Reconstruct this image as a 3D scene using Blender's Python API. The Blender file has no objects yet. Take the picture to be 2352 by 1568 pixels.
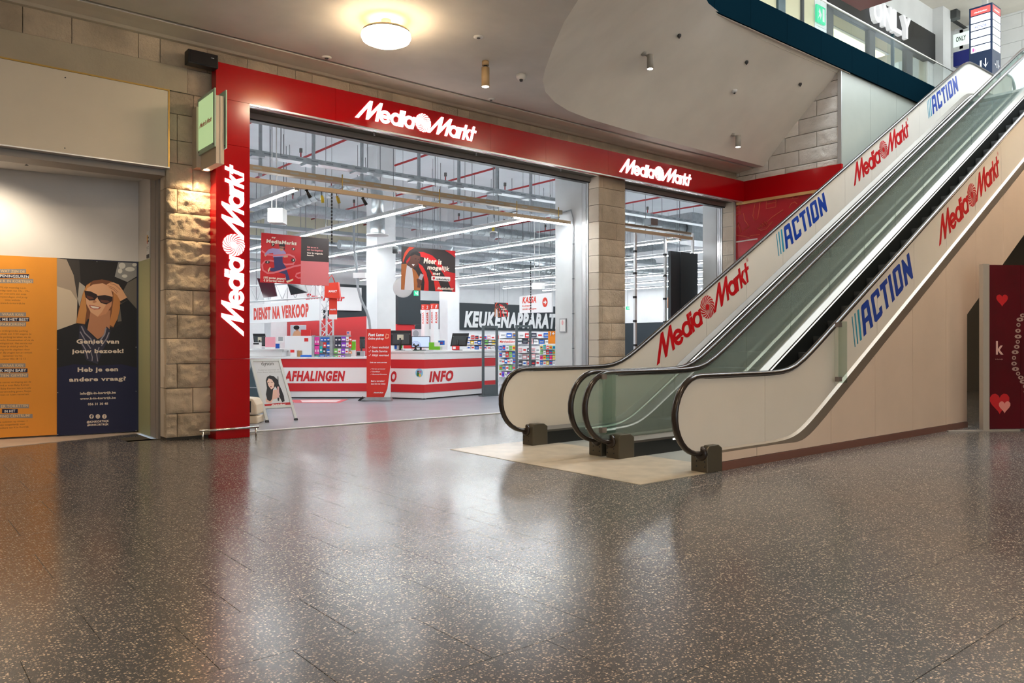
import bpy, bmesh, math, random
from mathutils import Vector, Matrix, noise
from mathutils.geometry import tessellate_polygon
random.seed(7)
SC = bpy.context.scene
COL = SC.collection
# ---------------------------------------------------------------- camera, world, exposure
H = 1.3; FPX = 1780.0; CX = 1176.0; CY = 785.0
ANG = math.atan(2154 / FPX); CA = math.cos(ANG); SA = math.sin(ANG)
cam = bpy.data.cameras.new('camera'); cam.sensor_width = 36.0; cam.lens = FPX / 2352 * 36
cam.shift_y = -(784 - CY) / 2352; cam.clip_start = 0.05; cam.clip_end = 300
camo = bpy.data.objects.new('camera', cam); COL.objects.link(camo)
camo.location = (0, 0, H); camo.rotation_euler = (math.pi / 2, 0, -math.atan2(CA, SA))
SC.camera = camo
vs = SC.view_settings
vs.view_transform = 'Standard'; vs.look = 'None'; vs.exposure = 0.62; vs.gamma = 1.0; vs.use_curve_mapping = False
try:
    SC.cycles.use_denoising = True; SC.cycles.use_light_tree = False; SC.cycles.sample_clamp_indirect = 6.0; SC.cycles.max_bounces = 5; SC.cycles.diffuse_bounces = 3; SC.cycles.glossy_bounces = 2; SC.cycles.use_adaptive_sampling = True; SC.cycles.adaptive_threshold = 0.04
    SC.cycles.transparent_max_bounces = 12; SC.cycles.caustics_reflective = False; SC.cycles.caustics_refractive = False
except Exception: pass
wd = bpy.data.worlds.new('daylight'); SC.world = wd; wd.use_nodes = True
wb = wd.node_tree.nodes['Background']; wb.inputs[0].default_value = (0.80, 0.91, 1.0, 1); wb.inputs[1].default_value = 1.15
def area_light(name, loc, rot, sx, sy, power, col):
    l = bpy.data.lights.new(name, 'AREA'); l.shape = 'RECTANGLE'; l.size = sx; l.size_y = sy; l.energy = power; l.color = col
    o = bpy.data.objects.new(name, l); COL.objects.link(o); o.location = loc; o.rotation_euler = rot; return o
# daylight falling through the roof glazing of the atrium
area_light('skylight', (18.5, 5.6, 15.0), (0, 0, 0), 19, 6.5, 3900, (0.84, 0.93, 1.0))

# ---------------------------------------------------------------- measuring helpers (world points on real planes)
def pG(u, v, z=0.0):
    d = (z - H) * FPX / (CY - v); a = (u - CX) / FPX
    return Vector((d * (CA + SA * a), d * (SA - CA * a), z))
def pY(u, v, Y):
    a = (u - CX) / FPX; d = Y / (SA - CA * a)
    return Vector((d * (CA + SA * a), Y, H + (CY - v) / FPX * d))
def pX(u, v, X):
    a = (u - CX) / FPX; d = X / (CA + SA * a)
    return Vector((X, d * (SA - CA * a), H + (CY - v) / FPX * d))
def pD(u, v, d):
    a = (u - CX) / FPX
    return Vector((d * (CA + SA * a), d * (SA - CA * a), H + (CY - v) / FPX * d))
# ---------------------------------------------------------------- materials
MATS = {}
def lin(r, g, b):
    f = lambda c: (c / 255 / 12.92) if c / 255 <= 0.04045 else ((c / 255 + 0.055) / 1.055) ** 2.4
    return (f(r), f(g), f(b))
def mat(name, col=(0.8, 0.8, 0.8), rough=0.5, metal=0.0, emit=None, es=0.0, var=0.0, vscale=3.0, bump=0.0, bscale=40.0, alpha=1.0, trans=0.0, ior=1.45, spec=None, coat=0.0):
    if name in MATS: return MATS[name]
    m = bpy.data.materials.new(name); m.use_nodes = True; nt = m.node_tree; b = nt.nodes['Principled BSDF']
    I = b.inputs
    I['Base Color'].default_value = (*col, 1); I['Roughness'].default_value = rough; I['Metallic'].default_value = metal
    I['IOR'].default_value = ior
    if spec is not None: I['Specular IOR Level'].default_value = spec
    if coat: I['Coat Weight'].default_value = coat; I['Coat Roughness'].default_value = 0.08
    if emit:
        I['Emission Color'].default_value = (*emit, 1); I['Emission Strength'].default_value = es
        if es < 3: m.cycles.emission_sampling = 'NONE'
    if trans: I['Transmission Weight'].default_value = trans
    if alpha < 1: I['Alpha'].default_value = alpha
    if var or bump:
        tc = nt.nodes.new('ShaderNodeTexCoord')
    if var:
        n = nt.nodes.new('ShaderNodeTexNoise'); n.inputs['Scale'].default_value = vscale; n.inputs['Detail'].default_value = 6
        nt.links.new(tc.outputs['Object'], n.inputs['Vector'])
        mr = nt.nodes.new('ShaderNodeMapRange'); mr.inputs[1].default_value = 0.3; mr.inputs[2].default_value = 0.7
        mr.inputs[3].default_value = 1 - var; mr.inputs[4].default_value = 1 + var
        nt.links.new(n.outputs['Fac'], mr.inputs[0])
        mx = nt.nodes.new('ShaderNodeMix'); mx.data_type = 'RGBA'; mx.blend_type = 'MULTIPLY'; mx.inputs[0].default_value = 1
        mx.inputs[6].default_value = (*col, 1); nt.links.new(mr.outputs[0], mx.inputs[7]); nt.links.new(mx.outputs[2], I['Base Color'])
    if bump:
        n2 = nt.nodes.new('ShaderNodeTexNoise'); n2.inputs['Scale'].default_value = bscale; n2.inputs['Detail'].default_value = 5
        nt.links.new(tc.outputs['Object'], n2.inputs['Vector'])
        bp = nt.nodes.new('ShaderNodeBump'); bp.inputs['Strength'].default_value = bump; bp.inputs['Distance'].default_value = 0.02
        nt.links.new(n2.outputs['Fac'], bp.inputs['Height']); nt.links.new(bp.outputs[0], I['Normal'])
    MATS[name] = m; return m
def glass_mat(name, col, rough=0.02, refl=0.12, haze=0.0, hcol=(0.5, 0.5, 0.5), pwr=5.0):
    """thin clear sheet: tinted see-through plus a mirror reflection"""
    if name in MATS: return MATS[name]
    m = bpy.data.materials.new(name); m.use_nodes = True; nt = m.node_tree; nt.nodes.clear()
    o = nt.nodes.new('ShaderNodeOutputMaterial'); t = nt.nodes.new('ShaderNodeBsdfTransparent'); g = nt.nodes.new('ShaderNodeBsdfGlossy')
    mx = nt.nodes.new('ShaderNodeMixShader'); fr = nt.nodes.new('ShaderNodeLayerWeight'); fr.inputs[0].default_value = 0.5
    pw = nt.nodes.new('ShaderNodeMath'); pw.operation = 'POWER'; pw.inputs[1].default_value = pwr; nt.links.new(fr.outputs['Facing'], pw.inputs[0])
    ad = nt.nodes.new('ShaderNodeMath'); ad.operation = 'MULTIPLY_ADD'; ad.inputs[1].default_value = 1 - refl; ad.inputs[2].default_value = refl; nt.links.new(pw.outputs[0], ad.inputs[0])
    t.inputs[0].default_value = (*col, 1); g.inputs[1].default_value = rough; g.inputs[0].default_value = (1, 1, 1, 1)
    nt.links.new(ad.outputs[0], mx.inputs[0]); src = t.outputs[0]
    if haze:
        df = nt.nodes.new('ShaderNodeBsdfDiffuse'); df.inputs[0].default_value = (*hcol, 1); m2 = nt.nodes.new('ShaderNodeMixShader'); m2.inputs[0].default_value = haze
        nt.links.new(t.outputs[0], m2.inputs[1]); nt.links.new(df.outputs[0], m2.inputs[2]); src = m2.outputs[0]
    nt.links.new(src, mx.inputs[1]); nt.links.new(g.outputs[0], mx.inputs[2]); nt.links.new(mx.outputs[0], o.inputs[0])
    MATS[name] = m; return m
def emis(name, col, s): return mat(name, (0.8, 0.8, 0.8), 0.5, emit=col, es=s)

# ---------------------------------------------------------------- mesh building
WL = {}
def wloc(o): return WL.get(o.name, Vector((0, 0, 0)))
class MB:
    def __init__(s): s.v = []; s.f = []; s.sm = []
    def add(s, vs, fs, smooth=False):
        n = len(s.v); s.v += [Vector(p) for p in vs]
        for f in fs: s.f.append([i + n for i in f]); s.sm.append(smooth)
        return s
    def box(s, x0, x1, y0, y1, z0, z1):
        vs = [(x, y, z) for z in (z0, z1) for y in (y0, y1) for x in (x0, x1)]
        return s.add(vs, [(0, 2, 3, 1), (4, 5, 7, 6), (0, 1, 5, 4), (2, 6, 7, 3), (0, 4, 6, 2), (1, 3, 7, 5)])
    def obox(s, c, ax, ay, az, hx, hy, hz):
        c = Vector(c); ax = Vector(ax).normalized() * hx; ay = Vector(ay).normalized() * hy; az = Vector(az).normalized() * hz
        vs = [c + ax * i + ay * j + az * k for k in (-1, 1) for j in (-1, 1) for i in (-1, 1)]
        return s.add(vs, [(0, 2, 3, 1), (4, 5, 7, 6), (0, 1, 5, 4), (2, 6, 7, 3), (0, 4, 6, 2), (1, 3, 7, 5)])
    def bar(s, p, q, w, h, up=(0, 0, 1)):
        p = Vector(p); q = Vector(q); d = q - p; up = Vector(up)
        if abs(d.normalized().dot(up)) > 0.99: up = Vector((1, 0, 0))
        r = d.cross(up).normalized(); u2 = r.cross(d).normalized()
        return s.obox((p + q) / 2, d, r, u2, d.length / 2, w / 2, h / 2)
    def prism(s, loops, fr, d0, d1):
        """2-D loops (outer, holes...) in frame fr, extruded from depth d0 to d1"""
        tri = tessellate_polygon([[Vector((a, b, 0)) for a, b in L] for L in loops])
        pts = [p for L in loops for p in L]; n = len(pts)
        vs = [fr(a, b, d0) for a, b in pts] + [fr(a, b, d1) for a, b in pts]
        fs = [tuple(t) for t in tri] + [tuple(i + n for i in reversed(t)) for t in tri]
        k = 0
        for L in loops:
            m = len(L)
            for i in range(m): j = (i + 1) % m; fs.append((k + i, k + j, k + j + n, k + i + n))
            k += m
        return s.add(vs, fs)
    def flat(s, loops, fr, d):
        tri = tessellate_polygon([[Vector((a, b, 0)) for a, b in L] for L in loops])
        return s.add([fr(a, b, d) for L in loops for a, b in L], [tuple(t) for t in tri])
    def tube(s, path, r, n=8, cap=True, smooth=True, sq=None):
        path = [Vector(p) for p in path]; rings = []; up = None
        for i, p in enumerate(path):
            a = path[max(0, i - 1)]; b = path[min(len(path) - 1, i + 1)]; t = (b - a).normalized()
            if up is None:
                up = Vector((0, 0, 1)) if abs(t.z) < 0.9 else Vector((0, 1, 0))
            r1 = t.cross(up)
            if r1.length < 1e-4: r1 = t.cross(Vector((1, 0, 0)))
            r1.normalize(); r2 = r1.cross(t).normalized(); up = r2
            rr = r[i] if isinstance(r, (list, tuple)) else r
            ra, rb = (rr, rr) if sq is None else sq
            rings.append([p + r1 * (math.cos(2 * math.pi * k / n) * ra) + r2 * (math.sin(2 * math.pi * k / n) * rb) for k in range(n)])
        vs = [q for R in rings for q in R]; fs = []
        for i in range(len(rings) - 1):
            for k in range(n): fs.append((i * n + k, i * n + (k + 1) % n, (i + 1) * n + (k + 1) % n, (i + 1) * n + k))
        s.add(vs, fs, smooth)
        if cap: s.add(rings[0], [tuple(reversed(range(n)))]); s.add(rings[-1], [tuple(range(n))])
        return s
    def cyl(s, p, q, r, n=16, r2=None, smooth=True): return s.tube([p, q], [r, r if r2 is None else r2], n, True, smooth)
    def lathe(s, c, prof, n=24, ax=(0, 0, 1), smooth=True):
        c = Vector(c); ax = Vector(ax).normalized(); e1 = ax.orthogonal().normalized(); e2 = ax.cross(e1)
        vs = []; fs = []; m = len(prof)
        for r, z in prof:
            for k in range(n):
                a = 2 * math.pi * k / n; vs.append(c + ax * z + e1 * (r * math.cos(a)) + e2 * (r * math.sin(a)))
        for i in range(m - 1):
            for k in range(n): fs.append((i * n + k, i * n + (k + 1) % n, (i + 1) * n + (k + 1) % n, (i + 1) * n + k))
        s.add(vs, fs, smooth)
        if prof[0][0] > 1e-5: s.add(vs[:n], [tuple(reversed(range(n)))])
        if prof[-1][0] > 1e-5: s.add(vs[-n:], [tuple(range(n))])
        return s
    def build(s, name, m, parent=None, base=None, kind=None, bevel=0.0):
        me = bpy.data.meshes.new(name)
        if parent is not None: off = wloc(parent)
        elif base is not None: off = Vector(base)
        else:
            lo = [min(p[i] for p in s.v) for i in range(3)]; hi = [max(p[i] for p in s.v) for i in range(3)]
            off = Vector(((lo[0] + hi[0]) / 2, (lo[1] + hi[1]) / 2, lo[2]))
        me.from_pydata([p - off for p in s.v], [], s.f)
        me.polygons.foreach_set('use_smooth', s.sm); me.validate(); me.update()
        bm = bmesh.new(); bm.from_mesh(me)
        bmesh.ops.remove_doubles(bm, verts=bm.verts, dist=1e-5) if any(s.sm) and not getattr(s, 'nomerge', False) else None
        bmesh.ops.recalc_face_normals(bm, faces=bm.faces); bm.to_mesh(me); bm.free()
        if isinstance(m, str): m = MATS[m]
        me.materials.append(m)
        o = bpy.data.objects.new(name, me); COL.objects.link(o)
        if parent is not None: o.parent = parent
        else: o.location = off
        WL[o.name] = off
        if kind: o['kind'] = kind
        if bevel:
            md = o.modifiers.new('bevel', 'BEVEL'); md.width = bevel; md.segments = 2; md.limit_method = 'ANGLE'
        return o
def tag(o, label, cat, group=None, kind=None):
    o['label'] = label; o['category'] = cat
    if group: o['group'] = group
    if kind: o['kind'] = kind
    return o
def struct(o, label=None, cat=None):
    o['kind'] = 'structure'
    if label: o['label'] = label; o['category'] = cat or 'structure'
    return o
def thing(name, label, cat, loc, group=None):
    o = bpy.data.objects.new(name, None); COL.objects.link(o); o.location = loc; o.empty_display_size = 0.1
    WL[o.name] = Vector(loc); return tag(o, label, cat, group)
def part_copy(mesh_obj, name, parent, loc):
    o = bpy.data.objects.new(name, mesh_obj.data); COL.objects.link(o); o.parent = parent; o.location = Vector(loc) - wloc(parent)
    WL[o.name] = Vector(loc); return o
def copy_tree(root, delta, label=None, group=None, rot=None):
    r = root.copy(); COL.objects.link(r); r.location = root.location + Vector(delta); WL[r.name] = wloc(root) + Vector(delta)
    if rot is not None: r.rotation_euler = rot
    if label: r['label'] = label
    if group: r['group'] = group
    def rec(a, b):
        for ch in list(a.children):
            c = ch.copy(); COL.objects.link(c); c.parent = b; WL[c.name] = wloc(b); rec(ch, c)
    rec(root, r); return r
def frame(o, ux, uy, n):
    o = Vector(o); ux = Vector(ux).normalized(); uy = Vector(uy).normalized(); n = Vector(n).normalized()
    return lambda a, b, d=0.0: o + ux * a + uy * b + n * d
def quadframe(tl, tr, bl, n):
    """frame with (0,0) at lower left, (1,1) upper right of a sign whose corners are given"""
    tl, tr, bl, n = Vector(tl), Vector(tr), Vector(bl), Vector(n).normalized()
    return lambda a, b, d=0.0: bl + (tr - tl) * a + (tl - bl) * b + n * d
def rect(x0, y0, x1, y1): return [(x0, y0), (x1, y0), (x1, y1), (x0, y1)]
def ell(cx, cy, rx, ry, n=24, a0=0, a1=360):
    m = n if abs(a1 - a0) >= 360 else n + 1
    return [(cx + rx * math.cos(math.radians(a0 + (a1 - a0) * i / n)), cy + ry * math.sin(math.radians(a0 + (a1 - a0) * i / n))) for i in range(m)]
def thick(pts, w):
    """polyline to a band polygon of width w"""
    L = []; R = []
    for i, p in enumerate(pts):
        a = pts[max(0, i - 1)]; b = pts[min(len(pts) - 1, i + 1)]; dx, dy = b[0] - a[0], b[1] - a[1]; l = math.hypot(dx, dy) or 1
        ww = w[i] if isinstance(w, (list, tuple)) else w
        nx, ny = -dy / l * ww / 2, dx / l * ww / 2; L.append((p[0] + nx, p[1] + ny)); R.append((p[0] - nx, p[1] - ny))
    return L + R[::-1]
# ---------------------------------------------------------------- lettering from the built-in font
GL = {}
def _ev(body, off):
    c = bpy.data.curves.new('glyph', 'FONT'); c.body = body; c.offset = off; c.resolution_u = 3
    o = bpy.data.objects.new('glyph', c); COL.objects.link(o)
    dg = bpy.context.evaluated_depsgraph_get(); me = o.evaluated_get(dg).to_mesh()
    v = [(p.co.x, p.co.y) for p in me.vertices]; f = [tuple(p.vertices) for p in me.polygons]
    o.evaluated_get(dg).to_mesh_clear(); bpy.data.objects.remove(o); bpy.data.curves.remove(c); return v, f
def glyph(ch, off):
    k = (ch, off)
    if k not in GL:
        if ch == ' ': GL[k] = ([], [], 0.28)
        else:
            v, f = _ev(ch, off); a = max(p[0] for p in _ev(ch + 'I', off)[0]); b = max(p[0] for p in _ev('I', off)[0]); GL[k] = (v, f, a - b)
    return GL[k]
for _c in ' !"#%&()+,-./0123456789:?@ABCDEFGHIJKLMNOPQRSTUVWXYZabcdefghijklmnopqrstuvwxyz\u20ac':
    for _o in (0.0, 0.02, 0.04) + ((0.055,) if _c in 'ADEFGHIKLNOPRSTUVJZ' else ()): glyph(_c, _o)
def text_geo(s, off=0.02, shear=0.0, track=0.0):
    vs = []; fs = []; x = 0; track += 1.3 * off
    for ch in s:
        v, f, a = glyph(ch, off); n = len(vs); vs += [(p[0] + x + shear * p[1], p[1]) for p in v]; fs += [tuple(i + n for i in t) for t in f]; x += a + track
    return vs, fs
def text(mb, s, fr, x0, y0, w=None, h=None, bold=0.02, shear=0.0, depth=0.002, anchor='l', track=0.0, ref=None):
    """lay s into frame fr; h is the cap height (or ref string's height), w the width; either may be None"""
    vs, fs = text_geo(s, bold, shear, track)
    if not vs: return
    xa = min(p[0] for p in vs); xb = max(p[0] for p in vs); cap = 0.69 + 2 * bold
    sy = h / cap if h else None; sx = w / (xb - xa) if w else None
    if sy is None: sy = sx
    if sx is None: sx = sy
    W = (xb - xa) * sx; ox = x0 - xa * sx - (W / 2 if anchor == 'c' else W if anchor == 'r' else 0)
    mb.add([fr(ox + p[0] * sx, y0 + p[1] * sy, depth) for p in vs], fs)
    return W
def lines(mb, rows, fr, x, y, h, lead, bold=0.02, shear=0.0, depth=0.002, anchor='l', squeeze=1.0):
    for i, r in enumerate(rows):
        if r:
            vs, fs = text_geo(r, bold, shear); w = (max(p[0] for p in vs) - min(p[0] for p in vs)) * h / (0.69 + 2 * bold) * squeeze
            text(mb, r, fr, x, y - i * lead, w, h, bold, shear, depth, anchor)
# ---- brand lettering traced as outlines
def _mm():
    def a(P): return [(1568 - y, 475 - x) for x, y in P]
    def b(P): return [(2986.7 - y, 475 - x) for x, y in P]
    def ring(cx, cy, k): # k: crop mapper
        out = k([(348 + 130 * math.cos(t), cy + 128 * math.sin(t)) for t in [2 * math.pi * i / 28 for i in range(28)]])
        inn = k([(350 + 66 * math.cos(t) , cy + 66 * math.sin(t) + 12 * math.cos(t)) for t in [2 * math.pi * i / 24 for i in range(24)]])
        return [out, inn]
    G = []
    G.append([[a([(470, 1548), (92, 1225), (92, 1160), (318, 1207), (92, 1000), (92, 940), (470, 1045), (470, 1112), (232, 1055), (470, 1262), (470, 1315), (232, 1268), (470, 1470)])]])
    # e : ring broken below the bar
    cy = 888
    arc = [math.radians(t) for t in range(-62, 271, 9)]
    oe = [(348 + 130 * math.cos(t), cy + 128 * math.sin(t)) for t in arc]
    ie = [(349 + 67 * math.cos(t), cy + 64 * math.sin(t)) for t in arc]
    G.append([[a(oe + ie[::-1])], [a([(218, 888), (225, 840), (250, 795), (300, 765), (378, 768), (378, 950), (315, 950), (315, 830), (284, 860), (283, 888)])]])
    G.append([ring(348, 640, a), [a([(145, 478), (145, 540), (475, 610), (475, 550)])]])
    G.append([[a([(147, 408), (147, 470), (216, 486), (216, 424)])], [a([(230, 428), (230, 489), (475, 541), (475, 480)])]])
    G.append([ring(348, 330, a), [a([(225, 178), (225, 240), (475, 300), (475, 238)])]])
    # swirl
    c = (2986.7 - 1418, 475 - 300); bl = []
    for k in range(17):
        t0 = 2 * math.pi * k / 17; L = []; R = []
        for i in range(8):
            r = 28 + (188 - 28) * i / 7; tw = -1.25 * (i / 7) ** 0.75; hw = 0.06 + 0.062 * i / 7
            L.append((c[0] + r * math.cos(t0 + tw - hw), c[1] + r * math.sin(t0 + tw - hw))); R.append((c[0] + r * math.cos(t0 + tw + hw), c[1] + r * math.sin(t0 + tw + hw)))
        bl.append([L + R[::-1]])
    bl.append([ell(c[0], c[1], 50, 50, 20)])
    G.append(bl)
    G.append([[b([(475, 1325), (97, 972), (97, 910), (320, 975), (97, 755), (97, 693), (475, 828), (475, 890), (240, 815), (475, 1040), (475, 1097), (240, 1030), (475, 1250)])]])
    G.append([ring(350, 655, b), [b([(230, 500), (230, 562), (475, 632), (475, 573)])]])
    G.append([[b([(230, 430), (230, 492), (475, 564), (475, 506)])], [b([(222, 378), (230, 440), (290, 460), (300, 446), (283, 395)])]])
    G.append([[b([(150, 295), (150, 357), (475, 445), (475, 385)])], [b([(232, 207), (229, 275), (285, 330), (385, 357), (475, 305), (475, 243), (340, 300)])]])
    G.append([[b([(150, 90), (150, 150), (475, 240), (475, 182)])], [b([(230, 55), (286, 71), (288, 212), (232, 199)])]])
    x0, x1, hh = 20.0, 2931.0, 383.0
    return [[[[((p[0] - x0) / (x1 - x0), p[1] / (x1 - x0)) for p in L] for L in sh] for sh in g] for g in G]
MML = _mm(); MMH = 383.0 / 2911.0
def mm_logo(fr, x0, y0, w, m, parent, d0, d1, name='letter', joined=None):
    """logo of width w with its baseline at y0 ; one part per letter unless joined into mesh builder"""
    f2 = lambda a, b, d: fr(x0 + a * w, y0 + b * w, d)
    for gi, g in enumerate(MML):
        mb = joined if joined is not None else MB()
        for si, sh in enumerate(g):
            e = 0.0004 * (gi % 2) + 0.0009 * (1 if (len(g) > 4 and si == len(g) - 1) or (len(g) <= 4 and si) else 0)
            if d1 is None: mb.flat(sh, f2, d0 + e * 0.5)
            else: mb.prism(sh, f2, d0 + e, d1 + e)
        if joined is None: mb.build(name, m, parent)
def _ac():
    k = 9.227; Y = 7.36
    def cv(P):
        r = []
        for x, y in P:
            w = pY(1770 + x / k, 430 + y / k, Y); r.append((w.x, w.z))
        return r
    bars = [[(115, 985), (128, 980), (182, 1452), (168, 1457)], [(160, 942), (180, 930), (230, 1408), (212, 1418)], [(212, 897), (240, 880), (292, 1355), (262, 1374)]]
    L = [[[(278, 865), (290, 825), (385, 750), (408, 762), (490, 1175), (445, 1208), (415, 1075), (358, 1110), (370, 1280), (325, 1315)], [(330, 905), (375, 868), (400, 990), (342, 1040)]],
         [[(445, 720), (455, 685), (560, 595), (582, 602), (608, 712), (565, 755), (550, 690), (500, 735), (552, 1008), (604, 962), (595, 910), (640, 868), (658, 985), (640, 1030), (545, 1120), (515, 1105)]],
         [[(603, 558), (728, 455), (745, 530), (703, 570), (768, 905), (725, 945), (660, 612), (622, 648)]],
         [[(750, 430), (795, 392), (876, 805), (832, 848)]],
         [[(832, 370), (845, 335), (945, 255), (968, 264), (1035, 625), (1020, 670), (925, 765), (900, 755)], [(888, 385), (930, 348), (985, 605), (938, 655)]],
         [[(995, 212), (1020, 190), (1120, 325), (1090, 130), (1132, 95), (1210, 495), (1185, 525), (1085, 400), (1115, 590), (1072, 628)]]]
    o = cv([(168, 1457)])[0]; a = math.radians(30); ca, sa = math.cos(a), math.sin(a)
    tr = lambda P: [((x - o[0]) * ca + (z - o[1]) * sa, -(x - o[0]) * sa + (z - o[1]) * ca) for x, z in cv(P)]
    return [tr(b) for b in bars], [[tr(q) for q in l] for l in L]
ACB, ACL = _ac()
# ================================================================ STRUCTURE
YS = 10.45; YW = 10.70; XR = 15.68; ZC = 5.30; ZF = 7.13; YG = 8.13
def stone_mat(name, col, var=0.22, rough=0.85, bump=0.6):
    m = bpy.data.materials.new(name); m.use_nodes = True; nt = m.node_tree; b = nt.nodes['Principled BSDF']; b.inputs['Roughness'].default_value = rough
    g = nt.nodes.new('ShaderNodeNewGeometry'); n = nt.nodes.new('ShaderNodeTexNoise'); n.inputs['Scale'].default_value = 2.2; n.inputs['Detail'].default_value = 9
    n3 = nt.nodes.new('ShaderNodeTexNoise'); n3.inputs['Scale'].default_value = 26; n3.inputs['Detail'].default_value = 8; n3.inputs['Roughness'].default_value = 0.7
    oi = nt.nodes.new('ShaderNodeObjectInfo')
    nt.links.new(g.outputs['Position'], n.inputs['Vector']); nt.links.new(g.outputs['Position'], n3.inputs['Vector'])
    r = nt.nodes.new('ShaderNodeValToRGB'); e = r.color_ramp.elements
    e[0].position = 0.3; e[0].color = (*[c * (1 - var) for c in col], 1); e[1].position = 0.72; e[1].color = (*[min(1, c * (1 + var)) for c in col], 1)
    nt.links.new(n.outputs['Fac'], r.inputs[0])
    mr = nt.nodes.new('ShaderNodeMapRange'); mr.inputs[3].default_value = 0.86; mr.inputs[4].default_value = 1.1; nt.links.new(oi.outputs['Random'], mr.inputs[0])
    mx = nt.nodes.new('ShaderNodeMix'); mx.data_type = 'RGBA'; mx.blend_type = 'MULTIPLY'; mx.inputs[0].default_value = 1
    nt.links.new(r.outputs[0], mx.inputs[6]); nt.links.new(mr.outputs[0], mx.inputs[7]); nt.links.new(mx.outputs[2], b.inputs['Base Color'])
    bp = nt.nodes.new('ShaderNodeBump'); bp.inputs['Strength'].default_value = bump; bp.inputs['Distance'].default_value = 0.03
    nt.links.new(n3.outputs['Fac'], bp.inputs['Height']); nt.links.new(bp.outputs[0], b.inputs['Normal'])
    MATS[name] = m; return m
def terrazzo():
    m = bpy.data.materials.new('terrazzo'); m.use_nodes = True; nt = m.node_tree; b = nt.nodes['Principled BSDF']; L = nt.links
    g = nt.nodes.new('ShaderNodeNewGeometry')
    base = nt.nodes.new('ShaderNodeTexNoise'); base.inputs['Scale'].default_value = 240; base.inputs['Detail'].default_value = 3; L.new(g.outputs['Position'], base.inputs['Vector'])
    r0 = nt.nodes.new('ShaderNodeValToRGB'); r0.color_ramp.elements[0].color = (0.043, 0.044, 0.046, 1); r0.color_ramp.elements[1].color = (0.124, 0.124, 0.125, 1)
    r0.color_ramp.elements[0].position = 0.3; r0.color_ramp.elements[1].position = 0.75; L.new(base.outputs['Fac'], r0.inputs[0])
    cur = r0.outputs[0]
    wn = nt.nodes.new('ShaderNodeTexNoise'); wn.inputs['Scale'].default_value = 130; L.new(g.outputs['Position'], wn.inputs['Vector'])
    mixv = nt.nodes.new('ShaderNodeVectorMath'); mixv.operation = 'MULTIPLY_ADD'; mixv.inputs[1].default_value = (0.012, 0.012, 0.0)
    L.new(wn.outputs['Color'], mixv.inputs[0]); L.new(g.outputs['Position'], mixv.inputs[2])
    for sc, thr, pres, col in ((70, 0.34, 0.24, (0.60, 0.48, 0.36)), (135, 0.36, 0.20, (0.40, 0.33, 0.26)), (95, 0.30, 0.2, (0.13, 0.12, 0.12))):
        v = nt.nodes.new('ShaderNodeTexVoronoi'); v.voronoi_dimensions = '2D'; v.inputs['Scale'].default_value = sc; L.new(mixv.outputs[0], v.inputs['Vector'])
        lt = nt.nodes.new('ShaderNodeMath'); lt.operation = 'LESS_THAN'; lt.inputs[1].default_value = thr; L.new(v.outputs['Distance'], lt.inputs[0])
        sp = nt.nodes.new('ShaderNodeSeparateColor'); L.new(v.outputs['Color'], sp.inputs[0])
        l2 = nt.nodes.new('ShaderNodeMath'); l2.operation = 'LESS_THAN'; l2.inputs[1].default_value = pres; L.new(sp.outputs[0], l2.inputs[0])
        mu = nt.nodes.new('ShaderNodeMath'); mu.operation = 'MULTIPLY'; L.new(lt.outputs[0], mu.inputs[0]); L.new(l2.outputs[0], mu.inputs[1])
        mr = nt.nodes.new('ShaderNodeMapRange'); mr.inputs[3].default_value = 0.55; mr.inputs[4].default_value = 1.15; L.new(sp.outputs[1], mr.inputs[0])
        sc2 = nt.nodes.new('ShaderNodeVectorMath'); sc2.operation = 'SCALE'; sc2.inputs[0].default_value = col; L.new(mr.outputs[0], sc2.inputs['Scale'])
        mx = nt.nodes.new('ShaderNodeMix'); mx.data_type = 'RGBA'; L.new(mu.outputs[0], mx.inputs[0]); L.new(cur, mx.inputs[6]); L.new(sc2.outputs[0], mx.inputs[7]); cur = mx.outputs[2]
    L.new(cur, b.inputs['Base Color'])
    rn = nt.nodes.new('ShaderNodeTexNoise'); rn.inputs['Scale'].default_value = 0.7; rn.inputs['Detail'].default_value = 4; L.new(g.outputs['Position'], rn.inputs['Vector'])
    mr = nt.nodes.new('ShaderNodeMapRange'); mr.inputs[1].default_value = 0.3; mr.inputs[2].default_value = 0.7; mr.inputs[3].default_value = 0.17; mr.inputs[4].default_value = 0.26; L.new(rn.outputs['Fac'], mr.inputs[0])
    L.new(mr.outputs[0], b.inputs['Roughness']); b.inputs['IOR'].default_value = 1.47
    MATS['terrazzo'] = m; return m
terrazzo()
stone_mat('sandstone', (0.62, 0.50, 0.36), bump=1.0); stone_mat('sandstone_pale', (0.72, 0.67, 0.59), 0.12); stone_mat('sandstone_smooth', (0.66, 0.57, 0.46), 0.08, 0.75, 0.15); stone_mat('lintel_stone', (0.47, 0.40, 0.29), 0.08, 0.8, 0.2)
mat('grout', (0.10, 0.085, 0.065), 0.8)
mat('plaster', (0.72, 0.67, 0.59), 0.8, var=0.07, vscale=1.6)
mat('plaster_soffit', (0.80, 0.745, 0.65), 0.75, var=0.06, vscale=1.2)
mat('mould', (0.72, 0.64, 0.53), 0.6, var=0.05)
mat('dark_slot', (0.02, 0.018, 0.015), 0.9)
mat('white_wall', (0.82, 0.83, 0.84), 0.7, var=0.03)
mat('store_ceiling', (0.84, 0.88, 0.90), 0.8, var=0.04, vscale=0.8)
mat('store_floor', (0.31, 0.32, 0.36), 0.22, var=0.06, vscale=1.0)
mat('white_line', (0.85, 0.85, 0.85), 0.4)
mat('kerb', (0.62, 0.49, 0.40), 0.5, var=0.08)
mat('red_lacquer', (0.40, 0.0, 0.003), 0.17, spec=0.45)
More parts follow.
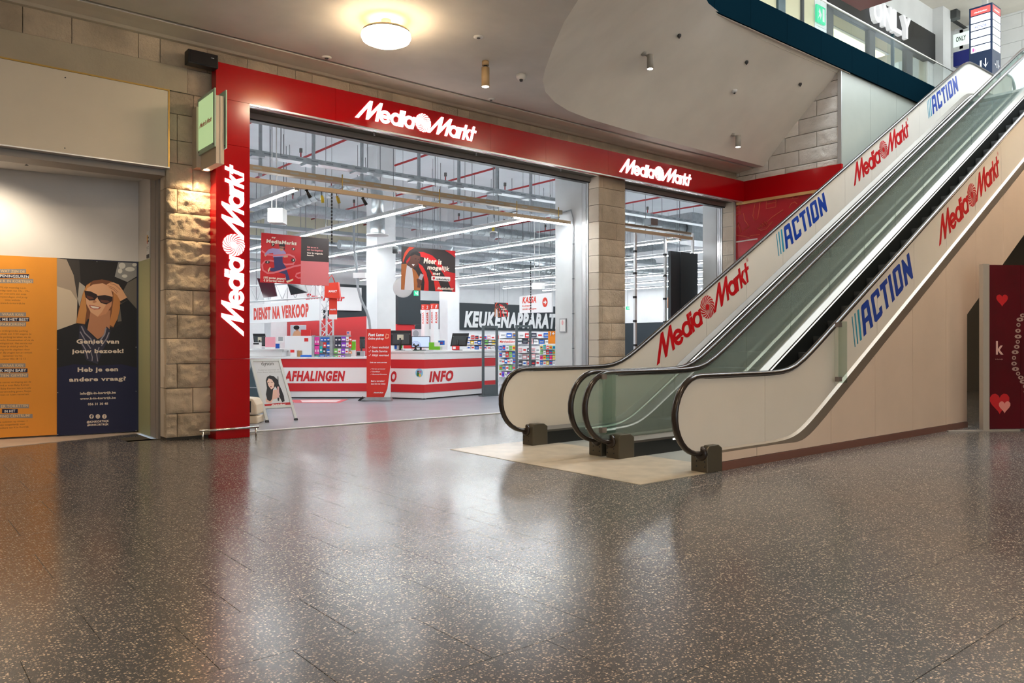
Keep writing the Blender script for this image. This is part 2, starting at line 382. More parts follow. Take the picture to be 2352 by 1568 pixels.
mat('red_mural', (0.47, 0.004, 0.01), 0.4)
mat('gold', (0.62, 0.40, 0.16), 0.35, 0.8)
mat('grey_bar', (0.33, 0.29, 0.25), 0.5)
mat('alu', (0.60, 0.60, 0.60), 0.35, 0.9)
mat('steel', (0.62, 0.60, 0.56), 0.22, 1.0)
mat('white_paint', (0.8, 0.8, 0.79), 0.5)
mat('black', (0.012, 0.012, 0.013), 0.45)
mat('petrol', (0.0022, 0.011, 0.017), 0.5, spec=0.0)
mat('grey_green', (0.36, 0.38, 0.33), 0.3, var=0.03)
mat('concrete', (0.62, 0.64, 0.65), 0.8, var=0.06, vscale=2.0)

def stone_block(name, x0, x1, z0, z1, Y, amp, parent, m, axis='Y', nx=None, nz=None, gap=0.004, seed=0, depth=0.12):
    """one laid stone with a split face; joints stay recessed between neighbours"""
    w = x1 - x0; h = z1 - z0; nx = nx or max(3, int(w / 0.045)); nz = nz or max(3, int(h / 0.045)); mb = MB(); g = []
    for j in range(nz + 1):
        for i in range(nx + 1):
            a = gap + (w - 2 * gap) * i / nx; c = gap + (h - 2 * gap) * j / nz
            e = min(i, nx - i, j, nz - j); k = 0.0 if e == 0 else (0.75 if e == 1 else 1.0)
            p = Vector((x0 + a, z0 + c, seed * 3.7))
            q = Vector((p.x * 3.2 + 0.6 * noise.noise(p * 6.0), p.y * 5.0 + 1.2 * p.x, p.z)); vo = noise.voronoi(q * 1.3)[0]
            f = 0.30 + 0.60 * noise.noise(q) + 0.60 * (vo[1] - vo[0]) + 0.36 * noise.fractal(p * 13.0, 0.55, 2.2, 5)
            d = amp * max(0.05, f) * k
            g.append((x0 + a, z0 + c, d))
    P = (lambda a, c, d: (a, Y - d, c)) if axis == 'Y' else (lambda a, c, d: (Y - d, a, c))
    vs = [P(a, c, d) for a, c, d in g]; W = nx + 1; fs = []
    for j in range(nz):
        for i in range(nx): fs.append((j * W + i, j * W + i + 1, (j + 1) * W + i + 1, (j + 1) * W + i))
    mb.add(vs, fs, True); mb.nomerge = True
    rim = [i for i in range(W)] + [j * W + nx for j in range(1, nz + 1)] + [nz * W + i for i in range(nx - 1, -1, -1)] + [j * W for j in range(nz - 1, 0, -1)]
    vs = [P(*g[i]) for i in rim] + [P(g[i][0], g[i][1], -depth) for i in rim]; n = len(rim); fs = [(k, (k + 1) % n, n + (k + 1) % n, n + k) for k in range(n)]
    mb.add(vs, fs, False); return mb.build(name, m, parent)

# ---- floor of the mall: tiles on a bed
fl = MB().box(-8, 30, -8, 11.12, -0.10, -0.004).box(-8, 2.9, 11.0, 12.6, -0.10, -0.004).build('floor', 'grout'); struct(fl)
tiles = []
def visible(x, y, m=60):
    d = x * CA + y * SA
    if d < 1.5: return False
    u = CX + FPX * (x * SA - y * CA) / d; v = CY + FPX * H / d
    return -m < u < 2352 + m and v < 1568 + m
rows = [4.91 + 0.6 * k for k in range(-7, 12)]
for r, y0 in enumerate(rows):
    y1 = y0 + 0.6; par = (r - 7) % 2
    y1 = min(y1, 11.9)
    for side in (0, 1):
        off = (0.17 if par == 0 else 0.467) if side == 0 else (0.31 if par == 0 else 0.015)
        xs = [off + 0.6 * k for k in range(-12, 60)]
        lo, hi = (-6, 3.39) if side == 0 else (3.39, 24)
        cuts = [lo] + [x for x in xs if lo + 0.05 < x < hi - 0.05] + [hi]
        for a, b in zip(cuts, cuts[1:]):
            cx, cy = (a + b) / 2, (y0 + y1) / 2
            if not any(visible(x, y) for x in (a, cx, b) for y in (y0, cy, y1)): continue
            segs = [(a, b, y0, y1)]
            out = []
            for (A, B, C, D) in segs:
                if C > 10.5 and B > 2.97: continue          # under the shop fronts
                if D > 11.15 and A > 2.9: continue
                D2 = min(D, 11.12) if A > 2.9 else D
                px0, px1, py0, py1 = 5.39, 13.0, 4.69, 7.70        # landing plate and escalator pit
                if A >= px0 and B <= px1 + 0.6 and C >= py0 and D2 <= py1: continue
                if B > px0 and A < px1 and D2 > py0 and C < py1:
                    if C < py0: out.append((A, B, C, py0))
                    if D2 > py1: out.append((A, B, py1, D2))
                    if A < px0: out.append((A, px0, max(C, py0), min(D2, py1)))
                else: out.append((A, B, C, D2))
            tiles += out
def tdist(t): return math.hypot((t[0] + t[1]) / 2, (t[2] + t[3]) / 2)
tiles = [t for t in tiles if t[1] - t[0] > 0.02 and t[3] - t[2] > 0.02]; tiles.sort(key=tdist)
TM = {}
rest = MB()
for i, (a, b, c, d) in enumerate(tiles):
    g = 0.0012; w, l = round(b - a - 2 * g, 3), round(d - c - 2 * g, 3)
    if i < 300:
        k = (w, l)
        if k not in TM:
            mb = MB(); e = 0.0012
            vs = [(-w / 2, -l / 2, -0.012), (w / 2, -l / 2, -0.012), (w / 2, l / 2, -0.012), (-w / 2, l / 2, -0.012), (-w / 2, -l / 2, -e), (w / 2, -l / 2, -e), (w / 2, l / 2, -e), (-w / 2, l / 2, -e),
                  (-w / 2 + e, -l / 2 + e, 0), (w / 2 - e, -l / 2 + e, 0), (w / 2 - e, l / 2 - e, 0), (-w / 2 + e, l / 2 - e, 0)]
            fs = [(8, 9, 10, 11)] + [(q, (q + 1) % 4, 4 + (q + 1) % 4, 4 + q) for q in range(4)] + [(4 + q, 4 + (q + 1) % 4, 8 + (q + 1) % 4, 8 + q) for q in range(4)]
            mb.add([Vector(p) + Vector(((a + b) / 2, (c + d) / 2, 0)) for p in vs], fs)
            o = mb.build('floor_tile', 'terrazzo', None, base=((a + b) / 2, (c + d) / 2, 0)); lc = o.location.copy(); o.parent = fl; o.location = lc - wloc(fl); TM[k] = o
        else: part_copy(TM[k], 'floor_tile', fl, ((a + b) / 2, (c + d) / 2, 0))
    else: rest.box(a + g, b - g, c + g, d - g, -0.012, 0)
if rest.v: rest.build('far_floor_tiles', 'terrazzo', fl, kind='stuff')
struct(MB().box(-8, 30, -8, 0.70, -0.02, -0.0005).build('floor_near', 'terrazzo'))
# kerb in front of the hoarding
KA, KB, KC, KD = pG(-40, 1032), pG(332, 993.5), pG(322, 992), pG(-40, 1012)
struct(MB().prism([[(p.x, p.y) for p in (KA, KB, KC + Vector((0, .2, 0)), KD + Vector((0, .2, 0)))]], lambda a, b, d: Vector((a, b, d)), -0.01, 0.006).build('trim_1', 'kerb'))
# shop floor and threshold
struct(MB().box(3.02, 28, 11.12, 12.75, -0.06, 0.0).box(-6, 28, 12.75, 28.2, -0.06, 0.0).build('floor_shop', 'store_floor'))
struct(MB().box(3.99, 15.6, 11.085, 11.14, -0.02, 0.003).build('trim_2', 'white_line'))

# ---- left and centre stone wall
wl = MB().box(2.99, 3.60, YW + 0.06, 11.15, 0, 5.3).box(-6, 16.2, YW + 0.06, 11.15, 4.58, 5.3).box(11.07 + .02, 11.83, YW + .06, 11.0, 0, 4.6).build('wall_front', 'grout'); struct(wl)
zc = [0.04, 0.353, 0.69, 1.009, 1.346, 1.66, 1.986, 2.329, 2.65, 3.003, 3.317, 3.654, 3.956, 4.305, 4.596, 4.933]
vj = {0: 3.11, 1: 3.31, 2: 3.11, 4: 3.11, 5: 3.31, 8: None, 9: 3.11, 10: 3.31, 11: 3.11, 12: 3.11, 13: 3.32, 14: 3.27}
k = 0
for i in range(len(zc) - 1):
    xs = [2.97] + ([vj[i]] if vj.get(i) else []) + [3.56]
    if i == 14: xs = [3.235, 3.56]
    for a, b in zip(xs, xs[1:]):
        k += 1; stone_block('stone_block', a, b, zc[i], zc[i + 1], YW, 0.055 if i < 11 else 0.022, wl, 'sandstone', nx=max(5, int((b - a) / 0.018)), nz=18, seed=k)
# side of the column towards the shuttered shop
for i in range(0, 14, 2):
    stone_block('stone_block', YW + 0.02, 10.98, zc[i], zc[min(i + 2, 14)] if i + 2 < 14 else 3.58, 2.975, 0.003, wl, 'sandstone_smooth', axis='X', nx=3, nz=3, seed=i)
# top course under the ceiling
tj = [-260, -120, 52, 165, 318, 368, 476, 568, 637, 679, 717, 803, 868, 901, 993, 1051, 1078, 1143, 1218, 1265, 1303, 1354, 1403, 1442, 1551, 1616, 1650, 1700]
tx = [-3.0] + [pY(u, 100, YW).x for u in tj[1:]] + [XR]
for a, b in zip(tx, tx[1:]):
    k += 1; stone_block('stone_block', a, b, 4.933, 5.27, YW, 0.022 if a < 3.6 else 0.014, wl, 'sandstone', nx=max(4, int((b - a) / 0.05)), nz=7, seed=k)
struct(MB().box(-3, 3.232, YW - 0.012, YW + .1, 4.60, 4.931).build('trim_3', 'lintel_stone'))
# stone pier between the two openings
pz = [0.0 + 0.335 * i for i in range(14)] + [4.6]
pv = {13: None}
for i in range(len(pz) - 1):
    xs = [11.072] + ([11.072 + random.choice((0.1, 0.12, 0.5, 0.35))] if i % 3 else []) + [11.833]
    for a, b in zip(xs, xs[1:]):
        k += 1; stone_block('stone_block', a, b, pz[i], pz[i + 1], YW, 0.03, wl, 'sandstone', nx=max(4, int((b - a) / 0.03)), nz=10, seed=k)
    stone_block('stone_block', YW + .01, 10.99, pz[i], pz[i + 1], 11.074, 0.002, wl, 'sandstone_smooth', axis='X', nx=3, nz=3, seed=k)
    stone_block('stone_block', YW + .01, 11.02, pz[i], pz[i + 1], 15.60, 0.002, wl, 'sandstone_smooth', axis='X', nx=3, nz=3, seed=k)
struct(MB().box(15.62, 16.2, YW, 11.6, 0, 4.6).box(11.1, 11.8, 11.0, 12.0, 0, 6.2).build('wall_inner', 'concrete'))
# shutter guides and lintel bars of the shop front
for n_, (X, y0, y1) in enumerate(((11.074, 10.99, 11.165), (15.60, 11.02, 11.165), (2.972, 11.02, 11.40))):
    gx = thing('shutter_guide', ['tall aluminium shutter guide beside the stone pier of the wide entrance', 'tall aluminium shutter guide at the right end of the narrow opening', 'brown grey shutter guide between orange poster shop and rough stone column'][n_], 'shutter guide', (X, y0, 0))
    zt = 4.5 if n_ < 2 else 3.58; mm = 'alu' if n_ < 2 else 'grey_bar'
    w = (y1 - y0) / 3
    for q in range(3): MB().box(X - 0.012 - 0.006 * (q % 2), X + 0.02, y0 + q * w + 0.004, y0 + (q + 1) * w - 0.004, 0, zt).build('guide_rail', mm, gx)
    MB().box(X + 0.005, X + 0.04, y0 + 0.01, y1 + 0.02, 0, zt).build('guide_channel', 'black', gx)
for n_, (xa, xb) in enumerate(((3.99, 11.10), (11.80, 15.62))):
    sh = thing('roller_shutter', ['brown grey roller shutter bar above the wide shop entrance', 'brown grey roller shutter bar above the narrow shop opening'][n_], 'shutter', (xa, 10.98, 4.4))
    MB().box(xa, xb, 10.93, 11.09, 4.50, 4.585).build('bottom_bar', 'grey_bar', sh)
    MB().box(xa, xb, 10.95, 11.08, 4.48, 4.50).build('rubber_seal', 'black', sh)
    struct(MB().box(xa, xb, YS + 0.02, 10.95, 4.585, 4.62).build('trim_soffit', 'mould'))

# ---- ceiling
CUR = [(5.75, -8), (5.75, 3.0), (5.9, 5.2), (6.12, 6.0), (6.375, 6.5), (6.68, 7.06), (7.165, 7.8), (7.63, 8.47), (7.91, 8.83), (8.31, 9.22), (8.816, 9.53), (9.3, 9.72), (9.9, 9.83), (11.0, 9.90), (12.6, 9.94), (14.2, 9.96), (XR, 9.97)]
UPE = [(9.1, -8), (9.1, 3.0), (9.12, 4.6), (9.2, 5.6), (9.35, 6.3), (9.6, 6.9), (9.95, 7.4), (10.4, 7.75), (10.9, 7.98), (11.4, 8.09), (11.9, YG), (12.3, YG), (12.8, YG), (13.4, YG), (14.1, YG), (14.9, YG), (XR, YG)]
ce = MB(); poly = [(-8, -8)] + CUR + [(XR, 10.16), (-8, 10.16)]
ce.prism([poly], lambda a, b, d: Vector((a, b, d)), ZC, ZC + 0.12)
cl = ce.build('ceiling', 'plaster'); struct(cl)
sf = MB(); N = 10; vs = []; fs = []
for i, ((a, b), (c, d)) in enumerate(zip(CUR, UPE)):
    for j in range(N + 1):
        t = j / N; bl = math.sin(t * math.pi) * 0.05
        vs.append((a + (c - a) * t, b + (d - b) * t, ZC + (7.02 - ZC) * (t - 0.0) + bl))
for i in range(len(CUR) - 1):
    for j in range(N): q = i * (N + 1) + j; fs.append((q, q + 1, q + N + 2, q + N + 1))
sf.add(vs, fs, True); so = sf.build('ceiling_soffit', 'plaster_soffit'); struct(so)
mo = MB(); prof = [(10.74, 5.25), (10.62, 5.245), (10.56, 5.265), (10.40, 5.285), (10.23, 5.295), (10.22, 5.40), (10.74, 5.40)]
mo.prism([prof], lambda a, b, d: Vector((d, a, b)), -8, XR + .3); struct(mo.build('trim_4', 'mould'))
struct(MB().box(-8, XR, 10.15, 10.23, 5.36, 5.40).build('trim_5', 'dark_slot'))
struct(MB().box(-8, XR, 10.185, 10.195, 5.305, 5.33).build('trim_6', 'alu'))
# upper slab above the flat ceiling so daylight only enters through the atrium
struct(MB().box(-8.2, 9.0, -8.2, 8.0, 6.9, 7.12).box(-8.2, XR + 14, 8.2, 12.4, 6.95, ZF).build('floor_upper', 'plaster'))
struct(MB().box(-8.3, -8.0, -8, 12, 0, 7).build('wall_left', 'plaster')); struct(MB().box(9.0, 29.2, -8.3, -8.0, 0, 7.1).box(-8, 9.0, -8.3, -8.0, 4.4, 7.0).build('wall_back', 'plaster'))

struct(MB().box(9.1, 29, -8.2, 4.0, 7.02, 7.2).build('ceiling_near', 'plaster_soffit')); struct(MB().box(29, 29.2, -8.2, 8, 0, 7.1).build('wall_far_right', 'plaster'))
struct(MB().box(9.1, 29, 4.0, 4.06, 7.0, 7.57).build('trim_8', 'petrol'))
# ---- right hand wall with stone triangle
wr = MB().box(XR + 0.06, XR + 0.3, YG, 11.2, 0, 7.0).build('wall_right', 'grout'); struct(wr)
rz = [5.03, 5.17, 5.5, 5.83, 6.16, 6.49, 6.82, 7.0]
for i in range(len(rz) - 1):
    ys = sorted({YG, 10.7} | {YG + 0.55 + 0.42 * (i % 2) + 0.75 * q for q in range(3)})
    for a, b in zip(ys, ys[1:]):
        k += 1; stone_block('stone_block', a, b, rz[i], rz[i + 1], XR, 0.022, wr, 'sandstone_pale', axis='X', nx=max(4, int((b - a) / 0.035)), nz=10, seed=k, gap=0.007)
# ---- grey-green panel wall below the gallery edge
wp = MB().box(XR - 0.0, 30, YG + 0.02, YG + 0.2, 0, 7.0).build('wall_gallery', 'grout'); struct(wp)
pj = [XR - 0.03] + [pY(u, 200, YG).x for u in (1998, 2058)] + [20.2, 22.0]
for a, b in zip(pj, pj[1:]): MB().box(a + .004, b - .004, YG - 0.01, YG + 0.03, 0, 7.0).build('wall_panel', 'grey_green', wp)
MB().box(XR - 0.04, XR - 0.015, YG - 0.015, YG + 0.06, 0, 7.0).build('corner_trim', 'alu', wp)
# ================================================================ RED SHOP PORTAL, SIGNS, MALL FIXTURES
mat('led_white', (0.9, 0.9, 0.9), 0.4, emit=(1.0, 0.98, 0.97), es=1.5)
mat('black_gloss', (0.01, 0.01, 0.012), 0.25)
mat('lamp_grey', (0.34, 0.31, 0.26), 0.5); mat('lamp_tan', (0.42, 0.29, 0.15), 0.5)
po = thing('shop_portal', 'glossy red lacquered portal framing the electronics shop entrance', 'portal', (3.75, YS, 0))
pzs = [0.0, 1.07, 3.95, 4.555]
for a, b in zip(pzs, pzs[1:]): MB().box(3.53, 3.985, YS, 10.92, a + .002, b - .002).build('pillar_panel', 'red_lacquer', po)
fx = [3.53] + [pY(u, 300, YS).x for u in (771, 1127, 1254, 1397)] + [13.2, XR]
for a, b in zip(fx, fx[1:]): MB().box(a + .0015, b - .0015, YS, 10.62, 4.557, 5.03).build('fascia_panel', 'red_lacquer', po)
MB().box(3.985, XR - .01, YS + .002, YS + .03, 4.535, 4.555).build('edge_strip', 'alu', po)
MB().box(3.535, 3.98, YS + .01, 10.9, 0.0, 0.02).build('foot', 'black', po)
rf = MB().box(XR - 0.05, XR + 0.03, YG - .02, YS - .002, 4.565, 5.03).build('return_fascia', 'red_lacquer', po)
MB().box(XR - 0.07, XR + 0.03, YG - .02, YS + .2, 4.50, 4.562).build('gold_trim', 'gold', po)
# illuminated letters
def lit_logo(fr, w, label):
    t = thing('illuminated_sign', label, 'sign', fr(w / 2, 0, 0)); mm_logo(fr, 0, 0, w, 'led_white', t, 0.008, 0.016); return t
a = pY(814.5, 270, YS); b = pY(1093.5, 300, YS)
lit_logo(frame((a.x, YS, (a.z + pY(1084, 325, YS).z) / 2), (1, 0, 0), (0, 0, 1), (0, -1, 0)), b.x - a.x, 'large white illuminated shop name on the red fascia above wide entrance')
a = pY(1421.6, 395.5, YS); b = pY(1587, 403, YS)
lit_logo(frame((a.x, YS, (a.z + pY(1580, 427, YS).z) / 2), (1, 0, 0), (0, 0, 1), (0, -1, 0)), b.x - a.x, 'smaller white illuminated shop name above the narrow right opening')
a = pY(559.6, 772, YS); b = pY(559.6, 382.5, YS)
lit_logo(frame((a.x, YS, a.z), (0, 0, 1), (-1, 0, 0), (0, -1, 0)), b.z - a.z, 'white illuminated shop name running up the red pillar')
# mural on the right wall
mu = thing('wall_mural', 'red wall graphic with pale outline drawings beside the narrow opening', 'mural', (XR, 9.4, 0))
MB().box(XR + .0, XR + .05, YG, 10.72, 0, 4.5).build('mural_panel', 'red_mural', mu)
mat('mural_line', (0.72, 0.12, 0.06), 0.5); mat('mural_white', (0.8, 0.7, 0.65), 0.5)
MF = lambda a, b, d=0.0: Vector((XR - d, a, b))
def mpts(P): return [(q.y, q.z) for q in (pX(1400 + x * .2679, 380 + y * .2679, XR) for x, y in P)]
for P in ([(1385, 235), (1370, 262), (1350, 290), (1345, 370), (1425, 355), (1430, 300), (1410, 250), (1400, 232)], [(1345, 330), (1425, 316)], [(1346, 300), (1428, 285)],
          [(1265, 265), (1240, 370), (1230, 430), (1245, 470), (1270, 455), (1280, 400), (1295, 300), (1297, 262)],
          [(1490, 380), (1400, 440), (1350, 485), (1355, 510), (1330, 482), (1335, 520), (1310, 495), (1315, 530), (1290, 507), (1300, 528), (1270, 540), (1300, 556), (1345, 545), (1400, 480)],
          [(1470, 205), (1450, 275), (1540, 285), (1620, 280), (1612, 215)], [(1520, 200), (1515, 280)], [(1575, 200), (1572, 282)], [(1665, 190), (1672, 240), (1685, 240), (1688, 185)],
          [(1540, 365), (1560, 325), (1590, 312), (1610, 330)], [(1085, 370), (1100, 355), (1112, 325), (1125, 395), (1088, 388)], [(1088, 530), (1105, 490), (1130, 572)],
          [(1150, 408), (1160, 470), (1197, 522), (1150, 560)], [(1085, 425), (1130, 410)], [(1085, 598), (1150, 606), (1200, 622), (1212, 602), (1290, 592)], [(1085, 318), (1120, 315), (1160, 285)]):
    MB().tube([MF(a_, b_, .002) for a_, b_ in mpts(P)], .01, 6).build('outline_drawing', 'mural_line', mu)
MB().flat([thick(mpts([(1083, 656), (1270, 628)]), 0.03)], MF, 0.005).build('white_stripe', 'mural_white', mu)

# ---- ceiling lamp: opal disc with a warm wash on the ceiling
mat('opal', (0.9, 0.88, 0.8), 0.4, emit=(1.0, 0.78, 0.54), es=38.0); mat('opal_warm', (0.9, 0.8, 0.6), 0.4, emit=(1.0, 0.56, 0.16), es=17.0)
mat('lamp_canopy', (0.6, 0.55, 0.45), 0.5)
mat('opal_high', (0.9, 0.88, 0.8), 0.4, emit=(1.0, 0.80, 0.58), es=62.0)  # stronger glow for the added lamps that brighten the soffit
def disc_lamp(x, y, label, ZC=ZC):
    t = thing('ceiling_lamp', label, 'ceiling lamp', (x, y, ZC - 0.3), 'opal ceiling lamps')
    R = 0.31
    MB().lathe((x, y, ZC - 0.24), [(0.0, -0.065), (0.12, -0.062), (0.22, -0.045), (0.29, -0.012), (R, 0.03), (0.302, 0.065)], 24).build('glass_body', 'opal' if ZC < 6 else 'opal_high', t)
    MB().lathe((x, y, ZC - 0.24), [(0.303, 0.066), (0.29, 0.10), (0.25, 0.115), (0.20, 0.118)], 36).build('rim', 'lamp_canopy', t)
    MB().lathe((x, y, ZC - 0.122), [(0.0, 0), (0.20, 0), (0.19, 0.012), (0.0, 0.012)], 28).build('upper_diffuser', 'opal_warm', t)
    MB().lathe((x, y, ZC - 0.11), [(0.0, 0), (0.06, 0), (0.06, 0.11), (0.0, 0.11)], 16).build('canopy', 'lamp_canopy', t)
    return t
lp = pG(887, 85, ZC - 0.21)
disc_lamp(lp.x, lp.y, 'round opal ceiling lamp glowing warm above the shop entrance')
for x, y, wd_ in ((4.6, 3.6, 'middle'), (0.3, 3.6, 'middle left'), (4.6, -1.3, 'near'), (0.3, -1.3, 'near left'), (-4.3, 3.6, 'outer left'), (4.6, -6.0, 'rear'), (0.3, -6.0, 'rear left')):
    disc_lamp(x, y, 'added unseen opal ceiling lamp above the ' + wd_ + ' part of the mall floor')  # out-of-view lamps added to brighten and warm the mall side
for x, wd_ in ((10.8, 'first'), (13.8, 'second'), (16.8, 'third'), (19.8, 'fourth')): disc_lamp(x, 2.2, 'added unseen opal ceiling lamp under the near gallery, ' + wd_ + ' of four', 7.02)  # unseen lamps added to light the soffit and the near cladding
# ---- cylinder downlights
from mathutils.bvhtree import BVHTree
_bv = BVHTree.FromObject(so, bpy.context.evaluated_depsgraph_get())
def pS(u, v):
    d = (pD(u, v, 10) - Vector((0, 0, H))).normalized(); o = Vector((0, 0, H)) - so.location
    h = _bv.ray_cast(o, d); return (h[0] + so.location) if h[0] else pG(u, v, ZC)
mat('lens', (0.9, 0.9, 0.9), 0.3, emit=(1.0, 0.92, 0.78), es=14.0)
def downlight(top, m, label, side=False, L=0.26, R=0.05, power=35):
    t = thing('downlight', label, 'downlight', top - Vector((0, 0, L + .06)))
    c = top + (Vector((0.09, -0.07, -0.02)) if side else Vector((0, 0, -0.09)))
    z0 = c.z
    MB().cyl((c.x, c.y, z0 - L), (c.x, c.y, z0), R, 20).build('housing', m, t)
    MB().lathe((c.x, c.y, z0 - L - 0.002), [(0.0, 0.0), (R * .86, 0.0), (R * .86, 0.006), (0, 0.006)], 20).build('lens', 'lens', t)
    if side: MB().cyl(top, (c.x, c.y, z0 - .05), 0.018, 8).build('bracket', 'lamp_grey', t); MB().lathe(top - Vector((0, 0, .03)), [(0, 0), (.05, 0), (.05, .05), (0, .05)], 14).build('base_plate', 'lamp_grey', t)
    else: MB().cyl((c.x, c.y, z0), (c.x, c.y, z0 + .03), 0.03, 10).build('neck', 'black', t); MB().cyl((c.x, c.y, z0 + .03), (c.x, c.y, z0 + .095), 0.05, 16).build('base_plate', m, t)
    l = bpy.data.lights.new('downlight_beam', 'SPOT'); l.energy = power; l.color = (1.0, 0.84, 0.62); l.spot_size = 1.3; l.spot_blend = 0.7; l.shadow_soft_size = 0.05
    lo = bpy.data.objects.new('downlight_beam', l); COL.objects.link(lo); lo.parent = t; lo.location = Vector((c.x, c.y, z0 - L - 0.02)) - wloc(t)
    return t
downlight(pG(1115, 141, ZC), 'lamp_tan', 'tan cylinder downlight under the flat ceiling right of the opal lamp', L=0.27, R=0.057, power=60)
downlight(pS(1478, 123), 'lamp_grey', 'grey cylinder downlight in the middle of the sloping soffit', True, 0.24, 0.055)
downlight(pS(1683, 309), 'lamp_grey', 'grey cylinder downlight low on the soffit near the stone corner', True, 0.24, 0.055)
# small ceiling fittings
mat('fit_white', (0.75, 0.73, 0.68), 0.4); mat('fit_dark', (0.06, 0.055, 0.05), 0.5)
def fitting(p, r, h, m, name, label, cat, n=16):
    t = thing(name, label, cat, p - Vector((0, 0, h)))
    MB().lathe(p - Vector((0, 0, h)), [(0, 0), (r * .7, 0), (r, h * .45), (r, h)], n).build('cap', m, t)
    MB().lathe(p - Vector((0, 0, h * 1.4)), [(0, 0), (r * .3, 0), (r * .4, h * .4)], 10).build('sensor', 'fit_dark', t)
fitting(pG(1197, 172, ZC), 0.075, 0.07, 'fit_white', 'smoke_detector', 'white smoke detector on the ceiling beside the tan downlight', 'detector')
fitting(pG(1099, 84, ZC), 0.065, 0.02, 'fit_white', 'ceiling_disc', 'flat round white cap on the ceiling above the tan downlight', 'ceiling fitting')
fitting(pG(750, 131, ZC), 0.07, 0.02, 'fit_white', 'ceiling_disc', 'flat round cap on the ceiling lower left of the opal lamp', 'ceiling fitting')
fitting(pG(1128, 227, ZC), 0.06, 0.02, 'fit_white', 'ceiling_disc', 'flat round cap on the ceiling close to the slot above the fascia', 'ceiling fitting')
for (u, v), w_ in (((1560, 79), 'highest, left of the gallery edge'), ((1715, 140), 'near the middle of the gallery edge'), ((1838, 191), 'nearest the stone triangle')):
    fitting(pS(u, v), 0.035, 0.05, 'fit_dark', 'sprinkler', 'tiny sprinkler head on the sloping soffit, ' + w_, 'sprinkler', 8)
fitting(pS(1687, 206), 0.055, 0.06, 'fit_white', 'ceiling_spot', 'small recessed spot on the soffit above the low downlight', 'spotlight')
for (u, v), w_ in (((859, 303), 'left'), ((1094, 350), 'middle'), ((1288, 388), 'right')):
    p = pG(u, v, 4.585); t = thing('sprinkler', 'small sprinkler under the red fascia soffit, ' + w_ + ' of three', 'sprinkler', p - Vector((0, 0, .06)))
    MB().cyl(p, p - Vector((0, 0, .05)), 0.012, 8).build('stem', 'alu', t); MB().lathe(p - Vector((0, 0, .05)), [(0, 0), (.028, .003), (.028, .006), (0, .006)], 10).build('deflector', 'fit_dark', t)
# ---- black loudspeaker on the stone
t = thing('wall_speaker', 'flat black loudspeaker on the stone above the red pillar corner', 'loudspeaker', (3.33, 10.5, 4.9))
a = pY(424, 117, 10.55); b = pY(493, 152, 10.55)
MB().box(a.x, b.x, 10.40, 10.56, 4.92, 5.10).build('cabinet', 'black', t, bevel=0.012)
MB().box(a.x + .02, b.x - .02, 10.392, 10.402, 4.935, 5.085).build('grille', 'black_gloss', t); MB().box(b.x - .10, b.x - .06, 10.388, 10.393, 5.035, 5.042).build('badge', 'alu', t)
MB().box(3.32, 3.36, 10.56, 10.70, 4.98, 5.04).build('bracket', 'black', t)
# ---- projecting light box
mat('box_cream', (0.62, 0.52, 0.40), 0.45); mat('glow_glass', (0.6, 0.75, 0.5), 0.3, emit=(0.55, 0.80, 0.38), es=0.38); mat('glass_edge', (0.45, 0.62, 0.50), 0.15)
mat('print_red', (0.55, 0.01, 0.02), 0.5); mat('spot_bulb', (1, 1, 1), 0.3, emit=(1.0, 0.8, 0.5), es=30)
t = thing('projecting_sign', 'cream projecting sign box with glowing green panes on the stone column', 'sign', (3.40, 10.3, 3.55))
MB().box(3.355, 3.455, 9.93, 10.52, 3.56, 4.42).build('housing', 'box_cream', t)
MB().box(3.40, 3.408, 9.925, 9.932, 3.56, 4.42).build('seam', 'grey_bar', t)
for sx, nm in ((3.335, 'pane'), (3.475, 'pane')):
    g = MB().box(sx - .008, sx + .008, 9.90, 10.56, 3.76, 4.50).build(nm, 'glass_edge', t)
    q = MB().box(sx - (.0105 if sx < 3.4 else -.0095), sx - (.009 if sx < 3.4 else -.011), 9.96, 10.52, 3.82, 4.46).build('lit_film', 'glow_glass', g)
    for yy in (9.95, 10.51):
        for zz in (3.80,): MB().cyl((sx - .012, yy, zz), (sx + .012, yy, zz), .012, 8).build('stud', 'fit_dark', g)
    if sx < 3.4:
        mb = MB(); mm_logo(frame((sx - .0125, 10.49, 4.10), (0, -1, 0), (0, 0, 1), (-1, 0, 0)), 0, 0, 0.50, None, None, 0.0, None, joined=mb); mb.build('lettering', 'print_red', g)
MB().box(3.30, 3.50, 10.52, 10.72, 3.60, 4.40).build('wall_bracket', 'box_cream', t)
MB().lathe((3.39, 10.40, 3.553), [(0, 0), (.035, 0), (.035, .008), (0, .008)], 14).build('spot_lamp', 'spot_bulb', t)
l = bpy.data.lights.new('column_spot', 'SPOT'); l.energy = 48; l.color = (1.0, 0.74, 0.42); l.spot_size = 2.3; l.spot_blend = 0.9; l.shadow_soft_size = 0.03
lo = bpy.data.objects.new('column_spot', l); COL.objects.link(lo); lo.parent = t; lo.location = Vector((3.33, 10.44, 3.53)) - wloc(t); lo.rotation_euler = (0.10, 0.05, 0)
# ---- low bumper rail in front of the pillar
t = thing('bumper_rail', 'low brushed steel bumper rail around the foot of the red pillar', 'rail', (3.7, 10.3, 0))
p0, p1 = pG(470, 1009), pG(588, 1001)
MB().tube([(3.30, 10.405, 0.135), (4.09, 10.405, 0.135)], 0.017, 10).build('bar', 'steel', t)
for x in (3.345, 4.055): MB().cyl((x, 10.405, 0), (x, 10.405, .125), .014, 10).build('post', 'steel', t)
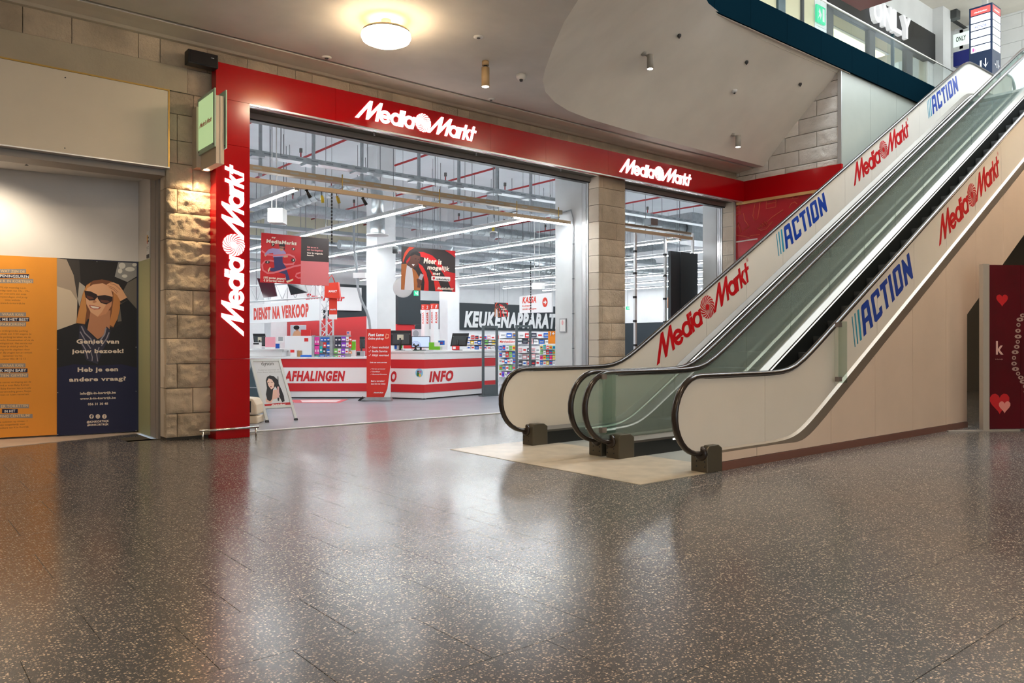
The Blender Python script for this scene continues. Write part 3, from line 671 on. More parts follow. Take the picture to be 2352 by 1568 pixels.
# ================================================================ ESCALATORS
SL = math.tan(math.radians(30)); X0E = 8.06; X1E = X0E + ZF / SL
def sp(x, k=0.13): return x if x / k > 30 else k * math.log1p(math.exp(x / k))
def lowz(x):
    g = 1 / (1 + math.exp(-max(-40, min(40, (x - X0E) / 0.13)))) - 1 / (1 + math.exp(-max(-40, min(40, (x - X1E) / 0.13)))); return 0.185 - 0.12 * g
def eb(x): return SL * (sp(x - X0E) - sp(x - X1E))
mat('rail_rubber', (0.028, 0.020, 0.016), 0.22); mat('cream_panel', (0.76, 0.70, 0.61), 0.28, var=0.02, vscale=2.0)
mat('brown_foot', (0.10, 0.085, 0.06), 0.4, 0.4); mat('step_grey', (0.07, 0.075, 0.075), 0.45, 0.5); mat('skirt_black', (0.012, 0.013, 0.012), 0.28)
mat('deck_steel', (0.19, 0.172, 0.15), 0.38, 1.0); mat('skirt_light', (0.9, 0.9, 0.88), 0.3, emit=(1.0, 0.98, 0.9), es=1.1); mat('clad_cream', (0.70, 0.55, 0.43), 0.42, var=0.04, vscale=1.5)
mat('skirting_brown', (0.17, 0.075, 0.055), 0.4); mat('travertine', (0.55, 0.47, 0.36), 0.28, var=0.16, vscale=5.0); mat('joint_dark', (0.05, 0.04, 0.03), 0.8)
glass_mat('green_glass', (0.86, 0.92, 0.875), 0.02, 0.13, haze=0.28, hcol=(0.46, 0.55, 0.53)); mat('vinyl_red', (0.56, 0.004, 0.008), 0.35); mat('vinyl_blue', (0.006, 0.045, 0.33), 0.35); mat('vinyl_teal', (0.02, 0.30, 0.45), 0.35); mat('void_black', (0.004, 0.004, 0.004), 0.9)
XJ = [7.48, 8.98, 10.07, 11.16, 12.25, 13.34, 14.43, 15.52, 16.61, 17.70, 18.79, 19.88, 21.2, 22.6]
NX0, NR, NZ = 6.34, 0.385, 0.575
def xs_range(a, b, st=0.09):
    n = max(1, int((b - a) / st)); return [a + (b - a) * i / n for i in range(n + 1)]
def rail_path(Y):
    P = [(NX0 + 0.16, NZ - NR + 0.015)]
    P += [(NX0 - NR * math.sin(math.radians(t)), NZ - NR * math.cos(math.radians(t))) for t in range(0, 181, 12)]
    P += [(x, eb(x) + NZ + NR) for x in xs_range(NX0 + .15, 22.3, 0.16)]
    P += [(22.45 + NR * math.sin(math.radians(t)), ZF + NZ + NR * math.cos(math.radians(t))) for t in range(0, 181, 15)]
    return [(x, Y, z) for x, z in P]
def balustrade(t, Y, kind, inner):
    """inner: +1 when the steps lie on the +Y side, -1 on the -Y side"""
    m = 'cream_panel' if kind == 'solid' else 'green_glass'; th = 0.012 if kind == 'solid' else 0.006
    MB().tube(rail_path(Y), 0.03, 12, sq=(0.038, 0.027)).build('handrail', 'rail_rubber', t)
    MB().tube([(x, y, z - (.034 if x > NX0 + .1 else 0)) for x, y, z in rail_path(Y)[17:-13]], 0.012, 6).build('rail_guide', 'deck_steel', t)
    fr = lambda a, b, d: Vector((a, Y + d, b)); top = lambda x: eb(x) + NZ + NR - 0.03; bot = lambda x: eb(x) + 0.215
    r = NR - 0.02
    arc = [(NX0 - r * math.sin(math.radians(q)), NZ - r * math.cos(math.radians(q))) for q in range(15, 181, 11)]
    xa, xb = NX0, XJ[0] - .003
    loop = [(xb, bot(xb)), (NX0, 0.215)] + arc + [(x, top(x)) for x in xs_range(NX0 + .1, xb)]
    MB().prism([loop], fr, -th, th).build('balustrade_panel', m, t)
    for a, b in zip(XJ, XJ[1:]):
        q = xs_range(a + .003, b - .003)
        MB().prism([[(x, bot(x)) for x in q] + [(x, top(x)) for x in reversed(q)]], fr, -th, th).build('balustrade_panel', m, t)
    # decking: sloping steel cover either side of the panel
    def ribbon(name, mt, prof, xa=6.55, xb=22.4):
        q = xs_range(xa, xb, 0.11); vs = []; fs = []; n = len(prof)
        for x in q:
            for (dy, dz) in prof: vs.append((x, Y + dy, eb(x) + (dz(x) if callable(dz) else dz)))
        for i in range(len(q) - 1):
            for j in range(n - 1): k_ = i * n + j; fs.append((k_, k_ + 1, k_ + n + 1, k_ + n))
        return MB().add(vs, fs, False).build(name, mt, t)
    s = inner
    ribbon('inner_deck', 'deck_steel', [(0.0, 0.222), (s * 0.02, 0.218), (s * 0.11, 0.185), (s * 0.115, 0.16)])
    ribbon('skirt', 'skirt_black', [(s * 0.113, 0.165), (s * 0.115, -0.02), (s * 0.115, -0.25)])
    ribbon('skirt_light_strip', 'skirt_light', [(s * 0.116, 0.162), (s * 0.121, 0.156), (s * 0.119, 0.143)], 7.3, 20.5)
    ribbon('outer_deck', mat('outer_steel', (0.46, 0.40, 0.33), 0.36, 0.85), [(0.0, 0.222), (-s * 0.012, 0.220), (-s * 0.055, 0.205), (-s * 0.06, lowz)])
    ft = MB().prism([[(6.365, 0), (6.62, 0), (6.62, 0.235), (6.56, 0.27), (6.40, 0.27), (6.365, 0.23)]], lambda a, b, d: Vector((a, Y + d, b)), -0.075 if s > 0 else -0.125, 0.125 if s > 0 else 0.075).build('newel_foot', 'brown_foot', t, bevel=0.012)
    MB().lathe((6.375, Y, 0.19), [(0.075, 0), (0.07, 0.03), (0.05, 0.035)], 20, ax=(-1, 0, 0)).build('rail_inlet', 'rail_rubber', ft)
    for dy in (-.045, .055):
        for z in (.06, .11): MB().lathe((6.365, Y + dy, z), [(.009, 0), (.007, .004), (0, .005)], 8, ax=(-1, 0, 0)).build('screw', 'black', ft)
def steps(t, ya, yb):
    w = yb - ya; prof = [(0, 0), (0.40, 0), (0.40, -0.02), (0.395, -0.2), (0.03, -0.23), (0.0, -0.05)]
    first = None
    for k_ in range(31):
        x = X0E + 0.0 + 0.4 * k_ ; z = eb(x + .2) - 0.12
        if x > X1E: break
        if first is None:
            mb = MB()
            mb.prism([prof], lambda a, b, d: Vector((x + a, d, z + b)), ya + .005, yb - .005)
            first = mb.build('step', 'step_grey', None, base=(x, (ya + yb) / 2, z)); first.parent = t; first.location = Vector((x, (ya + yb) / 2, z)) - wloc(t)
        else: part_copy(first, 'step', t, (x, (ya + yb) / 2, z))
    MB().box(6.825, X0E + .02, ya - .01, yb + .01, -0.02, 0.003).build('comb_plate', mat('comb_grey', (0.34, 0.34, 0.30), 0.45, 0.2), t)
    MB().box(X1E, 22.6, ya, yb, ZF - .05, ZF + .004).build('comb_plate', mat('comb_grey', (0.34, 0.34, 0.30), 0.45, 0.2), t)
E1 = thing('escalator', 'far escalator with cream printed balustrade facing the shop entrance', 'escalator', (6.6, 6.8, 0), 'pair of escalators')
balustrade(E1, 7.42, 'solid', -1); balustrade(E1, 6.19, 'glass', 1); steps(E1, 6.31, 7.30)
E2 = thing('escalator', 'near escalator with peach lit outer panels and brown skirting', 'escalator', (6.6, 5.35, 0), 'pair of escalators')
balustrade(E2, 5.97, 'glass', -1); balustrade(E2, 4.75, 'solid', 1); steps(E2, 4.87, 5.85)
# outer cladding of the near escalator
CJ = [6.62, 7.25, 8.8, 9.91, 11.0, 12.1, 13.22, 14.38, 15.5, 16.6, 17.7, 18.8, 20.0]
cf = lambda a, b, d: Vector((a, 4.69 + d, b)); und = lambda x: 0.09 if x < 12.88 else SL * (x - 12.88) + 1.72
for a, b in zip(CJ, CJ[1:]):
    q = xs_range(a + .003, b - .003)
    lowp = [(x, und(x)) for x in q]
    if a < 12.88 < b: lowp = [(a + .003, .09), (12.875, .09), (12.88, 1.72), (b - .003, und(b))]
    MB().prism([lowp + [(x, eb(x) + lowz(x) - .003) for x in reversed(q)]], cf, 0, 0.02).build('cladding_panel', 'clad_cream', E2)
MB().box(6.62, 12.88, 4.678, 4.70, 0, 0.085).build('skirting', 'skirting_brown', E2)
# truss core, underside and end sheet, coloured black for the shade of the void
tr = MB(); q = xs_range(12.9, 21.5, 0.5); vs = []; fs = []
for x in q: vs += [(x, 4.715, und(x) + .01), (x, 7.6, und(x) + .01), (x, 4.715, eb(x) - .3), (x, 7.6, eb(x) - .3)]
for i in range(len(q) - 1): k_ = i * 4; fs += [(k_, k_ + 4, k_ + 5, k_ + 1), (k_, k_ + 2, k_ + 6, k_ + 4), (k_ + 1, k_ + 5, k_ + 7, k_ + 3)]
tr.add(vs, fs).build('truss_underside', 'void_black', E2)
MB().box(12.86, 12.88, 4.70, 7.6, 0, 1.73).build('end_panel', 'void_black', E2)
qq = xs_range(6.7, 20.2)
MB().prism([[(x, 0.0 if x < 12.88 else und(x)) for x in qq] + [(x, eb(x) + .06) for x in reversed(qq)]], lambda a, b, d: Vector((a, 7.49 + d, b)), 0, 0.02).build('cladding_panel', 'clad_cream', E1)
# deck between the two glass balustrades
vs = []; fs = []; q = xs_range(6.62, 22.4, 0.12)
for x in q: vs += [(x, 5.97, eb(x) + .19), (x, 6.19, eb(x) + .19)]
for i in range(len(q) - 1): fs.append((2 * i, 2 * i + 1, 2 * i + 3, 2 * i + 2))
MB().add(vs, fs).build('middle_deck', 'deck_steel', E2)
# glass wedge guards with clamps
mat('clamp', (0.22, 0.19, 0.17), 0.45, 0.5); glass_mat('guard_glass', (0.80, 0.88, 0.84), 0.02, 0.10)
def guard(t, Y, xa, xb, za, zb, m='guard_glass'):
    g = MB().box(xa + .03, xb, Y - .003, Y + .003, za, zb).build('guard_glass', m, t)
    for z in (za + .02, zb - .07): MB().box(xa, xa + .07, Y - .022, Y + .03, z, z + .055).build('clamp', 'clamp', g)
a = pY(1926, 880, 4.64); b = pY(1948, 738, 4.64); guard(E2, 4.655, a.x, b.x, a.z, b.z)
a = pY(1381, 998, 5.93); b = pY(1415, 855, 5.93); guard(E2, 5.935, a.x, b.x, a.z - .0, b.z)
# vinyl lettering on the panels
INC = (math.cos(math.radians(30)), 0, math.sin(math.radians(30))); UPI = (-math.sin(math.radians(30)), 0, math.cos(math.radians(30)))
def esc_logo(t, Y, bl, br):
    a = pY(*bl, Y); b = pY(*br, Y); w = (b - a).dot(Vector(INC)); fr = frame(a, INC, UPI, (0, -1, 0))
    mm_logo(fr, 0, 0, w, 'vinyl_red', t, 0.001, 0.0025)
    mb = MB(); mb.flat([ell(w * 1.008, w * .118, w * .011, w * .011, 16), ell(w * 1.008, w * .118, w * .009, w * .009, 16)], fr, .002); text(mb, 'R', fr, w * 1.0045, w * .112, None, w * .012, .02, 0, .002); mb.build('registered_mark', 'vinyl_red', t)
def esc_action(t, Y, bl, sc=1.0, part=None):
    fr = frame(pY(*bl, Y), INC, UPI, (0, -1, 0))
    for L in ACB: MB().prism([[(x * sc, y * sc) for x, y in L]], fr, .001, .0025).build('bar', 'vinyl_teal', t)
    for L in ACL: MB().prism([[(x * sc, y * sc) for x, y in l] for l in L], fr, .001, .0025).build('letter', 'vinyl_blue', t)
YF = 7.42 - .012; YN = 4.75 - .012
esc_logo(E1, YF, (1508.6, 840), (1719.8, 614)); esc_action(E1, YF, (1788.2, 587.9)); esc_logo(E1, YF, (1961.5, 428), (2086, 287)); esc_action(E1, YF, (2132.5, 272))
esc_action(E2, YN, (1963, 797)); esc_logo(E2, YN, (2157, 566), (2294, 372))
# landing plate
LPp = thing('landing_plate', 'worn beige stone landing plate in front of both escalators', 'landing plate', (6, 6.2, 0))
for a, b in ((4.69, 6.2), (6.203, 7.70)): MB().box(5.39, 6.82, a, b, -0.012, 0.004).build('slab', 'travertine', LPp)
# ================================================================ SHUTTERED SHOP ON THE LEFT
def art(parent, fr, layers, d0=0.0015, step=0.0006, name='print'):
    for i, (nm, col, loops) in enumerate(layers):
        m = mat('ink_%d_%d_%d' % col, lin(*col), 0.55)
        for L in loops: MB().flat(L if isinstance(L[0][0], (tuple, list)) else [L], fr, d0 + step * i).build(nm, m, parent)
    return d0 + step * len(layers)
mat('cream_board', (0.66, 0.58, 0.46), 0.45, var=0.02); mat('white_board', (0.74, 0.70, 0.66), 0.55, var=0.03); mat('brass', (0.55, 0.36, 0.10), 0.3, 0.9); mat('green_board', (0.40, 0.40, 0.22), 0.6)
t = thing('blank_sign', 'blank cream sign panel with brass edge above the closed shop', 'sign', (1.0, 10.6, 3.56))
MB().box(-3, 2.965, 10.60, 10.72, 3.57, 4.555).build('board', 'cream_board', t)
MB().box(-3, 2.985, 10.592, 10.72, 4.557, 4.575).build('top_edge', 'brass', t); MB().box(2.967, 2.985, 10.592, 10.72, 3.57, 4.555).build('side_edge', 'brass', t)
MB().box(-3, 2.985, 10.595, 10.72, 3.556, 3.57).build('bottom_edge', 'alu', t)
for u, v in ((150, 178), (149, 340)):
    p = pY(u, v, 10.6); MB().lathe((p.x, 10.6, p.z), [(.008, 0), (.006, .003), (0, .004)], 8, ax=(0, -1, 0)).build('screw', 'black', t)
struct(MB().box(-3, 2.97, 10.75, 11.12, 3.48, 3.56).build('trim_7', 'grey_bar'))
struct(MB().box(-3, 3.0, 11.1, 12.6, 3.60, 3.66).build('ceiling_recess', 'white_board'))
# hoarding line on the floor
HA, HB = pG(-60, 1013.2), pG(318, 993); hd = (HB - HA); hd.z = 0; hu = hd.normalized(); hn = Vector((hu.y, -hu.x, 0))
hf = frame(HA, hu, (0, 0, 1), hn)
def hx(u): # distance along the hoarding seen at column u
    a = (u - CX) / FPX; dx, dy = CA + SA * a, SA - CA * a
    den = hu.x * dy - hu.y * dx; return (HA.y * dx - HA.x * dy) / den
zt = 2.45
struct(MB().prism([rect(hx(-60) - 1, zt, hx(318), 3.60)], hf, -0.03, 0.0).build('wall_hoarding', 'white_board'))
struct(MB().box(2.955, 3.02, 11.40, 12.3, zt, 3.62).build('wall_recess_side', 'white_board')); struct(MB().box(2.953, 3.02, 11.40, 12.3, 0, zt).build('wall_recess_low', 'green_board'))
struct(MB().box(-3, 3.05, 12.45, 12.55, 0, 3.7).build('wall_recess_back', 'grey_bar'))
# notice on the side panel
t = thing('notice', 'small white notice with yellow bag picture on the side panel', 'notice', (2.95, 11.55, 2.5))
MB().box(2.947, 2.952, 11.40, 11.54, 2.46, 2.83).build('paper', 'white_paint', t)
nf = frame((2.947, 11.54, 2.46), (0, -1, 0), (0, 0, 1), (-1, 0, 0))
art(t, nf, [('print_bag', (240, 180, 30), [rect(.02, .22, .06, .32)]), ('print_bag', (200, 30, 30), [rect(.025, .20, .055, .24)]), ('print_block', (60, 60, 65), [rect(.0, 0, .14, .05)]), ('print_lines', (90, 90, 95), [rect(.01, .15, .12, .155), rect(.01, .13, .12, .135), rect(.02, .11, .10, .115), rect(.075, .22, .13, .24), rect(.075, .27, .12, .29)])])
# ---- orange question poster
k2 = .3252
t = thing('info_poster', 'tall orange poster with visitor questions in boxed lettering', 'poster', hf(hx(60), 0, 0))
mat('poster_orange', lin(232, 150, 40), 0.5, var=0.03); mat('poster_navy', lin(17, 19, 58), 0.45)
xl, xr = hx(-60), hx(131) - .002
MB().prism([rect(xl, 0.03, xr, zt)], hf, 0, 0.004).build('sheet', 'poster_orange', t)
def cv(x, y): # crop pixel to hoarding coordinates
    a = hx(x * k2); q = pG(0, 1000); p = hf(a, 0, 0); d = p.x * CA + p.y * SA; return (a, H + (CY - (550 + y * k2)) / FPX * d)
def cbox(x0, y0, x1, y1):
    return [cv(x0, y1), cv(x1, y1), cv(x1, y0), cv(x0, y0)]
def ctext(m_, s, xc, yb, cap, w=None, bold=.04, d=.004, anchor='c'):
    mb = MB()
    a0, z0 = cv(xc, yb); hgt = cv(xc, yb - cap)[1] - z0; ww = None
    if w: ww = cv(xc + w / 2, yb)[0] - cv(xc - w / 2, yb)[0]
    text(mb, s, hf, a0, z0, ww, hgt, bold, 0, d, anchor); mb.build('lettering', m_, t)
wt = mat('ink_white', (0.85, .83, .8), .6); gt = mat('ink_pale', lin(228, 196, 150), .6); bt = mat('ink_brown', lin(120, 75, 30), .6); gbm = mat('ink_greyblue', lin(150, 140, 135), .6)
for hy, rows_ in ((0, (('WAT ZIJN DE', 0, 188, 193), ('OPENINGSUREN', 1, 232, 252), ('VAN K IN KORTRIJK?', 0, 290, 300))), (305, (('WAAR KAN', 0, 188, 172), ('IK ME HET BEST', 1, 234, 245), ('PARKEREN?', 0, 188, 196))),
                  (665, (('WAAR KAN', 0, 180, 170), ('IK MIJN BABY', 1, 210, 215), ('ETEN GEVEN?', 0, 220, 225))), (952, (('ZIJN ER TOILETTEN', 0, 270, 282), ('IN HET', 1, 112, 98), ('SHOPPING CENTRUM?', 0, 320, 312)))):
    for i, (s_, dk, bw_, tw) in enumerate(rows_):
        xc = 90 if hy < 900 else 70; y0 = 207 + hy + i * 35; sh = 1.2 if False else 0
        MB().flat([cbox(xc - bw_ / 2, y0 + 2, xc + bw_ / 2, y0 + 31)], hf, .0048).build('text_box', 'poster_navy' if dk else gbm, t)
        ctext(wt if dk else gt, s_, xc, y0 + 26, 19, tw - 22, .02, .0056)
for y0, rows_ in ((345, ('Wij zijn maandag t.e.m.', 'zaterdag open van 10u - 19u.', 'Een overzicht van onze', 'koopzondagen vind je op', 'onze website', 'www.k-in-kortrijk.be')), (650, ('De ondergrondse parking', 'heeft plaats aan 1150 wagens. Je', 'kan de parking bereiken via de', 'Graanmarkt, Romeinselaan of via de', 'Wandelingsstraat. Het eerste uur', 'parkeer je altijd gratis! De', 'parking wordt uitgebaat door', 'partner. Bij vragen kan je contact', 'opnemen via het', 'nummer 056 28 12 12')),
                  (1012, ('Op de eerste verdieping aan de', 'lift vind je onze Baby Korner.', 'In de Baby Korner kan je in alle', 'rust borstvoeding geven, flesjes', 'warmen en luiers verversen.')), (1290, ('De toiletten op niveau -1', 'zijn toegankelijk voor', 'bezoekers van K in Kortrijk.'))):
    for i, s_ in enumerate(rows_): ctext(bt, s_, 90, y0 + i * (22 if y0 != 1290 else 21), 12, None, .0, .0045)
# ---- navy portrait poster
t = thing('portrait_poster', 'navy poster of a woman in sunglasses with cream lettering', 'poster', hf(hx(225), 0, 0))
xl, xr = hx(131), hx(318)
MB().prism([rect(xl, 0.03, xr, zt - .005)], hf, 0, 0.004).build('sheet', 'poster_navy', t)
C = lambda P: [cv(x, y) for x, y in P]
L = [('print_backdrop', (28, 23, 21), [C([(402, 132), (965, 165), (965, 800), (402, 800)])]),
     ('print_building', (168, 150, 132), [C([(402, 132), (470, 140), (520, 250), (548, 420), (540, 620), (402, 640)])]),
     ('print_building', (206, 188, 164), [C([(402, 330), (500, 360), (545, 430), (540, 620), (402, 640)])]),
     ('print_building', (60, 54, 50), [C([(470, 140), (560, 146), (570, 300), (545, 400), (520, 250)])]),
     ('print_building', (150, 148, 146), [C([(835, 160), (965, 165), (965, 260), (900, 300), (810, 262)])]),
     ('print_building', (112, 104, 94), [C([(900, 305), (965, 270), (965, 560), (830, 580), (850, 400)])]),
     ('print_lights', (224, 220, 212), [C(ell(862, 185, 24, 22, 14)), C(ell(848, 222, 16, 18, 12)), C(ell(918, 210, 34, 16, 14)), C(ell(950, 178, 16, 12, 12)), C(ell(880, 258, 20, 12, 12))]),
     ('print_haze', (176, 166, 152), [C([(560, 300), (600, 330), (600, 380), (560, 470), (548, 420)])]),
     ('print_hair_dark', (122, 72, 40), [C([(585, 380), (612, 318), (660, 290), (720, 281), (790, 296), (838, 360), (852, 450), (836, 540), (800, 622), (762, 612), (742, 560), (620, 560), (600, 600), (536, 590), (556, 490)])]),
     ('print_hair', (202, 138, 74), [C([(588, 372), (610, 325), (640, 305), (625, 360), (604, 420), (612, 500), (598, 596), (538, 588), (560, 490)])]),
     ('print_hair', (196, 128, 68), [C([(800, 350), (842, 390), (850, 470), (830, 560), (800, 616), (770, 600), (788, 520), (800, 430)])]),
     ('print_neck', (188, 128, 92), [C([(640, 505), (780, 500), (772, 660), (690, 705), (616, 640)])]),
     ('print_face', (226, 172, 132), [C([(604, 385), (614, 345), (655, 318), (725, 308), (778, 335), (796, 395), (786, 470), (748, 525), (690, 545), (640, 512), (610, 455)])]),
     ('print_cheek', (206, 142, 102), [C([(760, 440), (794, 410), (786, 470), (748, 525), (690, 545), (720, 510)])]),
     ('print_nose', (192, 128, 92), [C([(668, 425), (684, 440), (664, 450), (652, 442)])]),
     ('print_lips', (176, 88, 74), [C([(628, 462), (668, 466), (712, 478), (702, 492), (664, 494), (636, 480)])]),
     ('print_teeth', (238, 226, 214), [C([(638, 467), (668, 471), (702, 480), (692, 487), (660, 486), (642, 477)])]),
     ('print_sunglasses', (36, 16, 14), [C([(595, 360), (640, 366), (684, 388), (690, 402), (668, 428), (630, 430), (604, 408)]), C([(688, 398), (740, 392), (794, 404), (790, 436), (750, 458), (712, 448), (690, 416)])]),
     ('print_glint', (104, 56, 40), [C([(612, 395), (650, 405), (664, 418), (634, 424), (614, 410)]), C([(706, 425), (760, 430), (775, 440), (748, 450), (716, 442)])]),
     ('print_hand', (228, 170, 126), [C([(752, 318), (778, 304), (800, 302), (838, 318), (862, 352), (900, 415), (852, 440), (826, 392), (794, 366), (762, 340)])]),
     ('print_finger_lines', (176, 116, 80), [C(thick([(760, 325), (800, 340), (835, 372)], 4)), C(thick([(775, 310), (815, 322), (850, 355)], 4)), C(thick([(770, 338), (800, 352), (826, 380)], 4))]),
     ('print_wristband', (20, 16, 16), [C([(848, 436), (896, 410), (904, 424), (856, 450)])]),
     ('print_jacket', (15, 14, 18), [C([(402, 640), (535, 592), (575, 598), (690, 705), (770, 650), (860, 590), (846, 460), (905, 424), (965, 490), (965, 800), (965, 930), (402, 930)])]),
     ('print_scarf', (44, 42, 62), [C([(562, 602), (590, 600), (640, 668), (692, 715), (742, 660), (752, 612), (780, 640), (770, 700), (720, 790), (690, 880), (610, 850), (556, 700)])]),
     ('print_scarf_stripes', (148, 140, 150), [C(thick(P, w_)) for P, w_ in (([(575, 612), (598, 660), (640, 700), (660, 745)], 9), ([(566, 650), (600, 710), (640, 770)], 8), ([(570, 720), (606, 780), (620, 840)], 8), ([(748, 625), (738, 670), (706, 715)], 10), ([(770, 655), (752, 700), (716, 750)], 8), ([(700, 760), (682, 810), (690, 860)], 7), ([(640, 790), (652, 830), (650, 856)], 6))]),
     ('print_lower_field', (17, 19, 58), [C([(402, 905), (520, 880), (690, 890), (860, 880), (965, 905), (965, 1352), (402, 1385)])])]
dd = art(t, hf, L, .0045, .0005)
cr = mat('ink_cream', lin(232, 214, 196), .6)
for s_, yb, cap, w_ in (('Geniet van', 733, 36, 300), ('jouw bezoek!', 800, 34, 366), ('Heb je een', 930, 36, 285), ('andere vraag?', 997, 34, 400)): ctext(cr, s_, 692, yb, cap * .86, w_, .04, dd + .001)
for s_, yb, cap, w_ in (('info@k-in-kortrijk.be', 1090, 18, 252), ('www.k-in-kortrijk.be', 1126, 16, 252), ('056 31 30 48', 1167, 17, 142), ('@KINKORTRIJK', 1290, 15, 158), ('#KINKORTRIJK', 1312, 14, 152)): ctext(cr, s_, 692, yb, cap, w_, .04, dd + .001)
for x in (646, 691, 737): MB().flat([C(ell(x, 1248, 16, 16, 18))], hf, dd + .001).build('icon_disc', cr, t)
for LL in ([C([(643, 1262), (643, 1250), (638, 1250), (638, 1245), (643, 1245), (643, 1238), (650, 1236), (654, 1236), (654, 1241), (649, 1241), (649, 1245), (654, 1245), (653, 1250), (649, 1250), (649, 1262)])], [C(ell(691, 1248, 9, 9, 4, 45, 405)), C(ell(691, 1248, 6, 6, 12))], [C(thick([(744, 1244), (738, 1239), (738, 1256), (733, 1257)], 4))]):
    MB().flat(LL, hf, dd + .0018).build('icon_symbol', 'poster_navy', t)
for x, y in ((408, 775), (408, 1080), (408, 1375), (960, 760), (960, 1070), (960, 1348), (684, 156)):
    p = cv(x, y); MB().lathe(hf(p[0], p[1], dd), [(.006, 0), (.005, .003), (0, .004)], 8, ax=hn).build('screw', 'alu', t)
# recess fittings and its lamp
for u, v in ((61, 372), (226, 389)):
    p = pG(u, v, 3.60); t = thing('sprinkler', 'small sprinkler under the recess ceiling of the closed shop, ' + ('left one' if u < 100 else 'right one'), 'sprinkler', p - Vector((0, 0, .05)))
    MB().cyl(p, p - Vector((0, 0, .04)), .009, 8).build('stem', 'alu', t); MB().lathe(p - Vector((0, 0, .045)), [(0, 0), (.022, .002), (.022, .005), (0, .006)], 10).build('deflector', 'fit_dark', t)
t = thing('recess_downlight', 'recessed lamp washing the white boarding over the orange poster', 'downlight', (0.95, 11.35, 3.57))
MB().lathe((0.95, 11.35, 3.575), [(.05, 0), (.07, 0), (.075, .025), (.05, .025)], 18).build('ring', 'alu', t); MB().lathe((0.95, 11.35, 3.585), [(0, 0), (.05, 0), (.05, .01), (0, .01)], 16).build('lens', 'lens', t)
l = bpy.data.lights.new('recess_beam', 'SPOT'); l.energy = 95; l.color = (1.0, 0.86, 0.66); l.spot_size = 2.6; l.spot_blend = 0.6; l.shadow_soft_size = 0.05
lo = bpy.data.objects.new('recess_beam', l); COL.objects.link(lo); lo.parent = t; lo.location = (0, 0, -.02); lo.rotation_euler = (0.25, 0.1, 0)
# ================================================================ SHOP INTERIOR : shell, services, light lines
ZI = 6.5; YB = 28.0; ZL = 3.70
struct(MB().box(-6, 28, 11.15, YB + .3, ZI, ZI + .2).build('ceiling_shop', 'store_ceiling'))
bw = MB().box(-6, 28, YB, YB + .2, 0, ZI).build('wall_shop_back', 'white_wall'); struct(bw)
struct(MB().box(-6.2, -6, 11.15, YB, 0, ZI).build('wall_shop_left', 'white_wall')); struct(MB().box(28, 28.2, 11.15, YB, 0, ZI).build('wall_shop_right', 'white_wall'))
struct(MB().box(-6, 28, 11.15, 11.25, 4.62, ZI).build('wall_shop_front', 'white_wall')); struct(MB().box(3.10, 3.55, 11.15, 11.25, 0, 4.7).box(-6, 3.2, 12.7, 12.8, 0, 4.7).build('wall_shop_side', 'white_wall'))
# columns on a seven metre grid
for i, (u, d) in enumerate(((866, 20.3), (1028, 30.0))):
    p = pD(u, 785, d)
    c = MB().box(p.x, p.x + .56, p.y, p.y + .56, 0, ZI).build('column', 'white_wall')
    tag(c, ['square white column behind the counter beside the standing red banner', 'square white column in the middle of the shop left of the black wall lettering'][i], 'column')
    if i == 0: COLA = p
for x, y in ((COLA.x, COLA.y + 7.0),):
    tag(MB().box(x, x + .56, y, y + .56, 0, ZI).build('column', 'white_wall'), 'square white column far back behind the red hanging poster', 'column')
# light lines
mat('trunk_grey', (0.62, 0.64, 0.66), 0.5); mat('led_line', (0.9, 0.9, 0.9), 0.4, emit=(0.93, 0.98, 1.0), es=37.0); mat('led_ceiling_fill', (0.9, 0.9, 0.9), 0.4, emit=(0.90, 0.97, 1.0), es=6.0); mat('wire', (0.18, 0.19, 0.20), 0.4, 0.6)
mat('galv', (0.46, 0.50, 0.52), 0.35, 0.8, var=0.12, vscale=9.0); mat('galv_dark', (0.28, 0.31, 0.33), 0.45, 0.7); mat('pipe_red', (0.42, 0.03, 0.035), 0.45)
LX = [2.77 + 2.38 * k_ for k_ in range(0, 11)]
ordn = ['first', 'second', 'third', 'fourth', 'fifth', 'sixth', 'seventh', 'eighth', 'ninth', 'tenth', 'eleventh']
for k_, x in enumerate(LX):
    y0 = 11.55 if x > 3.3 else 12.9; y1 = 27.0
    t = thing('light_line', 'long white LED light line under the shop ceiling, ' + ordn[k_] + ' counted from the left', 'light line', (x, y0, ZL), 'LED light lines')
    MB().box(x - .035, x + .035, y0, y1, ZL, ZL + .065).build('trunking', 'trunk_grey', t)
    MB().box(x - .028, x + .028, y0 + .02, y1, ZL - .018, ZL).build('led_strip', 'led_line', t)
    MB().box(x - .02, x + .02, y0 + .02, y1, ZL + .066, ZL + .069).build('ceiling_fill_strip', 'led_ceiling_fill', t)  # up-facing glow added to brighten the shop ceiling, no real fitting
    MB().box(x - .036, x + .036, y0 - .015, y0, ZL - .02, ZL + .07).build('end_cap', 'mould', t)
    for y in (12.6, 15.4, 18.4, 21.6, 25.0): MB().cyl((x, y, ZL + .06), (x, y, ZI - .001), .006, 5).build('suspension_wire', 'wire', t)
# ================================================================ UPPER GALLERY
YU = 10.0
mat('shop_cream', (0.78, 0.68, 0.44), 0.6); mat('frame_dark', (0.05, 0.055, 0.055), 0.4); mat('frame_teal', (0.03, 0.07, 0.09), 0.3); mat('marble', (0.86, 0.86, 0.85), 0.5, var=0.06, vscale=1.2); mat('sign_black', (0.008, 0.008, 0.009), 0.35)
mat('lit_cream', (0.85, 0.8, 0.65), 0.5, emit=(1.0, 0.90, 0.62), es=1.2); mat('letter_white', (0.85, 0.86, 0.88), 0.35, emit=(1, 1, 1), es=0.25)
glass_mat('clear_glass', (0.93, 0.96, 0.95), 0.01, 0.006, pwr=8.0)
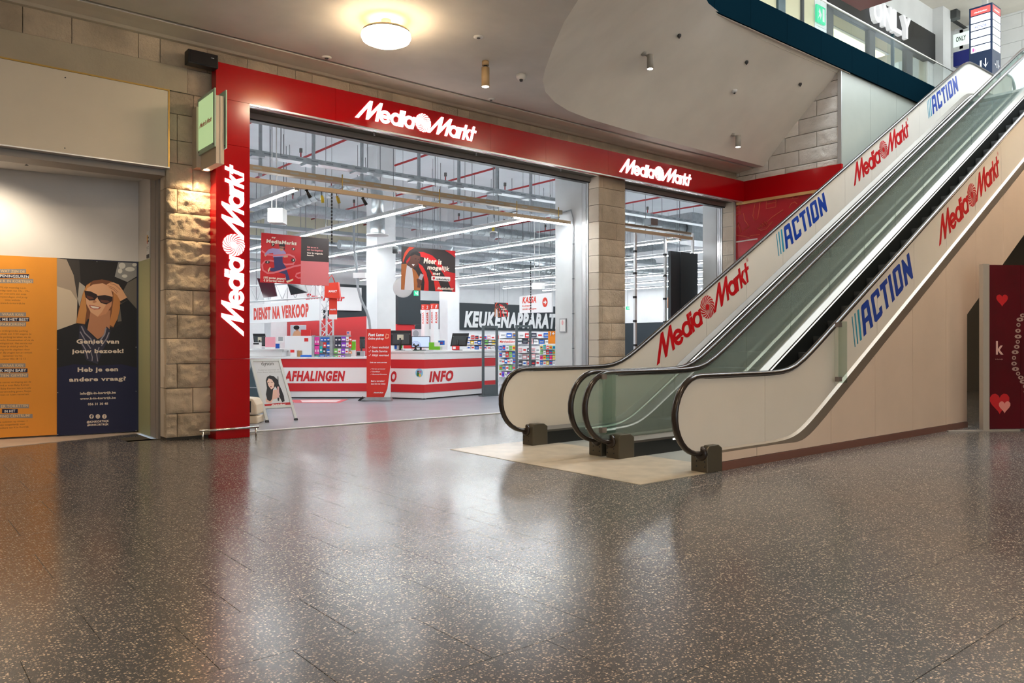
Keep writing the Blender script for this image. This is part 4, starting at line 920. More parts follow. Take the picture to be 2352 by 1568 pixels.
# spandrel panels and glass balustrade along the gallery edge
gl = thing('gallery_balustrade', 'glass balustrade on dark petrol panels along the upper gallery edge', 'balustrade', (15, YG, 7.0))
sj = [9.3] + [pY(u, 100, YG - .05).x for u in (1640, 1723, 1807, 1885, 1956, 2015, 2075, 2135)] + [21.4]
for a, b in zip(sj, sj[1:]): MB().box(a + .004, b - .004, YG - .06, YG - .02, 7.0, 7.57).build('spandrel_panel', 'petrol', gl)
for a, b in zip(sj, sj[1:]): MB().box(a + .006, b - .006, YG - .048, YG - .036, 7.57, 8.20).build('glass_pane', 'clear_glass', gl)
MB().box(9.3, 21.4, YG - .055, YG - .03, 8.20, 8.225).build('top_rail', 'steel', gl); MB().box(9.3, 16.0, YG - .03, YG + .02, 6.985, 7.015).build('soffit_edge', 'mould', gl)
MB().box(9.3, 21.4, YG - .02, YG + .06, 7.0, 7.5).build('backing', 'black', gl)
# upper shop front
def ux(u, Y=YU): return pY(u, 100, Y).x
xe = ux(2142)
wu = MB().box(6.0, ux(1870), YU, YU + .2, ZF, 11.4).build('wall_upper', 'shop_cream'); struct(wu)
struct(MB().box(xe, xe + .55, YU - .3, YU + .4, ZF, 11.4).box(ux(1897), xe + .5, YU, YU + .4, 10.62, 11.4).build('wall_upper_shop', 'marble'))
k = 900
for i in range(9):
    stone_block('stone_block', ux(1870), ux(1897), ZF + .4 * i, ZF + .4 * (i + 1), YU - .02, .03, wu, 'marble', nx=5, nz=5, seed=k + i)
sf_ = thing('upper_shop_front', 'dark framed upstairs fashion shop front with lit cream interior', 'shop front', (20, YU, ZF))
MB().box(ux(1897), xe, YU - .08, YU + .1, 9.72, 10.6).build('name_board', 'sign_black', sf_)
for a, b in ((1897, 1912), (1995, 2008), (2080, 2094)): MB().box(ux(a), ux(b), YU - .03, YU + .1, ZF, 9.72).build('frame_post', 'frame_dark', sf_)
MB().box(ux(2128), xe, YU - .03, YU + .1, ZF, 9.72).build('frame_post', 'marble', sf_)
for a, b in ((1912, 1995), (2040, 2080), (2094, 2128)): MB().box(ux(a), ux(b), YU + .02, YU + .03, ZF, 9.72).build('glass_pane', 'clear_glass', sf_)
MB().box(ux(2008), ux(2008) + .6, YU - .5, YU - .46, ZF, 9.5).build('door_leaf', 'clear_glass', sf_); MB().box(ux(2008), ux(2008) + .05, YU - .52, YU - .44, ZF, 9.55).build('door_stile', 'frame_teal', sf_)
lf = frame((ux(1990), YU - .08, 9.93), (1, 0, 0), (0, 0, 1), (0, -1, 0)); W_ = ux(2076) - ux(1990)
for i, c in enumerate('ONLY'):
    mb = MB(); vs, fs = text_geo(c, .04)
    xa = min(p[0] for p in vs); xb = max(p[0] for p in vs); sx = W_ * .22 / (xb - xa); sy = .62 / .77
    o_ = i * W_ * .26
    n = len(vs); P0 = [lf(o_ + (p[0] - xa) * sx, p[1] * sy, .12) for p in vs]; P1 = [lf(o_ + (p[0] - xa) * sx, p[1] * sy, .0) for p in vs]
    mb.add(P0, fs); 
    ed = {}
    for f in fs:
        for q in range(len(f)): e = tuple(sorted((f[q], f[(q + 1) % len(f)]))); ed[e] = ed.get(e, 0) + 1
    mb.add(P0 + P1, [(a, b, b + n, a + n) for (a, b), c_ in ed.items() if c_ == 1]); mb.build('letter', 'letter_white', sf_)
# room behind the upper glass
struct(MB().box(ux(1897), xe + .5, 13.6, 13.7, ZF, 10.6).box(ux(1890) - .1, ux(1890), 10.1, 13.6, ZF, 10.6).box(ux(1890), xe + .5, 10.1, 13.6, 10.25, 10.3).build('wall_upper_room', 'shop_cream'))
t = thing('ceiling_light', 'warm luminous ceiling panel inside the upstairs fashion shop', 'light', (22, 11.8, 10.2))
MB().box(19.5, 24.3, 11.2, 12.6, 10.2, 10.24).build('diffuser', 'lit_cream', t); MB().box(19.4, 24.4, 11.1, 12.7, 10.235, 10.25).build('frame', 'white_paint', t)
for a, b, m_ in ((1783, 1799, 'frame_teal'), (1838, 1842, 'black')):
    o = MB().box(ux(a), ux(b), YU - .06, YU, ZF, 11.3).build('post', m_); o.name = 'door_post'; tag(o, 'dark vertical post on the cream upper wall, ' + ('wider left one' if a < 1800 else 'thin right one'), 'post')
def exit_sign(c, w, h, label, rod=None):
    t = thing('exit_sign', label, 'exit sign', c); c = Vector(c)
    mat('exit_green', (0.0, 0.35, 0.16), 0.4, emit=(0.02, 0.55, 0.28), es=0.6)
    MB().box(c.x - w / 2, c.x + w / 2, c.y - .02, c.y + .02, c.z, c.z + h).build('plate', 'exit_green', t)
    fr = frame((c.x - w / 2, c.y - .021, c.z), (1, 0, 0), (0, 0, 1), (0, -1, 0)); mb = MB()
    mb.flat([[(w * .12, h * .15), (w * .3, h * .5), (w * .2, h * .6), (w * .35, h * .85), (w * .45, h * .6), (w * .55, h * .5), (w * .42, h * .15), (w * .36, h * .4)]], fr, .001); mb.flat([rect(w * .65, h * .12, w * .88, h * .88)], fr, .001); mb.build('pictogram', 'white_line', t)
    if rod: MB().cyl((c.x, c.y, c.z + h), (c.x, c.y, rod), .006, 5).build('rod', 'wire', t)
p = pY(1888, 43, YU - .1); exit_sign((p.x, YU - .06, p.z - .1), .42, .42, 'green exit sign on pale stone of the upper gallery wall')
p = pY(1924, 104, YU + 1.5); exit_sign((p.x, YU + 1.5, p.z - .1), .36, .2, 'small green exit sign inside the upstairs fashion shop', 10.25)
# upper ceiling, end wall, beams
struct(MB().box(8, 30, 7.2, 14, 11.4, 11.7).box(22.0, 30, 4.6, 7.2, 11.4, 11.7).build('ceiling_upper', 'plaster'))
we = MB().box(27.06, 27.3, -8, 12, ZF - .5, 15).build('wall_end', 'marble'); struct(we)
for i in range(11):
    zz = ZF + .42 * i
    for j in range(4):
        y0 = 5.0 + 1.3 * j - .6 * (i % 2); stone_block('stone_block', y0, y0 + 1.3, zz, zz + .42, 27.0, .03, we, 'marble', axis='X', nx=7, nz=4, seed=k + i * 7 + j)
struct(MB().box(22.6, 30, -2, 12, ZF - .25, ZF).build('floor_landing', 'plaster'))
# hanging red cube in the atrium
t = thing('hanging_banner_box', 'pinkish red hanging box whose lower corner shows above the gallery', 'banner', (13.2, 6.2, 7.28))
mat('banner_pink', (0.55, 0.16, 0.16), 0.25); c = pD(1976, 25, 14)
MB().box(c.x - 1.3, c.x, c.y - 1.3, c.y, c.z, c.z + 1.6).build('box', 'banner_pink', t)
for q in ((.1, .1), (1.2, 1.2)): MB().cyl((c.x - q[0], c.y - q[1], c.z + 1.6), (c.x - q[0], c.y - q[1], 14.5), .01, 5).build('cable', 'wire', t)
# hanging directory pylon
mat('pylon_navy', (0.015, 0.03, 0.07), 0.15); mat('pylon_white', (0.9, 0.9, 0.92), 0.3, emit=(1, 1, 1), es=0.6); mat('pylon_red', (0.7, 0.05, 0.05), 0.3, emit=(0.9, 0.10, 0.08), es=0.7)
A_ = pD(2279, 5, 20); py = thing('directory_pylon', 'hanging illuminated directory pylon with stacked white name panels', 'directory sign', (A_.x + .28, A_.y + .28, 8.3))
zT = A_.z; w1 = pX(2226, 20, A_.x).y - A_.y; w2 = pY(2298.6, 18, A_.y).x - A_.x; zB = 8.0
MB().box(A_.x, A_.x + w2, A_.y, A_.y + w1, zB, zT).build('housing', 'pylon_navy', py); MB().box(A_.x + w2 / 2 - .06, A_.x + w2 / 2 + .06, A_.y + w1 / 2 - .06, A_.y + w1 / 2 + .06, zT, 11.4).build('hanger', 'alu', py)
fa = frame((A_.x, A_.y + w1, 0), (0, -1, 0), (0, 0, 1), (-1, 0, 0)); fb = frame((A_.x, A_.y, 0), (1, 0, 0), (0, 0, 1), (0, -1, 0)); ph = .165
for f_, w_ in ((fa, w1), (fb, w2)):
    for i in range(6):
        z1 = zT - .05 - i * (ph + .03); pn = MB().prism([rect(.045, z1 - ph, w_ - .045, z1)], f_, 0, .006).build('name_panel', 'pylon_red' if i == 0 else 'pylon_white', py)
        mb = MB()
        if i == 0: mm_logo(f_, w_ * .2, z1 - ph * .72, w_ * .6, None, None, .008, None, joined=mb); mb.build('lettering', 'white_line', pn)
        if i == 2: text(mb, 'ACTION', f_, w_ * .5, z1 - ph * .75, w_ * .55, ph * .42, .02, .25, .008, 'c'); mb.build('lettering', 'vinyl_blue', pn)
        if i == 5: mb.flat([rect(.08, z1 - ph * .8, .12, z1 - ph * .25)], f_, .008); mb.flat([rect(.135, z1 - ph * .8, .15, z1 - ph * .4)], f_, .008); mb.build('emblem', mat('ink_pink', (.8, .1, .4), .5), pn)
        if i == 4: mb.flat([thick([(w_ * .35, z1 - ph * .5), (w_ * .42, z1 - ph * .65), (w_ * .55, z1 - ph * .4)], .008)], f_, .008); mb.build('emblem', mat('ink_orange', (.85, .35, .1), .5), pn)
    mb = MB(); zz = zT - .05 - 6 * (ph + .03) - .42
    text(mb, '-1', f_, w_ * .25, zz + .02, w_ * .3, .2, .04, 0, .008); mb.flat([thick([(w_ * .72, zz + .24), (w_ * .72, zz + .06)], .025)], f_, .008); mb.flat([[(w_ * .6, zz + .13), (w_ * .72, zz), (w_ * .84, zz + .13), (w_ * .72, zz + .05)]], f_, .008); mb.build('floor_arrow', 'white_line', py)
# projecting sign, awning, speaker on the end wall
XE = 26.2
a = pX(2186, 118, XE); b = pX(2230, 62, XE)
t = thing('projecting_sign', 'pale glass light box with fashion shop name left of the hanging pylon', 'sign', (XE, (a.y + b.y) / 2, a.z))
MB().box(XE, XE + .12, b.y, a.y + .1, a.z - .12, b.z).build('housing', 'white_paint', t); mat('pale_glow', (.8, .9, .85), .3, emit=(.8, .95, .85), es=.45)
g = MB().box(XE - .02, XE, b.y + .05, a.y - .05, a.z + .1, b.z - .1).build('pane', 'pale_glow', t); mb = MB(); text(mb, 'ONLY', frame((XE - .02, a.y, 0), (0, -1, 0), (0, 0, 1), (-1, 0, 0)), (a.y - b.y) * .5, (a.z + b.z) / 2 - .05, (a.y - b.y) * .52, .15, .02, 0, .004, 'c'); mb.build('lettering', 'black', g)
MB().box(XE, 27.1, (a.y + b.y) / 2 - .05, (a.y + b.y) / 2 + .05, a.z, b.z).build('wall_bracket', 'white_paint', t)
a = pX(2192, 132, 24.5); t = thing('blue_awning', 'dark blue kiosk canopy just above the gallery handrail end', 'canopy', (24.5, a.y, a.z)); mat('royal_blue', (.01, .02, .22), .3)
MB().box(24.4, 24.9, a.y - .85, a.y, a.z - .3, a.z + .12).build('canopy', 'royal_blue', t, bevel=.02); MB().box(24.6, 24.7, a.y - .5, a.y - .4, ZF, a.z - .3).build('post', 'frame_teal', t)
p = pX(2184, 38, 25.5); t = thing('wall_speaker', 'grey cube loudspeaker on the upper stone wall beside the pylon', 'loudspeaker', p)
MB().box(p.x - .15, p.x + .15, p.y - .22, p.y + .05, p.z - .12, p.z + .16).build('cabinet', 'frame_dark', t, bevel=.02); MB().box(p.x - .05, 27.1, p.y + .05, p.y + .12, p.z - .02, p.z + .05).build('bracket', 'black', t)
# ---- love board on the right
mat('board_red', (0.085, 0.0, 0.006), 0.3, var=0.35, vscale=1.5); mat('frame_alu', (0.62, 0.58, 0.52), 0.4, 0.6)
BL = pG(2256, 990); BT = pX(2256, 604, BL.x)
t = thing('photo_board', 'dark red freestanding romantic photo board with silver edge frame', 'display board', (BL.x, BL.y, 0))
ub = (Vector((1, -0.62, 0))).normalized(); nb_ = Vector((-ub.y * -1, 0, 0)); nb_ = Vector((ub.y, -ub.x, 0)); bf = frame(BL, ub, (0, 0, 1), nb_)
BH = H + (CY - 606) / FPX * (BL.x * CA + BL.y * SA)
MB().prism([rect(0, .02, .10, BH)], bf, -.06, .02).build('frame_edge', 'frame_alu', t)
for a, b in ((.10, .62), (.625, 1.5), (1.505, 2.4)): MB().prism([rect(a, .03, b, BH - .01)], bf, -.03, .0).build('printed_panel', 'board_red', t)
MB().prism([rect(-.55, 0, .6, .02)], bf, -.02, .02).build('foot', 'frame_alu', t)
def heart(x, y, s): return [(x + s * .95 * (math.sin(q) ** 3), y + s * (0.81 * math.cos(q) - .31 * math.cos(2 * q) - .12 * math.cos(3 * q) - .06 * math.cos(4 * q))) for q in [2 * math.pi * i / 22 for i in range(22)]]
art(t, bf, [('print_heart', (196, 30, 36), [heart(.32, 1.92, .10), heart(.28, .42, .17)]), ('print_heart', (236, 150, 140), [heart(.36, .36, .10), heart(1.05, 1.9, .16)])], .001)
fr_ = MB()
cx_, cy_ = 1.15, 1.15
for i in range(64):
    q = 2 * math.pi * i / 64; rr = 1 + .05 * math.sin(q * 8); x = cx_ + .62 * rr * math.cos(q); y = cy_ + .82 * rr * math.sin(q)
    fr_.flat([ell(x, y, .035 + .012 * (i % 3), .03, 8), ell(x, y, .018, .014, 8)], bf, .002)
fr_.build('print_ornament_frame', mat('ink_silver', lin(178, 150, 140), .5), t)
for a_ in (('Love is', bf, .78, 1.32, .75, .16, .0, .3, .002), ('in the air', bf, .68, 1.02, .9, .14, .0, .3, .002), ('k', bf, .22, 1.12, .12, .20, .02, 0, .002), ('in kortrijk', bf, .21, 1.04, .12, .018, .0, 0, .002)): mb = MB(); text(mb, *a_); mb.build('print_lettering', mat('ink_blush', lin(232, 190, 180), .5), t)
# ================================================================ SHOP INTERIOR : services under the ceiling
RV = Vector((SA, -CA, 0)); FV = Vector((CA, SA, 0)); ZV = Vector((0, 0, 1))
def pbox(mb, u0, v0, u1, v1, d, dep):
    """box facing the entrance diagonal: front face spans the given columns and rows at distance d"""
    a = pD(u0, v1, d); b = pD(u1, v0, d); c = (a + b) / 2 + FV * dep / 2
    return mb.obox(c, RV, FV, ZV, (b - a).dot(RV) / 2, dep / 2, abs(b.z - a.z) / 2)
def dfr(u, v, d):
    o = pD(u, v, d); return frame(o, RV, ZV, -FV)
def m_px(n, d): return n * d / FPX
# red sprinkler pipes with heads
mat('sprinkler_metal', (0.18, 0.17, 0.16), 0.4, 0.7)
for i in range(10):
    x = 1.75 + 2.25 * i; z = 6.0
    t = thing('sprinkler_pipe', 'red sprinkler pipe running to the back under the shop ceiling, ' + ordn[i] + ' from left', 'pipe', (x, 11.4, z), 'red sprinkler pipes')
    MB().cyl((x, 11.4, z), (x, 27.8, z), .028, 8).build('pipe', 'pipe_red', t)
    for y in (13.2, 16.0, 18.8, 21.6, 24.4):
        MB().cyl((x, y, z), (x, y, z + .16), .018, 6).build('riser', 'pipe_red', t); MB().box(x - .03, x + .03, y - .03, y + .03, z + .16, z + .27).build('sprinkler_head', 'sprinkler_metal', t)
    for y in (14.5, 19.5, 25.5): MB().cyl((x, y, z), (x, y, ZI), .007, 5).build('hanger', 'wire', t)
# cable trays across the shop
def tray(Y, z, xa, xb, w, m, label, hang=(), hz=None, hw=.045):
    t = thing('cable_tray', label, 'cable tray', (xa, Y, z))
    MB().box(xa, xb, Y - w / 2, Y + w / 2, z, z + .008).build('bed', m, t)
    for s in (-1, 1): MB().box(xa, xb, Y + s * w / 2 - .004, Y + s * w / 2 + .004, z, z + .085).build('side_rail', m, t)
    n = int((xb - xa) / .3); mb = MB()
    for i in range(n): mb.box(xa + .3 * i, xa + .3 * i + .14, Y - w / 2 - .006, Y - w / 2 - .004, z + .03, z + .055)
    mb.build('slots', 'galv_dark', t, kind='stuff')
    for x in hang: MB().box(x - hw / 2, x + hw / 2, Y - .03, Y + .03, z - .35 if hz is None else hz, ZI).build('hanger', 'galv', t); MB().box(x - .2, x + .03, Y - w / 2 - .02, Y + w / 2, z - .03, z).build('bracket_arm', 'galv', t)
    return t
tray(13.6, 4.62, 3.6, 24, .24, 'galv', 'galvanised perforated cable tray hung high across the shop on steel channels', [pY(u, 350, 13.6).x for u in (598, 720, 831, 962, 1054, 1141, 1219)], None)
tray(22.5, 4.35, 0, 26, .3, 'galv', 'galvanised cable tray further back across the shop')
tray(18.9, 4.15, 3.6, 26, .3, 'galv_dark', 'dark grey cable tray across the middle of the shop')
tray(25.6, 4.0, 3.6, 27, .4, 'galv_dark', 'dark grey cable tray close to the back wall of the shop')
mat('tray_bronze', (0.30, 0.25, 0.19), 0.5, 0.4)
tb = tray(11.75, 3.93, 3.6, 11.0, .14, 'tray_bronze', 'brownish perforated tray just inside the wide entrance')
# entrance trunking with one lit end
t = thing('entrance_trunking', 'beige lighting trunk inside the wide entrance with its right end lit', 'light line', (3.6, 11.5, ZL))
MB().box(3.6, 11.0, 11.43, 11.50, 3.70, 3.765).build('trunking', mat('trunk_beige', (0.55, 0.42, 0.28), .5), t); MB().box(9.55, 10.98, 11.435, 11.495, 3.68, 3.70).build('led_strip', 'led_line', t)
for x in (3.9, 5.9, 7.8, 9.6, 10.7): MB().box(x - .015, x + .015, 11.46, 11.75, 3.80, 3.83).build('bracket_arm', 'galv_dark', t); MB().cyl((x, 11.47, 3.76), (x, 11.47, 4.02), .01, 6).build('hanger', 'brass', t)
t = thing('entrance_trunking', 'beige lighting trunk inside the narrow right opening', 'light line', (11.9, 11.5, ZL))
MB().box(11.9, 15.0, 11.43, 11.50, 3.72, 3.785).build('trunking', 'trunk_beige', t); MB().box(11.9, 15.2, 11.62, 11.72, 3.88, 3.93).build('cable_bed', 'tray_bronze', t)
for x in (12.6, 13.7): MB().box(x - .12, x + .12, 11.5, 11.7, 3.95, 4.1).build('junction_box', 'galv_dark', t)
# wires and rods from the ceiling
random.seed(3)
for i in range(38):
    x = random.uniform(4.2, 20); y = random.uniform(12.2, 24); zb = random.choice((3.77, 3.77, 4.9, 4.4, 5.5))
    o = MB().cyl((x, y, zb), (x, y, ZI), .008, 5).build('suspension_rod', 'wire'); tag(o, 'thin dark suspension rod hanging from the shop ceiling', 'rod', 'suspension rods under the shop ceiling')
# spiral ducts
mat('duct', (0.50, 0.54, 0.56), 0.30, 0.75, var=0.10, vscale=14.0)
def duct(path, r, label, rib=.32, disc=None):
    t = thing('air_duct', label, 'air duct', path[0]); MB().tube(path, r, 20).build('duct_tube', 'duct', t)
    rb = MB()
    for a, b in zip(path, path[1:]):
        a, b = Vector(a), Vector(b); L_ = (b - a).length; n = int(L_ / rib); dv = (b - a) / max(L_, 1e-6)
        if L_ < .6: continue
        for i in range(1, n): q = a + dv * rib * i; rb.tube([q - dv * .008, q + dv * .008], r + .006, 20)
    if rb.v: rb.build('ribs', 'duct', t, kind='stuff')
    if disc:
        c = Vector(path[-1]); MB().lathe(c, [(r, .12), (r * 1.25, .1), (r * 1.25, -.25), (r * 1.2, -.28)], 20).build('outlet_box', 'duct', t); MB().lathe(c + Vector((0, 0, -.30)), [(r * .5, .01), (r * 1.9, 0), (r * 1.9, .02), (r * .5, .03)], 24).build('diffuser', 'white_paint', t)
    return t
D0 = pD(867, 545, 16.4); zt_ = 4.80; r_ = .125
duct([(D0.x, 26.5, zt_), (D0.x, D0.y + .55, zt_), (D0.x, D0.y + .28, zt_ - .03), (D0.x, D0.y + .08, zt_ - .16), (D0.x, D0.y, zt_ - .42), (D0.x, D0.y, 3.85)], r_, 'galvanised duct bending down beside the front column to a round outlet', disc=True)
yd = 23.2; zd = 5.47; duct([(3, yd, zd), (24, yd, zd)], .20, 'large galvanised spiral duct running across the shop behind the front column')
D1 = pD(1020, 545, 24.5); duct([(24, D1.y, 4.45), (D1.x + .6, D1.y, 4.45), (D1.x + .2, D1.y, 4.38), (D1.x, D1.y, 4.1), (D1.x, D1.y, 3.4)], .19, 'galvanised duct with downward elbow behind the right hanging poster')
duct([(10.9, 21.4, 4.25), (26.5, 21.4, 4.25)], .14, 'thin galvanised duct low across the shop behind the right hanging poster')
duct([(9.0, 26.4, 4.6), (27, 26.4, 4.6)], .24, 'wide galvanised duct along the back wall of the shop')
duct([(23.4, 12.8, 5.0), (23.4, 22.6, 5.0)], .16, 'galvanised duct running to the back at the right of the shop')
duct([(12.5, 16.0, 5.0), (20.4, 16.0, 5.0)], .22, 'short fat galvanised duct seen through the narrow opening')
tag(MB().box(20.45, 22.6, 15.6, 16.6, 4.6, 5.5).build('duct_box', 'galv'), 'square galvanised duct box behind the narrow opening', 'air duct')
# hanging exit luminaires
mat('lum_face', (.9, .9, .88), .4, emit=(1, .97, .85), es=1.6)
for (u0, v0, u1, v1, d, lb) in ((615, 478, 634, 509, 13.6, 'white glowing box luminaire hanging on two rods near the red pillar'), (1223, 650, 1243, 663, 24, 'small white box luminaire hanging above the KASSA sign')):
    t = thing('box_luminaire', lb, 'luminaire', pD(u0, v1, d)); pbox(MB(), u0, v0, u1, v1, d, .02).build('lit_face', 'lum_face', t)
    a = pD(u0, v1, d); b = pD(u1, v0, d); w = (b - a).dot(RV); MB().obox((a + b) / 2 + FV * .15 + RV * .06, RV, FV, ZV, w / 2 + .05, .13, (b.z - a.z) / 2 + .01).build('housing', 'white_paint', t)
    for s in (.25, .8): q = a + RV * w * s + FV * .12; MB().cyl((q.x, q.y, b.z), (q.x, q.y, b.z + ZI - b.z), .012, 6).build('rod', 'white_paint', t)
# yellow plugs, track spots, chain, dome camera, small speaker
mat('plug_yellow', (.55, .42, .02), .5); mat('plug_olive', (.42, .30, .03), .5)
for (u, v, tilt, m_, lb) in ((739, 456, .02, 'plug_yellow', 'bright yellow hanging plug under the entrance trunk, left one'), (773, 457, .05, 'plug_olive', 'darker yellow hanging plug under the entrance trunk, right one')):
    c = pY(u, v, 11.47); t = thing('hanging_plug', lb, 'plug', c); MB().tube([c + Vector((tilt, 0, -.065)), c + Vector((tilt * .5, 0, 0)), c + Vector((0, 0, .05))], [.024, .028, .018], 10).build('plug_body', m_, t); MB().cyl(c + Vector((0, 0, .05)), Vector((c.x, c.y, 3.70)), .006, 5).build('hook', 'black', t); MB().lathe(c + Vector((0, 0, .12)), [(0, 0), (.02, 0), (.01, .03), (0, .03)], 8).build('cap', 'brass', t)
for (u, v, lb) in ((709, 445, 'black track spotlight under the entrance trunk left of the yellow plugs'), (838, 462, 'black track spotlight under the entrance trunk right of the yellow plugs')):
    c = pY(u, v, 11.47); t = thing('track_spot', lb, 'spotlight', c); MB().cyl(c + Vector((.03, 0, -.06)), c + Vector((-.04, .02, .06)), .03, 10, .022).build('spot_head', 'black', t); MB().cyl(c + Vector((-.02, 0, .04)), Vector((c.x - .02, c.y, 3.70)), .01, 6).build('arm', 'black', t)
c1 = pY(762, 560, 11.47); c0 = Vector((c1.x, c1.y, 3.70)); t = thing('chain', 'black plastic link chain hanging in the wide entrance', 'chain', c1)
for i in range(15): z = c0.z + (c1.z - c0.z) * (i + .5) / 15; MB().lathe((c0.x, c0.y, z), [(.010, -.022), (.016, 0), (.010, .022)], 8).build('link', 'black', t)
c0 = pD(1219, 600, 21); t = thing('chain', 'black link chain hanging in front of the KASSA sign', 'chain', pD(1219, 735, 21)); c1 = pD(1219, 735, 21)
MB().cyl(c0, Vector((c0.x, c0.y, ZI)), .006, 4).build('hook', 'wire', t)
for i in range(22): z = c0.z + (c1.z - c0.z) * (i + .5) / 22; MB().lathe((c0.x, c0.y, z), [(.012, -.03), (.018, 0), (.012, .03)], 6).build('link', 'black', t)
for (u, v, d, lb) in ((1133, 537, 19, 'clear dome camera with yellow mount under the light lines in the wide entrance'), (1561, 640, 22, 'clear dome camera with yellow mount seen through the narrow opening')):
    c = pD(u, v, d); t = thing('dome_camera', lb, 'camera', c); s = d / 19
    MB().lathe(c, [(0, -.13 * s), (.05 * s, -.115 * s), (.085 * s, -.07 * s), (.09 * s, 0), (.07 * s, .03 * s), (0, .04 * s)], 18).build('dome', mat('dome_clear', (.25, .27, .3), .08), t); MB().lathe(c + ZV * .035 * s, [(0, 0), (.11 * s, 0), (.10 * s, .02 * s), (0, .03 * s)], 18).build('collar', 'white_paint', t); MB().cyl(c + ZV * .05 * s, c + ZV * .16 * s, .035 * s, 10).build('mount', 'plug_yellow', t); MB().cyl(c + ZV * .16 * s, c + ZV * (ZI - c.z), .01, 6).build('stem', 'wire', t)
t = thing('ceiling_speaker', 'small grey loudspeaker hanging between front column and right poster', 'loudspeaker', pD(907, 580, 19)); pbox(MB(), 901, 565, 914, 581, 19, .12).build('cabinet', 'frame_dark', t, bevel=.01); pbox(MB(), 903, 572, 912, 579, 18.99, .01).build('cone', 'black', t)
# ================================================================ HANGING POSTERS
YP = 15.0
def plane_map(ox, oy, sc, Y): return lambda x, y: (lambda q: (q.x, q.z))(pY(ox + x * sc, oy + y * sc, Y))
PF = lambda Y: (lambda a, b, d=0.0: Vector((a, Y - d, b)))
def hang(t, pts, Y, zt):
    for a, b in pts: MB().cyl((a, Y + .01, b - .02), (a, Y + .01, zt), .004, 4).build('wire', 'wire', t)
cvA = plane_map(550, 520, .178571, YP); A = lambda P: [cvA(x, y) for x, y in P]; fA = PF(YP)
t = thing('hanging_poster', 'red hanging poster with running man and dark right column near pillar', 'poster', Vector((cvA(700, 760)[0], YP, cvA(700, 760)[1])))
MB().prism([A([(283, 78), (1150, 160), (1150, 762), (265, 718)])], fA, -.004, .0).build('sheet', mat('poster_red', (.47, .002, .006), .4), t)
rib = [(285, 310), (350, 360), (450, 372), (560, 365), (640, 362), (700, 388), (718, 430), (690, 482), (600, 490), (500, 460), (400, 438), (330, 445), (290, 490), (300, 560), (360, 600), (440, 595), (560, 560), (700, 512), (790, 495)]
art(t, fA, [('print_dark_field', (50, 39, 37), [A([(795, 128), (1150, 160), (1150, 460), (790, 440)])]), ('print_pink_field', (205, 108, 110), [A([(790, 440), (1150, 460), (1150, 762), (787, 748)])]),
    ('print_ribbon', (205, 100, 105), [A(thick(rib, 22)), A(thick([(787, 590), (735, 608), (722, 640), (758, 664), (787, 660)], 20))]),
    ('print_shirt', (146, 130, 168), [A([(470, 285), (555, 290), (592, 330), (606, 378), (560, 388), (555, 402), (430, 396), (435, 340), (382, 345), (345, 378), (325, 352), (370, 297), (430, 278)])]),
    ('print_trousers', (46, 42, 86), [A([(440, 392), (555, 388), (556, 460), (602, 530), (622, 600), (648, 682), (606, 702), (588, 612), (540, 602), (480, 582), (400, 578), (385, 540), (450, 528)])]),
    ('print_front_ribbon', (205, 100, 105), [A(thick(rib[12:], 22)), A(thick(rib[1:6], 20))]),
    ('print_shoes', (206, 186, 150), [A([(402, 528), (372, 592), (364, 562), (388, 524)]), A([(600, 702), (690, 672), (688, 692), (615, 726)])]),
    ('print_skin', (190, 138, 112), [A(ell(540, 280, 27, 36, 16)), A([(560, 380), (620, 372), (622, 395), (575, 400)]), A([(325, 352), (345, 378), (330, 388), (316, 365)])]),
    ('print_hat', (28, 23, 27), [A([(503, 250), (518, 224), (560, 212), (584, 234), (588, 262), (520, 258)]), A(ell(574, 285, 10, 16, 10)), A([(514, 268), (562, 272), (560, 284), (516, 280)])]),
    ('print_coin', (24, 20, 22), [A(ell(430, 232, 22, 26, 14)), A(ell(693, 290, 24, 18, 14)), A(ell(360, 458, 30, 20, 14)), A(ell(693, 433, 26, 24, 14))])], .0005, .0004)
t_art = [t]
wt = 'ink_cream'
def atext(mb, s, x0, yb, x1, cap, cvf, fr, bold=.04, shear=.12, d=.006):
    a, z = cvf(x0, yb); b, z2 = cvf(x1, yb); hh = cvf(x0, yb - cap)[1] - z; m2 = MB(); text(m2, s, fr, a, z, b - a, hh, bold, shear, d); m2.build('print_lettering', mb, t_art[0])
for c_ in ((430, 232), (693, 290), (360, 458), (693, 433)): atext(wt, 'P', c_[0] - 8, c_[1] + 12, c_[0] + 10, 24, cvA, fA)
atext(wt, 'my', 412, 148, 466, 22, cvA, fA); atext(wt, 'MediaMarkt', 343, 207, 735, 48, cvA, fA); atext(wt, '1000 punten gespaard', 308, 668, 592, 30, cvA, fA); atext(wt, '\u20ac 20 korting waard!', 308, 704, 574, 28, cvA, fA); atext(wt, 'voor je volgende', 866, 346, 1070, 22, cvA, fA); atext(wt, 'bezoek', 866, 376, 955, 20, cvA, fA)
wt = mat('ink_rose', lin(220, 130, 130), .5); atext(wt, 'Zet ze om in', 866, 272, 1010, 22, cvA, fA); atext(wt, 'een kortingsbon', 866, 306, 1070, 22, cvA, fA)
hang(t, [cvA(575, 110), cvA(858, 140)], YP, ZI)
